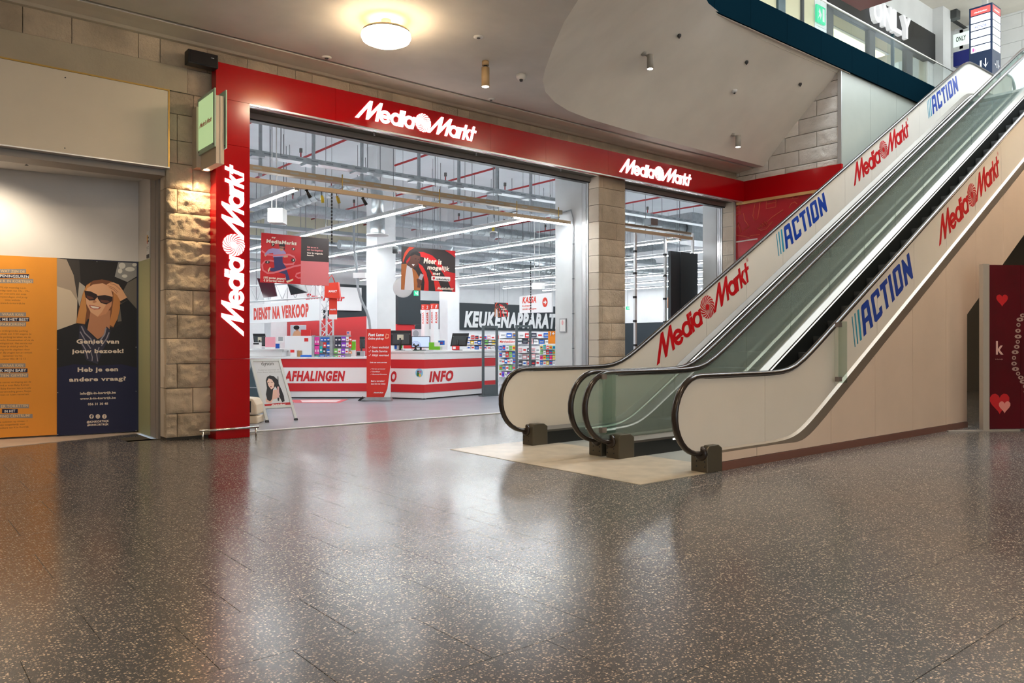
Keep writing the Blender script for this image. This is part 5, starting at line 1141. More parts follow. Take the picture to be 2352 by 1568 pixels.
def swirl_poster(cvf, fr, label, Y, hangz):
    B = lambda P: [cvf(x, y) for x, y in P]
    t = thing('hanging_poster', label, 'poster', fr(cvf(980, 780)[0], cvf(980, 780)[1], 0))
    MB().prism([B([(618, 152), (1362, 218), (1362, 788), (610, 752)])], fr, -.004, .0).build('sheet', mat('poster_brown', lin(46, 34, 32), .45), t)
    art(t, fr, [('print_swirl', (226, 66, 30), [B([(722, 160), (800, 170), (720, 220), (668, 300), (634, 390), (634, 330), (660, 240)])]),
        ('print_swirl', (196, 22, 26), [B([(680, 360), (740, 285), (830, 232), (920, 232), (1040, 280), (1150, 380), (1240, 500), (1362, 530), (1362, 788), (1318, 786), (1262, 640), (1180, 510), (1090, 410), (1000, 340), (900, 300), (800, 300), (740, 340), (690, 400)])]),
        ('print_swirl', (206, 34, 26), [B([(850, 385), (910, 430), (960, 520), (990, 640), (992, 772), (925, 768), (935, 650), (910, 530), (860, 440)]), B([(990, 455), (1060, 530), (1130, 640), (1188, 780), (1085, 776), (1068, 650), (1030, 540)])]),
        ('print_corner', (204, 20, 28), [B([(1212, 206), (1362, 219), (1362, 312), (1300, 262)])]),
        ('print_dark_band', (40, 30, 29), [B([(1090, 410), (1180, 510), (1262, 640), (1318, 786), (1210, 781), (1150, 650), (1080, 520), (1010, 440)])]),
        ('print_jacket', (166, 92, 38), [B([(614, 398), (692, 396), (684, 480), (668, 600), (656, 756), (610, 753)]), B([(758, 448), (810, 490), (858, 580), (888, 700), (884, 766), (786, 762), (776, 560)])]),
        ('print_shirt', (206, 196, 196), [B([(690, 415), (760, 452), (782, 600), (788, 762), (656, 756), (668, 580)])]),
        ('print_skin', (92, 52, 40), [B([(690, 392), (735, 335), (738, 285), (800, 258), (868, 290), (872, 350), (842, 412), (792, 448), (745, 455)]), B([(824, 612), (860, 588), (912, 600), (892, 662), (872, 730), (832, 722), (838, 670)])]),
        ('print_hair', (24, 17, 15), [B([(732, 292), (758, 242), (820, 221), (872, 244), (884, 304), (864, 292), (800, 266), (745, 290)])]),
        ('print_smile', (236, 226, 220), [B([(758, 400), (802, 404), (776, 430)])]), ('print_eyes', (24, 14, 12), [B([(800, 322), (822, 324), (820, 332), (802, 330)]), B([(844, 330), (862, 334), (858, 342), (844, 338)])]),
        ('print_phone', (172, 162, 168), [B([(848, 604), (880, 530), (924, 548), (896, 622)])]), ('print_badge', (228, 220, 214), [B([(1036, 566), (1284, 578), (1292, 590), (1288, 634), (1280, 640), (1036, 626), (1028, 616), (1028, 574)])])], .0005, .0004)
    t_art[0] = t; wt = 'ink_cream'
    for s, x0, yb, x1, cap in (('Meer is', 920, 386, 1170, 80), ('mogelijk', 970, 470, 1280, 62), ('met', 1046, 548, 1152, 46)): atext(wt, s, x0, yb, x1, cap, cvf, fr, .04, .18, .0075)
    lm = MB(); a, z = cvf(1100, 752); b, _ = cvf(1336, 752); mm_logo(lambda p, q, d: fr(p, q, d), a, z, b - a, None, None, .0075, None, joined=lm); lm.build('print_brand', 'ink_cream', t)
    atext(mat('ink_brown_dark', (.03, .02, .02), .5), 'myMediaMarkt', 1090, 618, 1280, 26, cvf, fr, .04, .12, .0082)
    MB().flat([[cvf(x, y) for x, y in ((1045, 585), (1060, 578), (1078, 586), (1076, 606), (1060, 618), (1046, 604))]], fr, .0082).build('print_badge_mark', 'print_red', t)
    hang(t, [cvf(640, 175), cvf(880, 195), cvf(1120, 212), cvf(1345, 235)], Y, ZI); return t
cvB = plane_map(820, 540, .165775, YP); swirl_poster(cvB, PF(YP), 'hanging poster of a man holding a phone on red and brown swirl', YP, ZI)
def remap(u0, v0, u1, v1, Y):
    a = pY(u0, v1, Y); b = pY(u1, v0, Y); A0 = cvB(614, 770); A1 = cvB(1362, 190)
    return lambda x, y: (a.x + (cvB(x, y)[0] - A0[0]) / (A1[0] - A0[0]) * (b.x - a.x), a.z + (cvB(x, y)[1] - A0[1]) / (A1[1] - A0[1]) * (b.z - a.z))
swirl_poster(remap(1136, 694, 1167, 728, 24.0), PF(24.0), 'tiny distant copy of the phone poster in front of black wall lettering', 24.0, 3.4)
swirl_poster(remap(1533, 668, 1592, 708, 20.0), PF(20.0), 'smaller phone poster seen through the narrow right opening', 20.0, 3.6)
# ================================================================ BACK WALLS AND LETTERED BANDS
mat('charcoal', (0.022, 0.030, 0.036), .5); mat('wall_red', (.62, .02, .025), .45); mat('corr_cream', (.72, .68, .52), .6)
def ybox(u0, v0, u1, v1, Y, dep, m, name, parent=None):
    a = pY(u0, v1, Y); b = pY(u1, v0, Y); a2 = pY(u1, v1, Y); return MB().box(a.x, b.x, Y - dep, Y, min(a.z, a2.z), (pY(u0, v0, Y).z + b.z) / 2).build(name, m, parent)
YK = 27.95
t = thing('wall_lettering_band', 'long black band with white KEUKENAPPARATEN lettering on the back wall', 'wall sign', (pY(1200, 700, YK).x, YK, 1.9))
a = pY(1055, 695, YK); b = pY(1055, 757, YK); xr_ = 27.5
MB().box(pY(1040, 700, YK).x, xr_, YK - .03, YK, b.z, a.z).build('band', 'charcoal', t)
x0, x1 = pY(1065, 748, YK).x, pY(1276, 748, YK).x; zb_ = pY(1065, 749, YK).z; zh = pY(1065, 711, YK).z - zb_
vsK, _f = text_geo('KEUKENAPPARAT', .04, .2); full, _f = text_geo('KEUKENAPPARATEN', .04, .2); W13 = max(p[0] for p in vsK); W15 = max(p[0] for p in full)
mb = MB(); text(mb, 'KEUKENAPPARATEN', PF(YK - .03), x0, zb_, (x1 - x0) * W15 / W13, zh, .055, .2, .004); mb.build('lettering', 'white_line', t)
t = thing('wall_lettering_band', 'dark wall section with the end of a white letter beside the checkout towers', 'wall sign', (pY(985, 720, YK).x, YK, 1.9))
ybox(953, 690, 1014, 755, YK, .03, 'charcoal', 'band', t); mb = MB(); text(mb, 'T', PF(YK - .03), pY(941, 748, YK).x, pY(941, 748, YK).z, pY(967, 748, YK).x - pY(941, 748, YK).x, zh, .04, .2, .004); mb.build('lettering', 'white_line', t)
o = ybox(700, 652, 845, 742, 27.9, .04, 'charcoal', 'feature_wall'); tag(o, 'charcoal feature wall behind the white smart sign', 'wall panel')
o = ybox(905, 652, 955, 745, 23.5, .3, 'charcoal', 'feature_wall'); tag(o, 'tall charcoal wall block between front column and checkout towers', 'wall panel')
o = ybox(905, 745, 946, 800, 23.45, .2, 'wall_red', 'counter_back'); tag(o, 'red low wall behind the info counter beside the front column', 'wall panel')
o = ybox(785, 742, 845, 790, 27.85, .05, 'wall_red', 'counter_back'); tag(o, 'red low wall right of the lattice truss', 'wall panel')
t = thing('wall_sign', 'white wall sign with partly hidden red smart lettering behind truss', 'wall sign', pY(740, 720, 27.8)); ybox(660, 657, 829, 709, 27.8, .05, mat('sign_white', (.88, .88, .88), .5), 'board', t)
mb = MB(); q = pY(702, 688, 27.74); text(mb, 'Smartbar', PF(27.74), q.x, q.z, pY(792, 688, 27.74).x - q.x, m_px(15, 30), .04, .2, .004); mb.build('lettering', 'wall_red', t)
o = ybox(560, 500, 862, 560, 27.9, .06, 'corr_cream', 'cladding'); o.name = 'wall_cladding'; o['kind'] = 'structure'
rb = MB()
for i in range(60): x = pY(560, 500, 27.9).x + i * .28; rb.box(x, x + .05, 27.80, 27.85, 5.0, 6.1)
r = rb.build('cladding_ribs', 'corr_cream', o, kind='stuff')
# after-sales sign, plane facing the counter
XD = 9.6
def xq(u, v): q = pX(u, v, XD); return (q.y, q.z)
t = thing('hanging_sign', 'long white sign reading DIENST NA VERKOOP in red letters', 'sign', pX(650, 740, XD)); fD = lambda a, b, d=0.0: Vector((XD - d, a, b))
MB().prism([[xq(560, 701.5), xq(733, 685.5), xq(733, 735.5), xq(560, 743)]], fD, -.12, 0).build('board', 'sign_white', t)
mb = MB(); fD2 = frame((XD, xq(583, 730)[0], xq(583, 733)[1]), (0, -1, 0), (0, 0, 1), (-1, 0, 0)); text(mb, 'DIENST NA VERKOOP', fD2, 0, 0, xq(583, 700)[0] - xq(709, 700)[0], m_px(31, 22.5), .055, 0, .004); mb.build('lettering', mat('sign_red', (.72, .045, .02), .5), t)
for u in (585, 720): q = pX(u, 690, XD); MB().cyl((XD + .05, q.y, q.z), (XD + .05, q.y, ZI), .008, 5).build('wire', 'wire', t)
MB().box(XD + 1.6, XD + 1.7, 19.6, 27, 0, 2.05).build('counter_back', 'wall_red'); tag(bpy.context.scene.objects['counter_back.002'], 'long red low wall under the after sales sign', 'wall panel')
# checkout direction sign
XK = pD(1230, 700, 22).x
def kq(u, v): q = pX(u, v, XK); return (q.y, q.z)
t = thing('hanging_sign', 'white hanging sign reading KASSA with red round arrow', 'sign', pX(1230, 718, XK)); fK = lambda a, b, d=0.0: Vector((XK - d, a, b))
MB().prism([[kq(1193, 681), kq(1268, 671), kq(1268, 717), kq(1193, 719)]], fK, -.04, 0).build('board', 'sign_white', t)
fK2 = frame((XK, kq(1200, 696)[0], kq(1200, 696)[1]), (0, -1, 0), (0, 0, 1), (-1, 0, 0)); W_ = kq(1200, 696)[0] - kq(1232, 696)[0]
mb = MB(); text(mb, 'KASSA', fK2, 0, 0, W_, m_px(15, 22), .04, .2, .004); text(mb, '& uitgang', fK2, 0, -m_px(9, 22), W_ * .55, m_px(5, 22), .02, .1, .004); text(mb, 'zonder aankopen', fK2, 0, -m_px(16, 22), W_, m_px(4.5, 22), .02, .1, .004); mb.build('lettering', 'sign_red', t)
cq = kq(1252, 694); rr = m_px(11, 22); ar = MB().flat([ell(cq[0], cq[1], rr * .8, rr, 24)], fK, .004).build('arrow_disc', 'sign_red', t)
MB().flat([[(cq[0] + rr * .45, cq[1] + rr * .15), (cq[0] + rr * .45, cq[1] - rr * .15), (cq[0], cq[1] - rr * .15), (cq[0], cq[1] - rr * .5), (cq[0] - rr * .55, cq[1]), (cq[0], cq[1] + rr * .5), (cq[0], cq[1] + rr * .15)]], fK, .006).build('arrow', 'white_line', ar)
for u in (1200, 1262): q = pX(u, 678, XK); MB().cyl((XK + .02, q.y, q.z), (XK + .02, q.y, ZI), .006, 4).build('wire', 'wire', t)
# checkout towers
for n_, (u0, u1, vt, num) in enumerate(((968, 986.5, 699, '2'), (988.5, 1007, 697.5, '1'))):
    d = 24.0; um = (u0 + u1) / 2 - 2; t = thing('checkout_tower', 'white checkout tower with red top numbered ' + ('two' if num == '2' else 'one'), 'checkout sign', pD(um, 800, d) * Vector((1, 1, 0)) if False else Vector((pD(um, 0, d).x, pD(um, 0, d).y, 0)))
    a = pD(u0, vt, d); w = m_px(u1 - u0, d) * .74; c = pD((u0 + u1) / 2, vt, d); zt1 = c.z; zr = zt1 - m_px(12.5, d)
    MB().obox((c.x, c.y, zr / 2), (1, 0, 0), (0, 1, 0), ZV, w * .5, w * .5, zr / 2).build('body', 'sign_white', t); MB().obox((c.x, c.y, (zt1 + zr) / 2), (1, 0, 0), (0, 1, 0), ZV, w * .5, w * .5, (zt1 - zr) / 2).build('red_top', 'sign_red', t)
    for fr in (frame((c.x - w * .5, c.y + w * .5, 0), (0, -1, 0), ZV, (-1, 0, 0)), frame((c.x - w * .5, c.y - w * .5, 0), (1, 0, 0), ZV, (0, -1, 0))):
        mb = MB(); text(mb, num, fr, w * .5, zr + .03, w * .35, m_px(8, d), .04, .15, .004, 'c'); mb.build('number', 'white_line', t)
        mb = MB(); f2 = (lambda fr_: (lambda a_, b_, dd: fr_(w * .72 - b_, zr - m_px(32, d) + a_, dd)))(fr); text(mb, 'KASSA', f2, 0, 0, m_px(26, d), w * .42, .04, .15, .004); mb.build('lettering', 'sign_red', t)
# exit sign, clock, hook rod inside
p = pY(956, 679, 22); exit_sign((p.x, 22, p.z), .17, .17, 'green and white emergency sign below the right hanging poster', ZI)
p = pY(1442, 711, 24); exit_sign((p.x, 24, p.z), .2, .14, 'green emergency sign glowing low in the narrow opening', ZI)
c = pD(926, 660, 19.0); t = thing('wall_clock', 'large pale round clock partly hidden by the right hanging poster', 'clock', c); nrm = Vector((-.7, -.7, 0)).normalized()
MB().lathe(c, [(.25, 0), (.25, .03), (.235, .035)], 32, ax=nrm).build('rim', 'alu', t); MB().lathe(c, [(.235, .03), (0, .031)], 32, ax=nrm).build('face', 'white_wall', t)
fc = frame(c, (.7071, -.7071, 0), ZV, nrm); mb = MB(); mb.flat([thick([(0, 0), (-.17, .06)], .012)], fc, .034); mb.build('minute_hand', 'black', t); mb = MB(); mb.flat([thick([(0, 0), (.08, -.1)], .014)], fc, .034); mb.build('hour_hand', 'black', t)
MB().cyl(c - nrm * .35, c, .02, 8).build('wall_arm', 'alu', t)
# bent grey hose on the column front
hs = [pD(u, v, 18.9) for u, v in ((813, 570), (818, 600), (820, 635), (822, 660), (830, 690), (842, 715), (848, 735), (850, 755), (850, 800))]
t = thing('cable_hose', 'thick grey cable hose curving down in front of the column', 'hose', hs[-1]); MB().tube([hs[0] + ZV * .9] + hs, .032, 10).build('hose', mat('hose_grey', (.33, .36, .38), .5), t); pbox(MB(), 811, 626, 839, 638, 18.85, .2).build('junction_box', 'sign_white', t)
# ================================================================ COUNTERS AND GOODS
mat('counter_white', (.83, .84, .85), .4); mat('counter_red', (.60, .025, .03), .4); mat('screen_blue', (.3, .38, .6), .3, emit=(.42, .5, .75), es=.7); mat('black_plastic', (.02, .022, .024), .4); mat('dark_plastic', (.05, .06, .065), .4)
def gxy(u, v): p = pG(u, v); return Vector((p.x, p.y, 0))
Q0, Q1, Q2, Q3 = gxy(540, 914.5), gxy(868, 914.5), gxy(975, 917.5), gxy(1140, 903)
def counter(name, label, pts, levels, dep, top):
    t = thing(name, label, 'counter', (pts[0] + pts[-1]) / 2)
    for a, b in zip(pts, pts[1:]):
        u = (b - a).normalized(); n = Vector((u.y, -u.x, 0)); f = frame(a, u, ZV, n); L_ = (b - a).length
        if n.dot(-FV) < 0: n = -n; f = frame(a, u, ZV, n)
        for i, (z0, z1, m_, nm) in enumerate(levels): MB().prism([rect(0, z0, L_, z1)], f, -.04, 0.0 if nm != 'plinth' else -.012).build(nm, m_, t)
        MB().prism([rect(0, .02, L_, top - .03)], f, -dep, -.041).build('body', 'counter_white', t)
        MB().prism([rect(-.01, top - .035, L_ + .01, top)], f, -dep, .02).build('worktop', 'counter_white', t)
        MB().prism([rect(0, 0, L_, .025)], f, -dep, -.03).build('toe_kick', 'black', t)
    return t
lo_ = [(.03, .163, 'counter_white', 'plinth'), (.165, .348, 'counter_red', 'red_band'), (.35, .71, 'sign_white', 'white_band'), (.712, .912, 'counter_red', 'red_band')]
c1_ = counter('pickup_counter', 'white counter with red bands reading AFHALINGEN', [Q0, Q1], lo_, 1.0, .95)
hi_ = [(.03, .153, 'counter_white', 'plinth'), (.155, .335, 'counter_red', 'red_band'), (.337, .697, 'sign_white', 'white_band'), (.699, .90, 'counter_red', 'red_band'), (.902, 1.06, 'counter_white', 'upper_band')]
c2_ = counter('info_counter', 'higher white counter with red bands reading INFO', [Q1, Q2, Q3], hi_, 1.0, 1.095)
def ctr_text(t, s, a, b, u0, u1, z0, hgt):
    u = (b - a).normalized(); n = Vector((u.y, -u.x, 0)); n = n if n.dot(-FV) > 0 else -n; f = frame(a, u, ZV, n)
    def al(x):
        k_ = (x - CX) / FPX; dx, dy = CA + SA * k_, SA - CA * k_; den = u.x * dy - u.y * dx; return (a.y * dx - a.x * dy) / den
    mb = MB(); text(mb, s, f, al(u0), z0, al(u1) - al(u0), hgt, .055, .22, .004); mb.build('lettering', 'counter_red', t); return f, al
ctr_text(c1_, 'AFHALINGEN', Q0, Q1, 653, 793, .41, .24); f_, al_ = ctr_text(c2_, 'INFO', Q1, Q2, 869, 911, .40, .25); ctr_text(c2_, 'INFO', Q2, Q3, 985, 1041, .40, .25)
st = MB().flat([ell(al_(963), .60, .095, .10, 24)], f_, .004).build('round_sticker', mat('ink_sky', lin(140, 195, 225), .5), c2_)
art(st, lambda a, b, d=0: f_(a, b, d + .004), [('print_figure', (60, 110, 60), [ell(al_(963) - .03, .57, .035, .05, 10)]), ('print_figure', (240, 200, 80), [ell(al_(963) + .02, .545, .03, .04, 10)]), ('print_figure', (90, 45, 30), [ell(al_(963) - .03, .63, .02, .025, 10)]), ('print_words', (200, 80, 110), [rect(al_(963) - .01, .63, al_(963) + .06, .65), rect(al_(963) + .0, .60, al_(963) + .06, .615)])], .001)
# floor sticker
fs_ = MB().prism([[(p.x, p.y) for p in (pG(676, 925), pG(668, 918), pG(800, 917), pG(780, 925))]], lambda a, b, d: Vector((a, b, d)), .0005, .002).build('floor_sticker', mat('sticker_red', (.6, .1, .12), .4)); tag(fs_, 'red and white sticker on the shop floor before the counter', 'floor sticker')
MB().prism([[(p.x, p.y) for p in (pG(694, 923.5), pG(690, 919), pG(784, 918.3), pG(772, 923.5))]], lambda a, b, d: Vector((a, b, d)), .002, .003).build('sticker_print', mat('sticker_white', (.8, .65, .66), .4), fs_)
# fast lane banner
d = 17.15
t = thing('standing_banner', 'red standing banner advertising the fast pick-up lane', 'banner', Vector((pD(868, 0, d).x, pD(868, 0, d).y, 0)))
bf_ = dfr(842, 911.5, d); W_ = m_px(897.5 - 842, d); Hh = m_px(911.5 - 755, d)
MB().prism([rect(0, 0, W_, Hh)], bf_, -.012, 0).build('panel', mat('banner_red', (.66, .03, .02), .45), t)
MB().flat([[(W_ * .72, 0), (W_, 0), (W_, Hh * .47), (W_ * .97, Hh * .40), (W_ * .86, Hh * .12)]], bf_, .001).build('white_curve', mat('banner_white', (.78, .82, .84), .45), t)
MB().prism([[(-.10, -.02), (W_ + .06, -.02), (W_, .045), (0, .045)]], dfr(842, 916, d), -.05, .16).build('foot', 'galv', t)
MB().prism([[(-.19, -.03), (-.02, -.03), (-.09, .06)]], dfr(842, 916.5, d), -.05, .05).build('foot_wedge', 'black', t)
def brow(s_, x, y, w, h, bold, sh): mb = MB(); text(mb, s_, bf_, W_ * x, Hh * y, W_ * w, Hh * h, bold, sh, .002); mb.build('lettering', 'white_line', t)
def tick(x, y, s): MB().flat([thick([(W_ * x, Hh * (y + .016 * s)), (W_ * (x + .025 * s), Hh * y), (W_ * (x + .08 * s), Hh * (y + .03 * s))], .008 * s)], bf_, .002).build('tick_mark', 'white_line', t)
brow('Fast Lane', .07, .895, .64, .045, .04, .18); brow('Online pick-up', .07, .845, .64, .03, .04, .18)
for i, s_ in enumerate(('Geen wachttijd', 'Snelle Service', 'Altijd voorraad')): brow(s_, .22, .715 - .058 * i, .70 if i != 1 else .64, .032, .02, .05); tick(.09, .716 - .058 * i, 1)
brow('Ook met extra services', .14, .50, .70, .017, .04, .15)
for i, s_ in enumerate(('Screen protector', 'Startklaar', 'Garantie/Omnium')): brow(s_, .24, .405 - .04 * i, (.54, .32, .60)[i], .018, .02, .1); tick(.16, .404 - .04 * i, .6)
brow('Bent u tevreden?', .18, .225, .56, .022, .04, .15); brow('Laat het ons weten', .18, .185, .60, .022, .04, .15)
mb = MB(); mm_logo(bf_, W_ * .28, Hh * .055, W_ * .42, None, None, .002, None, joined=mb); mb.build('brand_lettering', 'white_line', t)
MB().flat([[(W_ * .76, Hh * .86), (W_ * .80, Hh * .93), (W_ * .93, Hh * .92), (W_ * .93, Hh * .87), (W_ * .84, Hh * .85)], [(W_ * .80, Hh * .87), (W_ * .82, Hh * .915), (W_ * .90, Hh * .91), (W_ * .90, Hh * .88)]], bf_, .002).build('box_symbol', mat('ink_salmon', lin(240, 150, 120), .5), t)
# A-frame pavement sign
F1 = pG(612, 970); F2 = pG(681.5, 964.5); Ym = (F1.y + F2.y) / 2
T1 = pX(573.5, 825.5, F1.x); Xw = F2.x; 
t = thing('a_frame_sign', 'silver A-frame board with hair styler advert inside the entrance', 'pavement sign', (F1.x + .3, Ym + .3, 0))
dirv = Vector((0, T1.y - Ym, T1.z)).normalized(); nA = Vector((0, -dirv.z, dirv.y)); LA = Vector((0, T1.y - Ym, T1.z)).length; WA = Xw - F1.x
fa_ = frame((F1.x, Ym, 0), (1, 0, 0), dirv, nA); mat('frame_silver', (.62, .63, .60), .35, .5)
for a, b, nm in ((rect(0, 0, .045, LA), 0, 'side_rail'), (rect(WA - .045, 0, WA, LA), 0, 'side_rail'), (rect(.046, LA - .045, WA - .046, LA), 0, 'top_rail'), (rect(.046, LA * .205, WA - .046, LA * .205 + .045), 0, 'bottom_rail')): MB().prism([a], fa_, -.015, .015).build(nm, 'frame_silver', t)
pa = MB().prism([rect(.046, LA * .205 + .046, WA - .046, LA - .046)], fa_, -.008, .004).build('advert_sheet', mat('sheet_grey', (.60, .62, .64), .4), t)
for x in (0.01, WA - .05): MB().bar((F1.x + x + .02, T1.y + .02, T1.z - .03), (F1.x + x + .02, 2 * T1.y - Ym - .05, 0.0), .03, .02).build('rear_leg', 'frame_silver', t)
for x in (0, WA - .045): MB().prism([rect(x - .004, -.004, x + .049, .03)], fa_, -.02, .02).build('rubber_foot', 'black', t)
def ca(x, y): # crop pixels to sheet coordinates
    v = 720 + y * .178571; u = 560 + x * .178571
    o = Vector((0, 0, H)); r_ = (pD(u, v, 10) - o); k_ = (Vector((F1.x, Ym, 0)) - o).dot(nA) / r_.dot(nA); p = o + r_ * k_ - Vector((F1.x, Ym, 0)); return (p.x, p.dot(dirv))
CAf = lambda P: [ca(x, y) for x, y in P]
art(t, fa_, [('print_arm', (214, 172, 156), [CAf([(378, 985), (432, 975), (456, 1040), (424, 1092), (372, 1110), (350, 1152), (285, 1142), (280, 1092), (345, 1100)])]),
    ('print_hair', (20, 17, 22), [CAf([(282, 862), (298, 815), (332, 796), (384, 806), (432, 850), (448, 905), (484, 980), (514, 1060), (524, 1128), (492, 1142), (452, 1062), (420, 962), (402, 938), (376, 978), (362, 1100), (338, 1130), (300, 1110), (283, 1040), (296, 960)])]),
    ('print_face', (226, 190, 174), [CAf([(298, 872), (318, 836), (360, 850), (392, 900), (384, 956), (352, 976), (316, 932)])]),
    ('print_features', (150, 60, 66), [CAf([(334, 940), (356, 934), (358, 946), (340, 950)])]), ('print_features', (40, 26, 26), [CAf([(306, 888), (326, 884), (326, 890), (308, 893)]), CAf([(346, 884), (372, 884), (372, 890), (348, 890)])]),
    ('print_hand', (214, 172, 156), [CAf([(400, 1010), (450, 1000), (462, 1050), (430, 1075), (402, 1050)])]),
    ('print_styler', (206, 166, 166), [CAf([(428, 940), (450, 940), (455, 1090), (430, 1092)])]), ('print_styler', (18, 18, 26), [CAf([(434, 806), (442, 812), (448, 942), (430, 942)]), CAf([(430, 1086), (455, 1084), (452, 1128), (434, 1120)])]),
    ('print_red_strip', (176, 8, 16), [CAf([(258, 1168), (628, 1140), (640, 1188), (266, 1216)])])], .0045, .0005)
mb = MB(); a0 = ca(228, 668); b0 = ca(386, 668); text(mb, 'dyson', fa_, a0[0], a0[1], b0[0] - a0[0], .075, .0, 0, .006); mb.build('brand_lettering', 'black', t)
mb = MB(); a0 = ca(186, 735); b0 = ca(455, 735); text(mb, 'Ontdek het assortiment van', fa_, a0[0], a0[1], b0[0] - a0[0], .022, .0, 0, .006); a0 = ca(176, 765); b0 = ca(480, 765); text(mb, 'Dyson Beauty tijdens de solden', fa_, a0[0], a0[1], b0[0] - a0[0], .022, .0, 0, .006); mb.build('small_lettering', mat('ink_grey', lin(140, 140, 142), .5), t)
mb = MB(); a0 = ca(352, 1198); b0 = ca(538, 1186); mm_logo(fa_, a0[0], a0[1] + .012, b0[0] - a0[0], None, None, .0105, None, joined=mb); mb.build('strip_lettering', 'white_line', t)
# cream cart and dark cabinet by the pillar
b0 = pG(578, 973); t = thing('toddler_cart', 'cream plastic toddler seat peeking out beside the red pillar foot', 'cart', b0); mat('cream_plastic', (.70, .58, .42), .4)
MB().prism([[(-.25, .14), (.085, .14), (.075, .30), (.02, .40), (-.25, .42)]], frame(b0, RV, ZV, -FV), -.35, 0).build('shell', 'cream_plastic', t, bevel=.03); MB().prism([rect(-.25, 0, .09, .12)], frame(b0, RV, ZV, -FV), -.35, 0).build('base', 'cream_plastic', t, bevel=.02); MB().prism([rect(-.25, .18, -.01, .36)], frame(b0, RV, ZV, -FV), -.1, .004).build('seat_opening', 'black', t)
t = thing('service_cabinet', 'blue grey cabinet behind the A-frame board beside the counter', 'cabinet', gxy(585, 932)); q = gxy(606, 932); mat('cab_grey', (.055, .085, .10), .45)
d = 16.9; pbox(MB(), 520, 826, 606, 929, d, .5).build('body', 'cab_grey', t); pbox(MB(), 520, 889, 606, 891, d - .01, .02).build('joint_strip', 'alu', t)
# high service desk at the left with terminal
t = thing('service_desk', 'raised white service desk above the counter left end', 'counter', Vector((pD(610, 0, 18.3).x, pD(610, 0, 18.3).y, 0))); pbox(MB(), 545, 805, 648, 818.6, 18.3, .45).build('body', 'counter_white', t); pbox(MB(), 543, 801.5, 652, 805.5, 18.28, .5).build('worktop', 'sign_white', t)
def post_down(t, u, v, d, r=.03, m='black_plastic', base=True, z0=None):
    p = pD(u, v, d); z0 = z0 if z0 is not None else 1.1; MB().cyl((p.x, p.y, z0), (p.x, p.y, p.z), r, 10).build('stand', m, t)
    if base: MB().lathe((p.x, p.y, z0), [(0, 0), (.12, 0), (.12, .012), (0, .014)], 18).build('foot', m, t)
def monitor(label, u0, v0, u1, v1, d, back=True, z0=1.1, tilt=0.0, plate=None):
    t = thing('monitor', label, 'monitor', Vector((pD((u0 + u1) / 2, 0, d).x, pD((u0 + u1) / 2, 0, d).y, z0))); a = pD(u0, v1, d); b = pD(u1, v0, d); w = (b - a).dot(RV); h = b.z - a.z
    sh = tilt * h; loop = [(sh * 0, 0), (w, 0), (w + sh, h), (sh, h)]; f = frame(a, RV, ZV, -FV)
    MB().prism([loop], f, -.03, 0).build('panel', 'black_plastic', t, bevel=.006)
    if back: MB().prism([[(p[0] * .8 + w * .1, p[1] * .7 + h * .1) for p in loop]], f, 0, .025).build('back_cover', 'dark_plastic', t); MB().prism([[(w * .05 + sh * .75, h * .74), (w * .95 + sh * .75, h * .74), (w * .95 + sh * .78, h * .78), (w * .05 + sh * .78, h * .78)]], f, .0, .012).build('vent_strip', 'galv_dark', t)
    else: MB().flat([rect(w * .04, h * .06, w * .96, h * .94)], f, .002).build('screen', 'screen_blue', t)
    if plate: MB().prism([rect(w * .33, h * .38, w * .63, h * .72)], f, .02, .03).build('mount_plate', mat('plate_cream', (.6, .58, .45), .5), t)
    post_down(t, (u0 + u1) / 2 - (2 if back else 0), (v0 + v1) / 2, d - .03 if back else d + .05, .022, z0=z0); return t
monitor('black monitor seen from behind next to the red standing banner', 897, 758.5, 945, 793, 18.6, plate=True); monitor('monitor with pale blue screen behind the desk fan', 945, 772, 988, 798, 18.56, False)
monitor('black tilted monitor seen from behind on the info counter right end', 1034, 765, 1072, 795, 18.6, tilt=.18); monitor('black monitor seen from behind on the raised service desk', 584, 766, 612, 795, 18.5, z0=1.15, tilt=-.12, plate=True)
monitor('dark small monitor edge left of the standing banner', 826, 773, 838, 800, 18.9, z0=.95)
c = pD(955, 795, 18.4); t = thing('desk_fan', 'black desk fan with round wire guard on info counter', 'fan', (c.x, c.y, 1.1))
for r in (.12, .10, .075, .05): MB().tube([c + RV * (r * math.cos(q)) + ZV * (r * math.sin(q)) for q in [2 * math.pi * i / 20 for i in range(21)]], .003, 5, cap=False).build('guard_ring', 'black_plastic', t)
for i in range(3): q = 2 * math.pi * i / 3; MB().prism([[(0, 0), (.09 * math.cos(q), .09 * math.sin(q)), (.09 * math.cos(q + .8), .09 * math.sin(q + .8))]], frame(c + FV * .02, RV, ZV, -FV), 0, .004).build('blade', 'dark_plastic', t)
MB().lathe(c, [(0, -.02), (.03, -.02), (.03, .06), (0, .07)], 14, ax=FV).build('hub', 'black_plastic', t); MB().cyl((c.x, c.y, 1.1), c, .012, 8).build('stem', 'black_plastic', t); MB().lathe((c.x, c.y, 1.097), [(0, 0), (.07, 0), (.06, .02), (0, .02)], 16).build('base', 'black_plastic', t)
def pthing(name, label, cat, u0, v0, u1, v1, d, dep, m, extra=None, rest=None):
    """small box-like article resting at height rest, with a printed front"""
    t = thing(name, label, cat, pD((u0 + u1) / 2, v1, d)); pbox(MB(), u0, v0, u1, v1, d, dep).build('body', m, t, bevel=.004)
    for i, (x0, y0, x1, y1, mm_) in enumerate(extra or []): pbox(MB(), u0 + (u1 - u0) * x0, v0 + (v1 - v0) * y0, u0 + (u1 - u0) * x1, v0 + (v1 - v0) * y1, d - .003, .004).build('front_print', mm_, t)
    return t
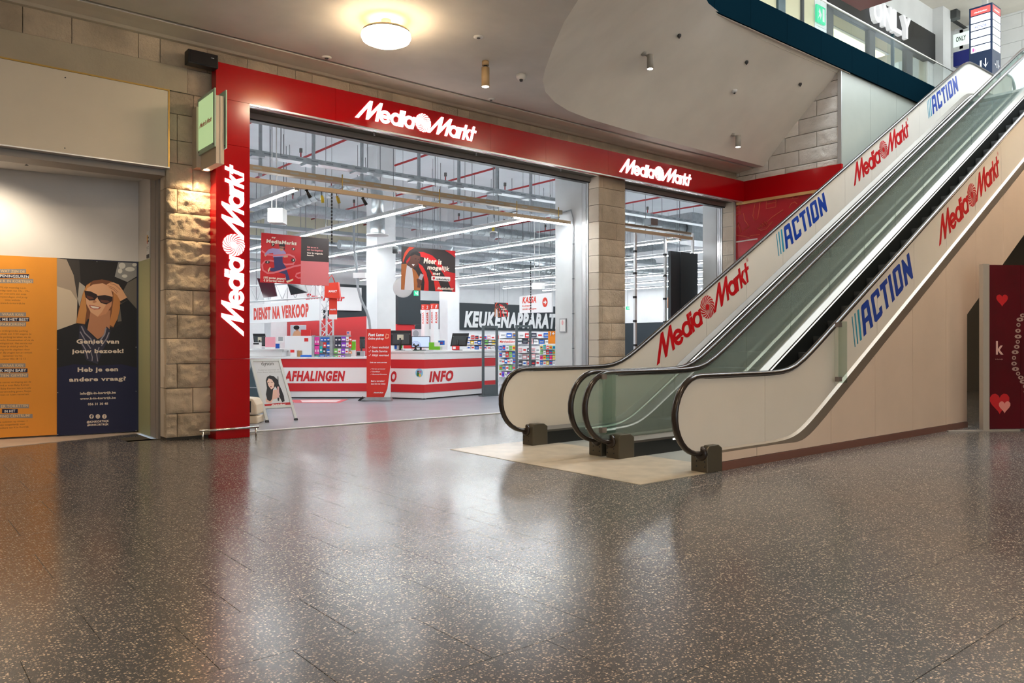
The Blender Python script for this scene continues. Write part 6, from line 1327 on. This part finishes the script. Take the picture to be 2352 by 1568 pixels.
mat('leaf_green', (.18, .55, .03), .4); mat('pk_pink', (.75, .05, .35), .4); mat('pk_blue', (.01, .11, .50), .4); mat('pk_red', (.65, .03, .03), .4); mat('pk_teal', (.02, .48, .45), .4); mat('pk_dark', (.03, .03, .06), .4); mat('pk_purple', (.25, .06, .60), .4); mat('pk_white', (.85, .85, .85), .4); mat('pk_green', (.16, .50, .08), .4); mat('pk_grey', (.35, .36, .38), .4); mat('pk_orange', (.80, .25, .02), .4); mat('pk_yellow', (.75, .55, .05), .4); mat('pk_brown', (.35, .20, .09), .5); mat('pk_rose', (.75, .40, .42), .4)
pthing('carton', 'bright green and white carton leaning behind the info counter', 'carton', 985, 786, 1010, 803, 18.5, .15, 'leaf_green', [(.5, .0, 1, .55, 'pk_white')]); 
t = pthing('tablet', 'white framed tablet on a stand beside the green carton', 'tablet', 1005, 780, 1023, 796, 18.55, .03, 'pk_white', [(.1, .12, .9, .75, 'pk_blue'), (.35, .3, .65, .6, 'pk_red')]); post_down(t, 1014, 792, 18.6, .02, 'pk_white')
pthing('paper_stack', 'bundle of papers and cups between monitors on info counter', 'papers', 904, 786, 925, 803, 18.7, .12, 'pk_white', [(.1, .1, .35, .9, 'pk_blue'), (.7, .2, .95, .8, 'leaf_green')])
pthing('brochure_holder', 'small red and white brochure box below tilted monitor', 'box', 1038, 794, 1055, 803, 18.4, .1, 'pk_red', [(.1, .2, .5, .8, 'pk_white')])
pthing('sign_holder', 'pink price sheet in acrylic stand on the raised service desk', 'sheet', 609, 774, 632, 801, 18.2, .03, mat('pk_pinksheet', (.85, .35, .42), .4), [(.0, .85, 1, 1, 'pk_white')])
t = pthing('payment_terminal', 'tilted payment terminal with grey screen on raised service desk', 'terminal', 637, 772, 652, 786, 18.2, .03, 'pk_white', [(.15, .1, .85, .8, 'pk_grey')]); post_down(t, 644, 784, 18.25, .02, 'pk_white', z0=1.13)
pthing('leaflet_box', 'blue leaflet box behind the pink price sheet', 'box', 630, 784, 642, 800, 18.4, .06, 'pk_blue', [(0, 0, 1, .3, 'pk_white')]); pthing('receipt_printer', 'white receipt printer with small black display below the terminal', 'printer', 581, 786, 598, 800, 18.15, .1, 'pk_white', [(.05, .1, .8, .35, 'black_plastic')])
t = thing('partition', 'white partition panel with small red notice behind the pickup counter', 'partition', Vector((pD(680, 0, 18.6).x, pD(680, 0, 18.6).y, .95))); pbox(MB(), 654, 771, 715, 818, 18.7, .05).build('panel', 'counter_white', t); pbox(MB(), 699, 776, 708, 784, 18.69, .006).build('notice', 'pk_red', t)
pthing('carton', 'brown cardboard box on the pickup counter before the partition', 'carton', 683, 805, 691, 819, 18.2, .12, 'pk_brown'); pthing('carton', 'white box with red print on the pickup counter', 'carton', 667, 803, 682, 819, 18.2, .15, 'pk_white', [(.0, .0, .6, .4, 'pk_red')]); pthing('binder', 'flat blue binder lying on the pickup counter', 'binder', 690, 815, 715, 819.5, 18.1, .2, 'pk_blue'); pthing('carton', 'red stacked carton standing on the partition ledge', 'carton', 691, 757, 713, 771, 18.72, .05, 'pk_red', [(0, .3, 1, .34, 'counter_red'), (0, .6, 1, .64, 'counter_red')])
def picture(label, u0, v0, u1, v1, d, layers):
    t = thing('framed_picture', label, 'picture', pD(u0, v1, d)); pbox(MB(), u0, v0, u1, v1, d, .03).build('frame', 'sign_white', t); pbox(MB(), (u0 + u1) / 2 - 2, (v0 + v1) / 2 - 2, (u0 + u1) / 2 + 2, (v0 + v1) / 2 + 2, d + .03, .9).build('wall_arm', 'sign_white', t); f = dfr(u0, v1, d - .001); s = d / FPX
    art(t, f, [(n, c, [[(x * s, y * s) for x, y in P] for P in Ls]) for n, c, Ls in layers], .002); return t
picture('small wall photo of a dark haired person in peach clothing', 667, 746, 703, 772, 25.6, [('print_field', (200, 205, 212), [rect(1, 1, 35, 25)]), ('print_clothes', (222, 170, 130), [[(5, 1), (8, 11), (18, 14), (24, 8), (24, 1)]]), ('print_face', (190, 130, 100), [ell(15, 17, 4, 5, 12)]), ('print_hair', (26, 20, 20), [ell(14, 20, 7, 5, 14)])])
picture('small wall photo of a person in blue beside white lettering', 774, 748, 807, 771, 30.3, [('print_field', (178, 192, 200), [rect(1, 1, 32, 22)]), ('print_clothes', (40, 110, 170), [[(2, 1), (5, 10), (11, 12), (16, 8), (16, 1)]]), ('print_face', (200, 150, 125), [ell(9, 15, 3.2, 4, 12)]), ('print_words', (245, 245, 245), [rect(17, 12, 29, 15), rect(17, 7, 28, 10)])])
picture('grey portrait print between the charcoal block and checkout towers', 946, 756, 967, 776, 27.0, [('print_field', (190, 190, 195), [rect(0, 0, 21, 20)]), ('print_face', (140, 145, 150), [ell(9, 10, 7, 8, 14)]), ('print_strip', (200, 60, 60), [rect(14, 0, 21, 4)])])
# lattice truss tower
t = thing('lattice_truss', 'white lattice truss tower rising behind the gift card rack', 'truss', Vector((pD(751, 0, 18.75).x, pD(751, 0, 18.75).y, .95))); d = 18.75
cs = [pD(736, 0, d), pD(765, 0, d), pD(750, 0, d + .3)]; zt2 = pD(750, 652, d).z; mat('truss_white', (.75, .77, .79), .35, .3)
for c in cs: MB().cyl((c.x, c.y, .95), (c.x, c.y, zt2), .024, 10).build('chord', 'truss_white', t)
for i in range(3):
    a, b = cs[i], cs[(i + 1) % 3]; n = 8
    for j in range(n):
        z0 = .95 + (zt2 - .95) * j / n; z1 = .95 + (zt2 - .95) * (j + 1) / n; p, q = (a, b) if j % 2 else (b, a); MB().cyl((p.x, p.y, z0), (q.x, q.y, z1), .010, 6).build('lattice_bar', 'truss_white', t)
# horizontal truss with tilted screens at the left
t = thing('lattice_truss', 'horizontal white truss under the left hanging poster', 'truss', pD(650, 680, 18.5)); 
for v in (652, 688):
    a = pD(560, v + 6, 18.6); b = pD(737, v - 6, 18.7); MB().cyl(a, b, .022, 8).build('chord', 'truss_white', t)
for i in range(12):
    f0, f1 = i / 12, (i + 1) / 12; a0, b0 = pD(560, 658, 18.6), pD(737, 646, 18.7); a1, b1 = pD(560, 694, 18.6), pD(737, 682, 18.7); p = a0.lerp(b0, f0 if i % 2 else f1); q = a1.lerp(b1, f1 if i % 2 else f0); MB().cyl(p, q, .010, 6).build('lattice_bar', 'truss_white', t)
for n_, P in enumerate(([(590, 638), (628, 645), (636, 680), (605, 684)], [(660, 652), (700, 654), (706, 671), (668, 677)])):
    t = thing('tilted_screen', ['glossy dark reddish tilted display hanging under the left poster', 'black tilted display on the horizontal truss right of the glossy one'][n_], 'display', pD(*P[3], 18.3)); q = [pD(u, v, 18.2 - (.0 if i < 2 else .15)) for i, (u, v) in enumerate(P)]; bk = [p + FV * .05 for p in q]
    MB().add(q + bk, [(0, 1, 2, 3), (7, 6, 5, 4), (0, 4, 5, 1), (1, 5, 6, 2), (2, 6, 7, 3), (3, 7, 4, 0)]).build('panel', 'black_gloss' if n_ else mat('maroon_gloss', (.05, .008, .015), .12), t); MB().cyl(q[0].lerp(q[1], .5) + FV * .05, q[0].lerp(q[1], .5) + FV * .42 - ZV * .02, .015, 6).build('bracket', 'truss_white', t)
# hanging red bags
t = thing('shopping_bag', 'large red paper shopping bag hanging above the truss tower', 'bag', pD(762, 684, 18.2)); P = [(746, 650), (777, 648), (781, 685), (745, 683)]
q = [pD(u, v, 18.3) for u, v in P]; bk = [p + FV * .14 for p in q]; MB().add(q + bk, [(0, 1, 2, 3), (7, 6, 5, 4), (0, 4, 5, 1), (1, 5, 6, 2), (2, 6, 7, 3), (3, 7, 4, 0)]).build('body', 'sign_red', t)
MB().tube([pD(u, v, 18.32) for u, v in ((752, 650), (756, 638), (762, 632), (766, 640), (769, 649))], .012, 8).build('handle', 'sign_red', t); mb = MB(); f = dfr(755, 671, 18.29); text(mb, 'MARKT', f, 0, 0, m_px(19, 18.3), m_px(5, 18.3), .04, .15, .002); mb.build('lettering', 'white_line', t)
MB().cyl(pD(762, 632, 18.32), pD(762, 632, 18.32) + ZV * (ZI - pD(762, 632, 18.32).z), .005, 4).build('wire', 'wire', t)
t = thing('red_pennant', 'narrow red and white pennant below the hanging bag', 'pennant', pD(764, 733, 18.6)); pbox(MB(), 756, 684, 774, 722, 18.4, .01).build('red_field', 'sign_red', t); pbox(MB(), 756, 722, 774, 733, 18.4, .01).build('white_field', 'sign_white', t); mb = MB(); text(mb, 'markt', dfr(758, 712, 18.39), 0, 0, m_px(14, 18.5), m_px(4, 18.5), .04, .1, .002); mb.build('lettering', 'white_line', t)
# gift card rack on the counter
d = 18.0; t = thing('card_rack', 'grey perforated rack full of gift cards on the pickup counter', 'rack', Vector((pD(757, 0, d).x, pD(757, 0, d).y, .95)))
pbox(MB(), 716, 771, 762, 819, d + .06, .02).build('back_panel', 'pk_grey', t); pbox(MB(), 762, 770, 806, 819, d + .06, .02).build('back_panel', 'pk_grey', t); pbox(MB(), 716, 770, 722, 819, d, .1).build('side_post', 'galv', t); pbox(MB(), 757, 770, 764, 819, d, .1).build('side_post', 'galv', t)
colname = {'pk_pink': 'pink', 'pk_blue': 'blue', 'pk_red': 'red', 'pk_teal': 'teal', 'pk_dark': 'dark', 'pk_purple': 'purple', 'pk_white': 'white', 'pk_green': 'green', 'pk_orange': 'orange', 'pk_yellow': 'yellow', 'pk_brown': 'brown', 'pk_rose': 'rose', 'pk_grey': 'grey'}
cards = [(910, 300, 940, 405, 'pk_pink'), (941, 300, 970, 405, 'pk_pink'), (910, 415, 940, 520, 'pk_pink'), (941, 415, 970, 520, 'pk_pink'), (985, 305, 1024, 356, 'pk_blue'), (1026, 305, 1065, 356, 'pk_blue'), (1067, 305, 1108, 356, 'pk_blue'), (1020, 370, 1060, 436, 'pk_red'), (1065, 370, 1110, 436, 'pk_blue'), (975, 420, 1010, 502, 'pk_teal'), (1015, 445, 1055, 511, 'pk_dark'), (1065, 455, 1115, 512, 'pk_blue'), (975, 525, 1040, 560, 'pk_blue'), (1065, 530, 1110, 560, 'pk_blue'), (905, 545, 960, 562, 'pk_teal'), (1115, 545, 1160, 562, 'pk_teal'),
         (1170, 300, 1208, 360, 'pk_dark'), (1210, 300, 1250, 360, 'pk_dark'), (1255, 295, 1312, 356, 'pk_purple'), (1315, 300, 1347, 356, 'pk_white'), (1350, 296, 1392, 358, 'pk_red'), (1170, 370, 1208, 432, 'pk_dark'), (1210, 370, 1250, 432, 'pk_dark'), (1255, 366, 1315, 434, 'pk_purple'), (1316, 370, 1347, 432, 'pk_white'), (1348, 366, 1388, 436, 'pk_red'), (1160, 450, 1205, 512, 'pk_green'), (1210, 450, 1247, 512, 'pk_white'), (1253, 450, 1302, 512, 'pk_purple'), (1304, 452, 1344, 512, 'pk_white'), (1348, 486, 1388, 514, 'pk_orange'), (1170, 535, 1206, 562, 'pk_green'), (1210, 535, 1248, 562, 'pk_white'), (1253, 535, 1300, 562, 'pk_purple')]
ordp = ['first', 'second', 'third', 'fourth', 'fifth', 'sixth', 'seventh', 'eighth', 'ninth', 'tenth', 'eleventh', 'twelfth', 'thirteenth', 'fourteenth', 'fifteenth', 'sixteenth', 'seventeenth', 'eighteenth']
cnt = {}
for (x0, y0, x1, y1, m_) in cards:
    cnt[m_] = cnt.get(m_, 0) + 1; k_ = .178571
    t = thing('gift_card', colname[m_] + ' gift card on the counter rack, ' + ordp[cnt[m_] - 1] + ' of the ' + colname[m_] + ' ones', 'gift card', pD(560 + x0 * k_, 720 + y1 * k_, d), 'gift cards on the counter rack')
    pbox(MB(), 560 + x0 * k_, 720 + y0 * k_, 560 + x1 * k_, 720 + y1 * k_, d + .02, .012).build('card', m_, t); pbox(MB(), 560 + (x0 + 8) * k_, 720 + (y0 + (y1 - y0) * .45) * k_, 560 + (x1 - 8) * k_, 720 + (y0 + (y1 - y0) * .75) * k_, d + .018, .004).build('label_print', 'pk_white' if m_ != 'pk_white' else 'pk_red', t)
pthing('poster_card', 'bright green and white card standing right of the card rack', 'card', 806, 780, 817, 819, 18.2, .02, 'pk_white', [(0, .1, 1, .6, 'leaf_green')]); pthing('globe', 'small patterned ball ornament behind the card rack', 'ornament', 796, 760, 804, 770, 18.05, .06, 'pk_rose', [(.2, .2, .6, .6, 'pk_blue')])
pthing('desk_clutter', 'grey telephone set on the counter between rack and banner', 'telephone', 818, 806, 836, 818.5, 18.3, .15, 'pk_grey', [(.1, .2, .5, .8, 'black_plastic')])
# anti-theft gates
def gate(u0, u1, vt, vb, label, split=True, base=True):
    a = pG(u0, vb); Yg = a.y; b = pY(u1, vb, Yg); zt = pY(u0, vt, Yg).z; x0, x1 = a.x, b.x
    t = thing('security_gate', label, 'security gate', ((x0 + x1) / 2, Yg, 0)); w = .055; mat('gate_grey', (.10, .125, .135), .4)
    for x in (x0, x1 - w): MB().box(x, x + w, Yg, Yg + .05, 0, zt).build('upright', 'gate_grey', t, bevel=.008)
    MB().box(x0 + w, x1 - w, Yg, Yg + .05, zt - .055, zt).build('top_bar', 'gate_grey', t); MB().box(x0 + w, x1 - w, Yg, Yg + .05, zt - .42, zt - .385).build('cross_bar', 'gate_grey', t); MB().box(x0 + w, x1 - w, Yg, Yg + .05, 0, .27).build('foot_panel', 'gate_grey', t)
    for z in (.5, .75): MB().box(x0 + w, x1 - w, Yg + .02, Yg + .03, z + .2, z + .21).build('wire_bar', 'black', t)
    MB().box(x0 - .05, x1 + .05, Yg - .06, Yg + .11, 0, .02).build('floor_plate', 'gate_grey', t)
gate(1109, 1144.5, 747.5, 910, 'dark grey anti-theft gate before the info counter end'); gate(1186, 1221, 746, 905, 'dark grey anti-theft gate in the middle of the entrance right side')
# ================================================================ FAR SHELVES
random.seed(11)
def shelf_unit(label, cat, u0, u1, v0, v1, d, rows, cols, cols_m, header=None, hm='pk_red', mb_='counter_white'):
    t = thing('shelf_unit', label, 'shelf', Vector((pD((u0 + u1) / 2, 0, d).x, pD((u0 + u1) / 2, 0, d).y, 0)))
    zb = 0; a = pD(u0, v1, d + .25); b = pD(u1, v0, d + .25); MB().obox(((a.x + b.x) / 2, (a.y + b.y) / 2, b.z / 2), RV, FV, ZV, (b - a).dot(RV) / 2, .02, b.z / 2).build('back_panel', mb_, t)
    hv = (v1 - v0) / rows
    for r in range(rows):
        v = v0 + hv * (r + 1); pbox(MB(), u0, v - .8, u1, v, d, .26).build('shelf_board', mb_, t)
    if header: hb = pbox(MB(), u0, v0 - 11, u1, v0, d, .03).build('header', 'sign_white', t); mb = MB(); text(mb, header, dfr(u0 + 2, v0 - 3, d - .002), 0, 0, m_px(u1 - u0 - 4, d), m_px(6, d), .02, .1, .002); mb.build('header_lettering', 'sign_red', hb)
    for r in range(rows):
        n = cols[r] if isinstance(cols, (list, tuple)) else cols
        for c in range(n):
            w = (u1 - u0) / n; cm = cols_m[r % len(cols_m)]; m_ = cm[c % len(cm)]; x0 = u0 + w * c + w * .08; hh = hv * random.uniform(.62, .8)
            g = thing('boxed_article', colname[m_] + ' article on ' + cat + ', shelf row ' + ordp[r] + ' from top, ' + ordp[c] + ' place', 'goods', pD(x0, v0 + hv * (r + 1) - .8, d), 'goods on ' + cat)
            pbox(MB(), x0, v0 + hv * (r + 1) - .8 - hh, x0 + w * .84, v0 + hv * (r + 1) - .8, d + .03, .1).build('pack', m_, g); pbox(MB(), x0 + w * .12, v0 + hv * (r + 1) - hh * .75, x0 + w * .72, v0 + hv * (r + 1) - hh * .4, d + .027, .004).build('label_print', random.choice([q for q in ('pk_white', 'pk_red', 'pk_blue', 'pk_grey') if q != m_]), g)
P_ = lambda *a: ['pk_' + x for x in a]
shelf_unit('merchandise shelf with red header between the anti-theft gates', 'the merchandise shelf', 1146, 1184, 790, 866, 23.5, 5, [5, 5, 6, 5, 6], [P_('blue', 'blue', 'white', 'green', 'yellow'), P_('blue', 'white', 'red', 'green'), P_('white', 'white', 'blue'), P_('green', 'grey', 'white'), P_('white', 'purple')], 'Merchandising')
shelf_unit('white shelf of small rose packs behind the middle gate', 'the rose shelf', 1190, 1240, 795, 870, 23.8, 5, 5, [P_('rose', 'white', 'dark'), P_('white', 'rose'), P_('dark', 'white', 'rose'), P_('white', 'rose', 'red'), P_('white', 'white', 'rose')])
shelf_unit('magazine display in front of the white entrance pillar', 'the magazine display', 1240, 1276, 790, 838, 21.5, 4, 5, [P_('yellow', 'teal', 'red'), P_('green', 'white', 'red', 'blue'), P_('pink', 'yellow', 'teal'), P_('blue', 'white', 'yellow')])
shelf_unit('long white accessory wall shelf under the black lettering', 'the accessory wall', 1072, 1146, 768, 803, 26.0, 3, [8, 9, 8], [P_('white', 'red', 'dark', 'white', 'blue', 'rose'), P_('white', 'yellow', 'white', 'blue', 'white', 'green'), P_('white', 'white', 'blue', 'white', 'rose')])
shelf_unit('white upper shelf of cartons right of the accessory wall', 'the upper carton shelf', 1148, 1276, 762, 790, 26.7, 2, [9, 10], [P_('white', 'blue', 'brown', 'white', 'red', 'dark'), P_('white', 'blue', 'white', 'white', 'dark', 'rose')])
t = thing('hanging_sign', 'orange price sign hanging at the edge of the entrance pillar', 'sign', pD(1268, 790, 21)); pbox(MB(), 1259, 760, 1276, 789, 21.2, .02).build('panel', 'pk_orange', t); mb = MB(); text(mb, '1+', dfr(1263, 770, 21.19), 0, 0, m_px(11, 21), m_px(9, 21), .04, .1, .002); mb.build('lettering', 'white_line', t); MB().cyl(pD(1268, 760, 21.2), pD(1268, 760, 21.2) + ZV * (ZI - pD(1268, 760, 21.2).z), .006, 4).build('wire', 'wire', t)
t = thing('wall_notice', 'small framed notice on the white entrance pillar', 'notice', (11.06, 11.6, 1.2)); a = pX(1286, 763, 11.09); b = pX(1301, 731, 11.09); MB().box(11.075, 11.092, b.y, a.y, a.z, b.z).build('frame', 'pk_grey', t); MB().box(11.072, 11.076, b.y + .02, a.y - .02, a.z + .02, b.z - .02).build('sheet', 'white_paint', t); MB().flat([ell((a.y + b.y) / 2, (a.z * .3 + b.z * .7), .03, .05, 14)], lambda p, q, d=0: Vector((11.072 - d, p, q)), .001).build('pictogram', 'pk_rose', t)
t = thing('conduit', 'thin grey conduit running up the white entrance pillar', 'conduit', (11.07, 11.5, 0)); q = [pX(u, v, 11.07) for u, v in ((1316, 840), (1316, 500), (1311, 482), (1290, 488))]; MB().tube(q, .012, 6).build('pipe', 'galv', t)
for v in (560, 640, 720, 800): c = pX(1316, v, 11.065); MB().box(c.x - .01, c.x + .02, c.y - .02, c.y + .02, c.z - .01, c.z + .01).build('clip', 'galv_dark', t)
# ---- through the narrow opening
mat('upright_white', (.75, .76, .77), .5)
for i, u in enumerate((1459, 1528, 1591)):
    c = pY(u, 700, 11.9); zt = pY(u, 535, 11.9).z; t = thing('shelf_upright', 'white slotted display upright in the narrow opening, ' + ['left', 'middle', 'right'][i] + ' one', 'upright', (c.x, 11.9, 0)); MB().box(c.x - .025, c.x + .025, 11.88, 11.93, 0, zt).build('post', 'upright_white', t)
    MB().box(c.x + .027, c.x + .04, 11.885, 11.925, .3, zt - .05).build('slot_strip', 'pk_brown', t)
    for z in (1.2, 1.75, 2.3, 2.85, 3.35): MB().box(c.x - .035, c.x + .02, 11.87, 11.94, z, z + .05).build('clip', 'black', t)
o = MB().box(14.9, 15.55, 11.7, 11.78, 0, 3.45).build('display_partition', 'charcoal'); tag(o, 'dark blue grey display panel at the right of narrow opening', 'panel')
o = MB().box(14.55, 14.885, 11.72, 11.8, 0, 3.45).build('display_partition', 'charcoal'); tag(o, 'narrow dark display panel left of the wide blue grey one', 'panel')
t = thing('display_board', 'brown perforated board with boxed articles low in the narrow opening', 'board', (12.2, 12.0, 0)); MB().box(11.85, 12.75, 12.0, 12.04, 0, 1.42).build('board', mat('pegboard', (.42, .30, .22), .6), t); MB().box(11.85, 12.75, 11.8, 12.0, 1.42, 1.45).build('ledge', 'sign_white', t)
for i in range(4):
    x = 11.86 + .2 * i; g = thing('boxed_article', 'green and white article box on the ledge in the narrow opening, ' + ordp[i] + ' from left', 'goods', (x + .09, 11.9, 1.45), 'green boxes in the narrow opening'); MB().box(x, x + .18, 11.85, 11.98, 1.45, 1.85).build('pack', 'pk_white', g); MB().box(x + (.01 if i % 2 == 0 else .09), x + (.10 if i % 2 == 0 else .17), 11.845, 11.85, 1.52, 1.84).build('green_print', mat('olive', (.12, .22, .03), .5), g); MB().box(x + .11, x + .15, 11.846, 11.85, 1.6, 1.8).build('figure_print', 'pk_brown', g) if i % 2 == 0 else None
o = MB().box(27.8, 27.95, 14, 27.5, 0, 2.2).build('feature_wall', 'charcoal'); tag(o, 'low charcoal wall far back in the narrow opening', 'wall panel')
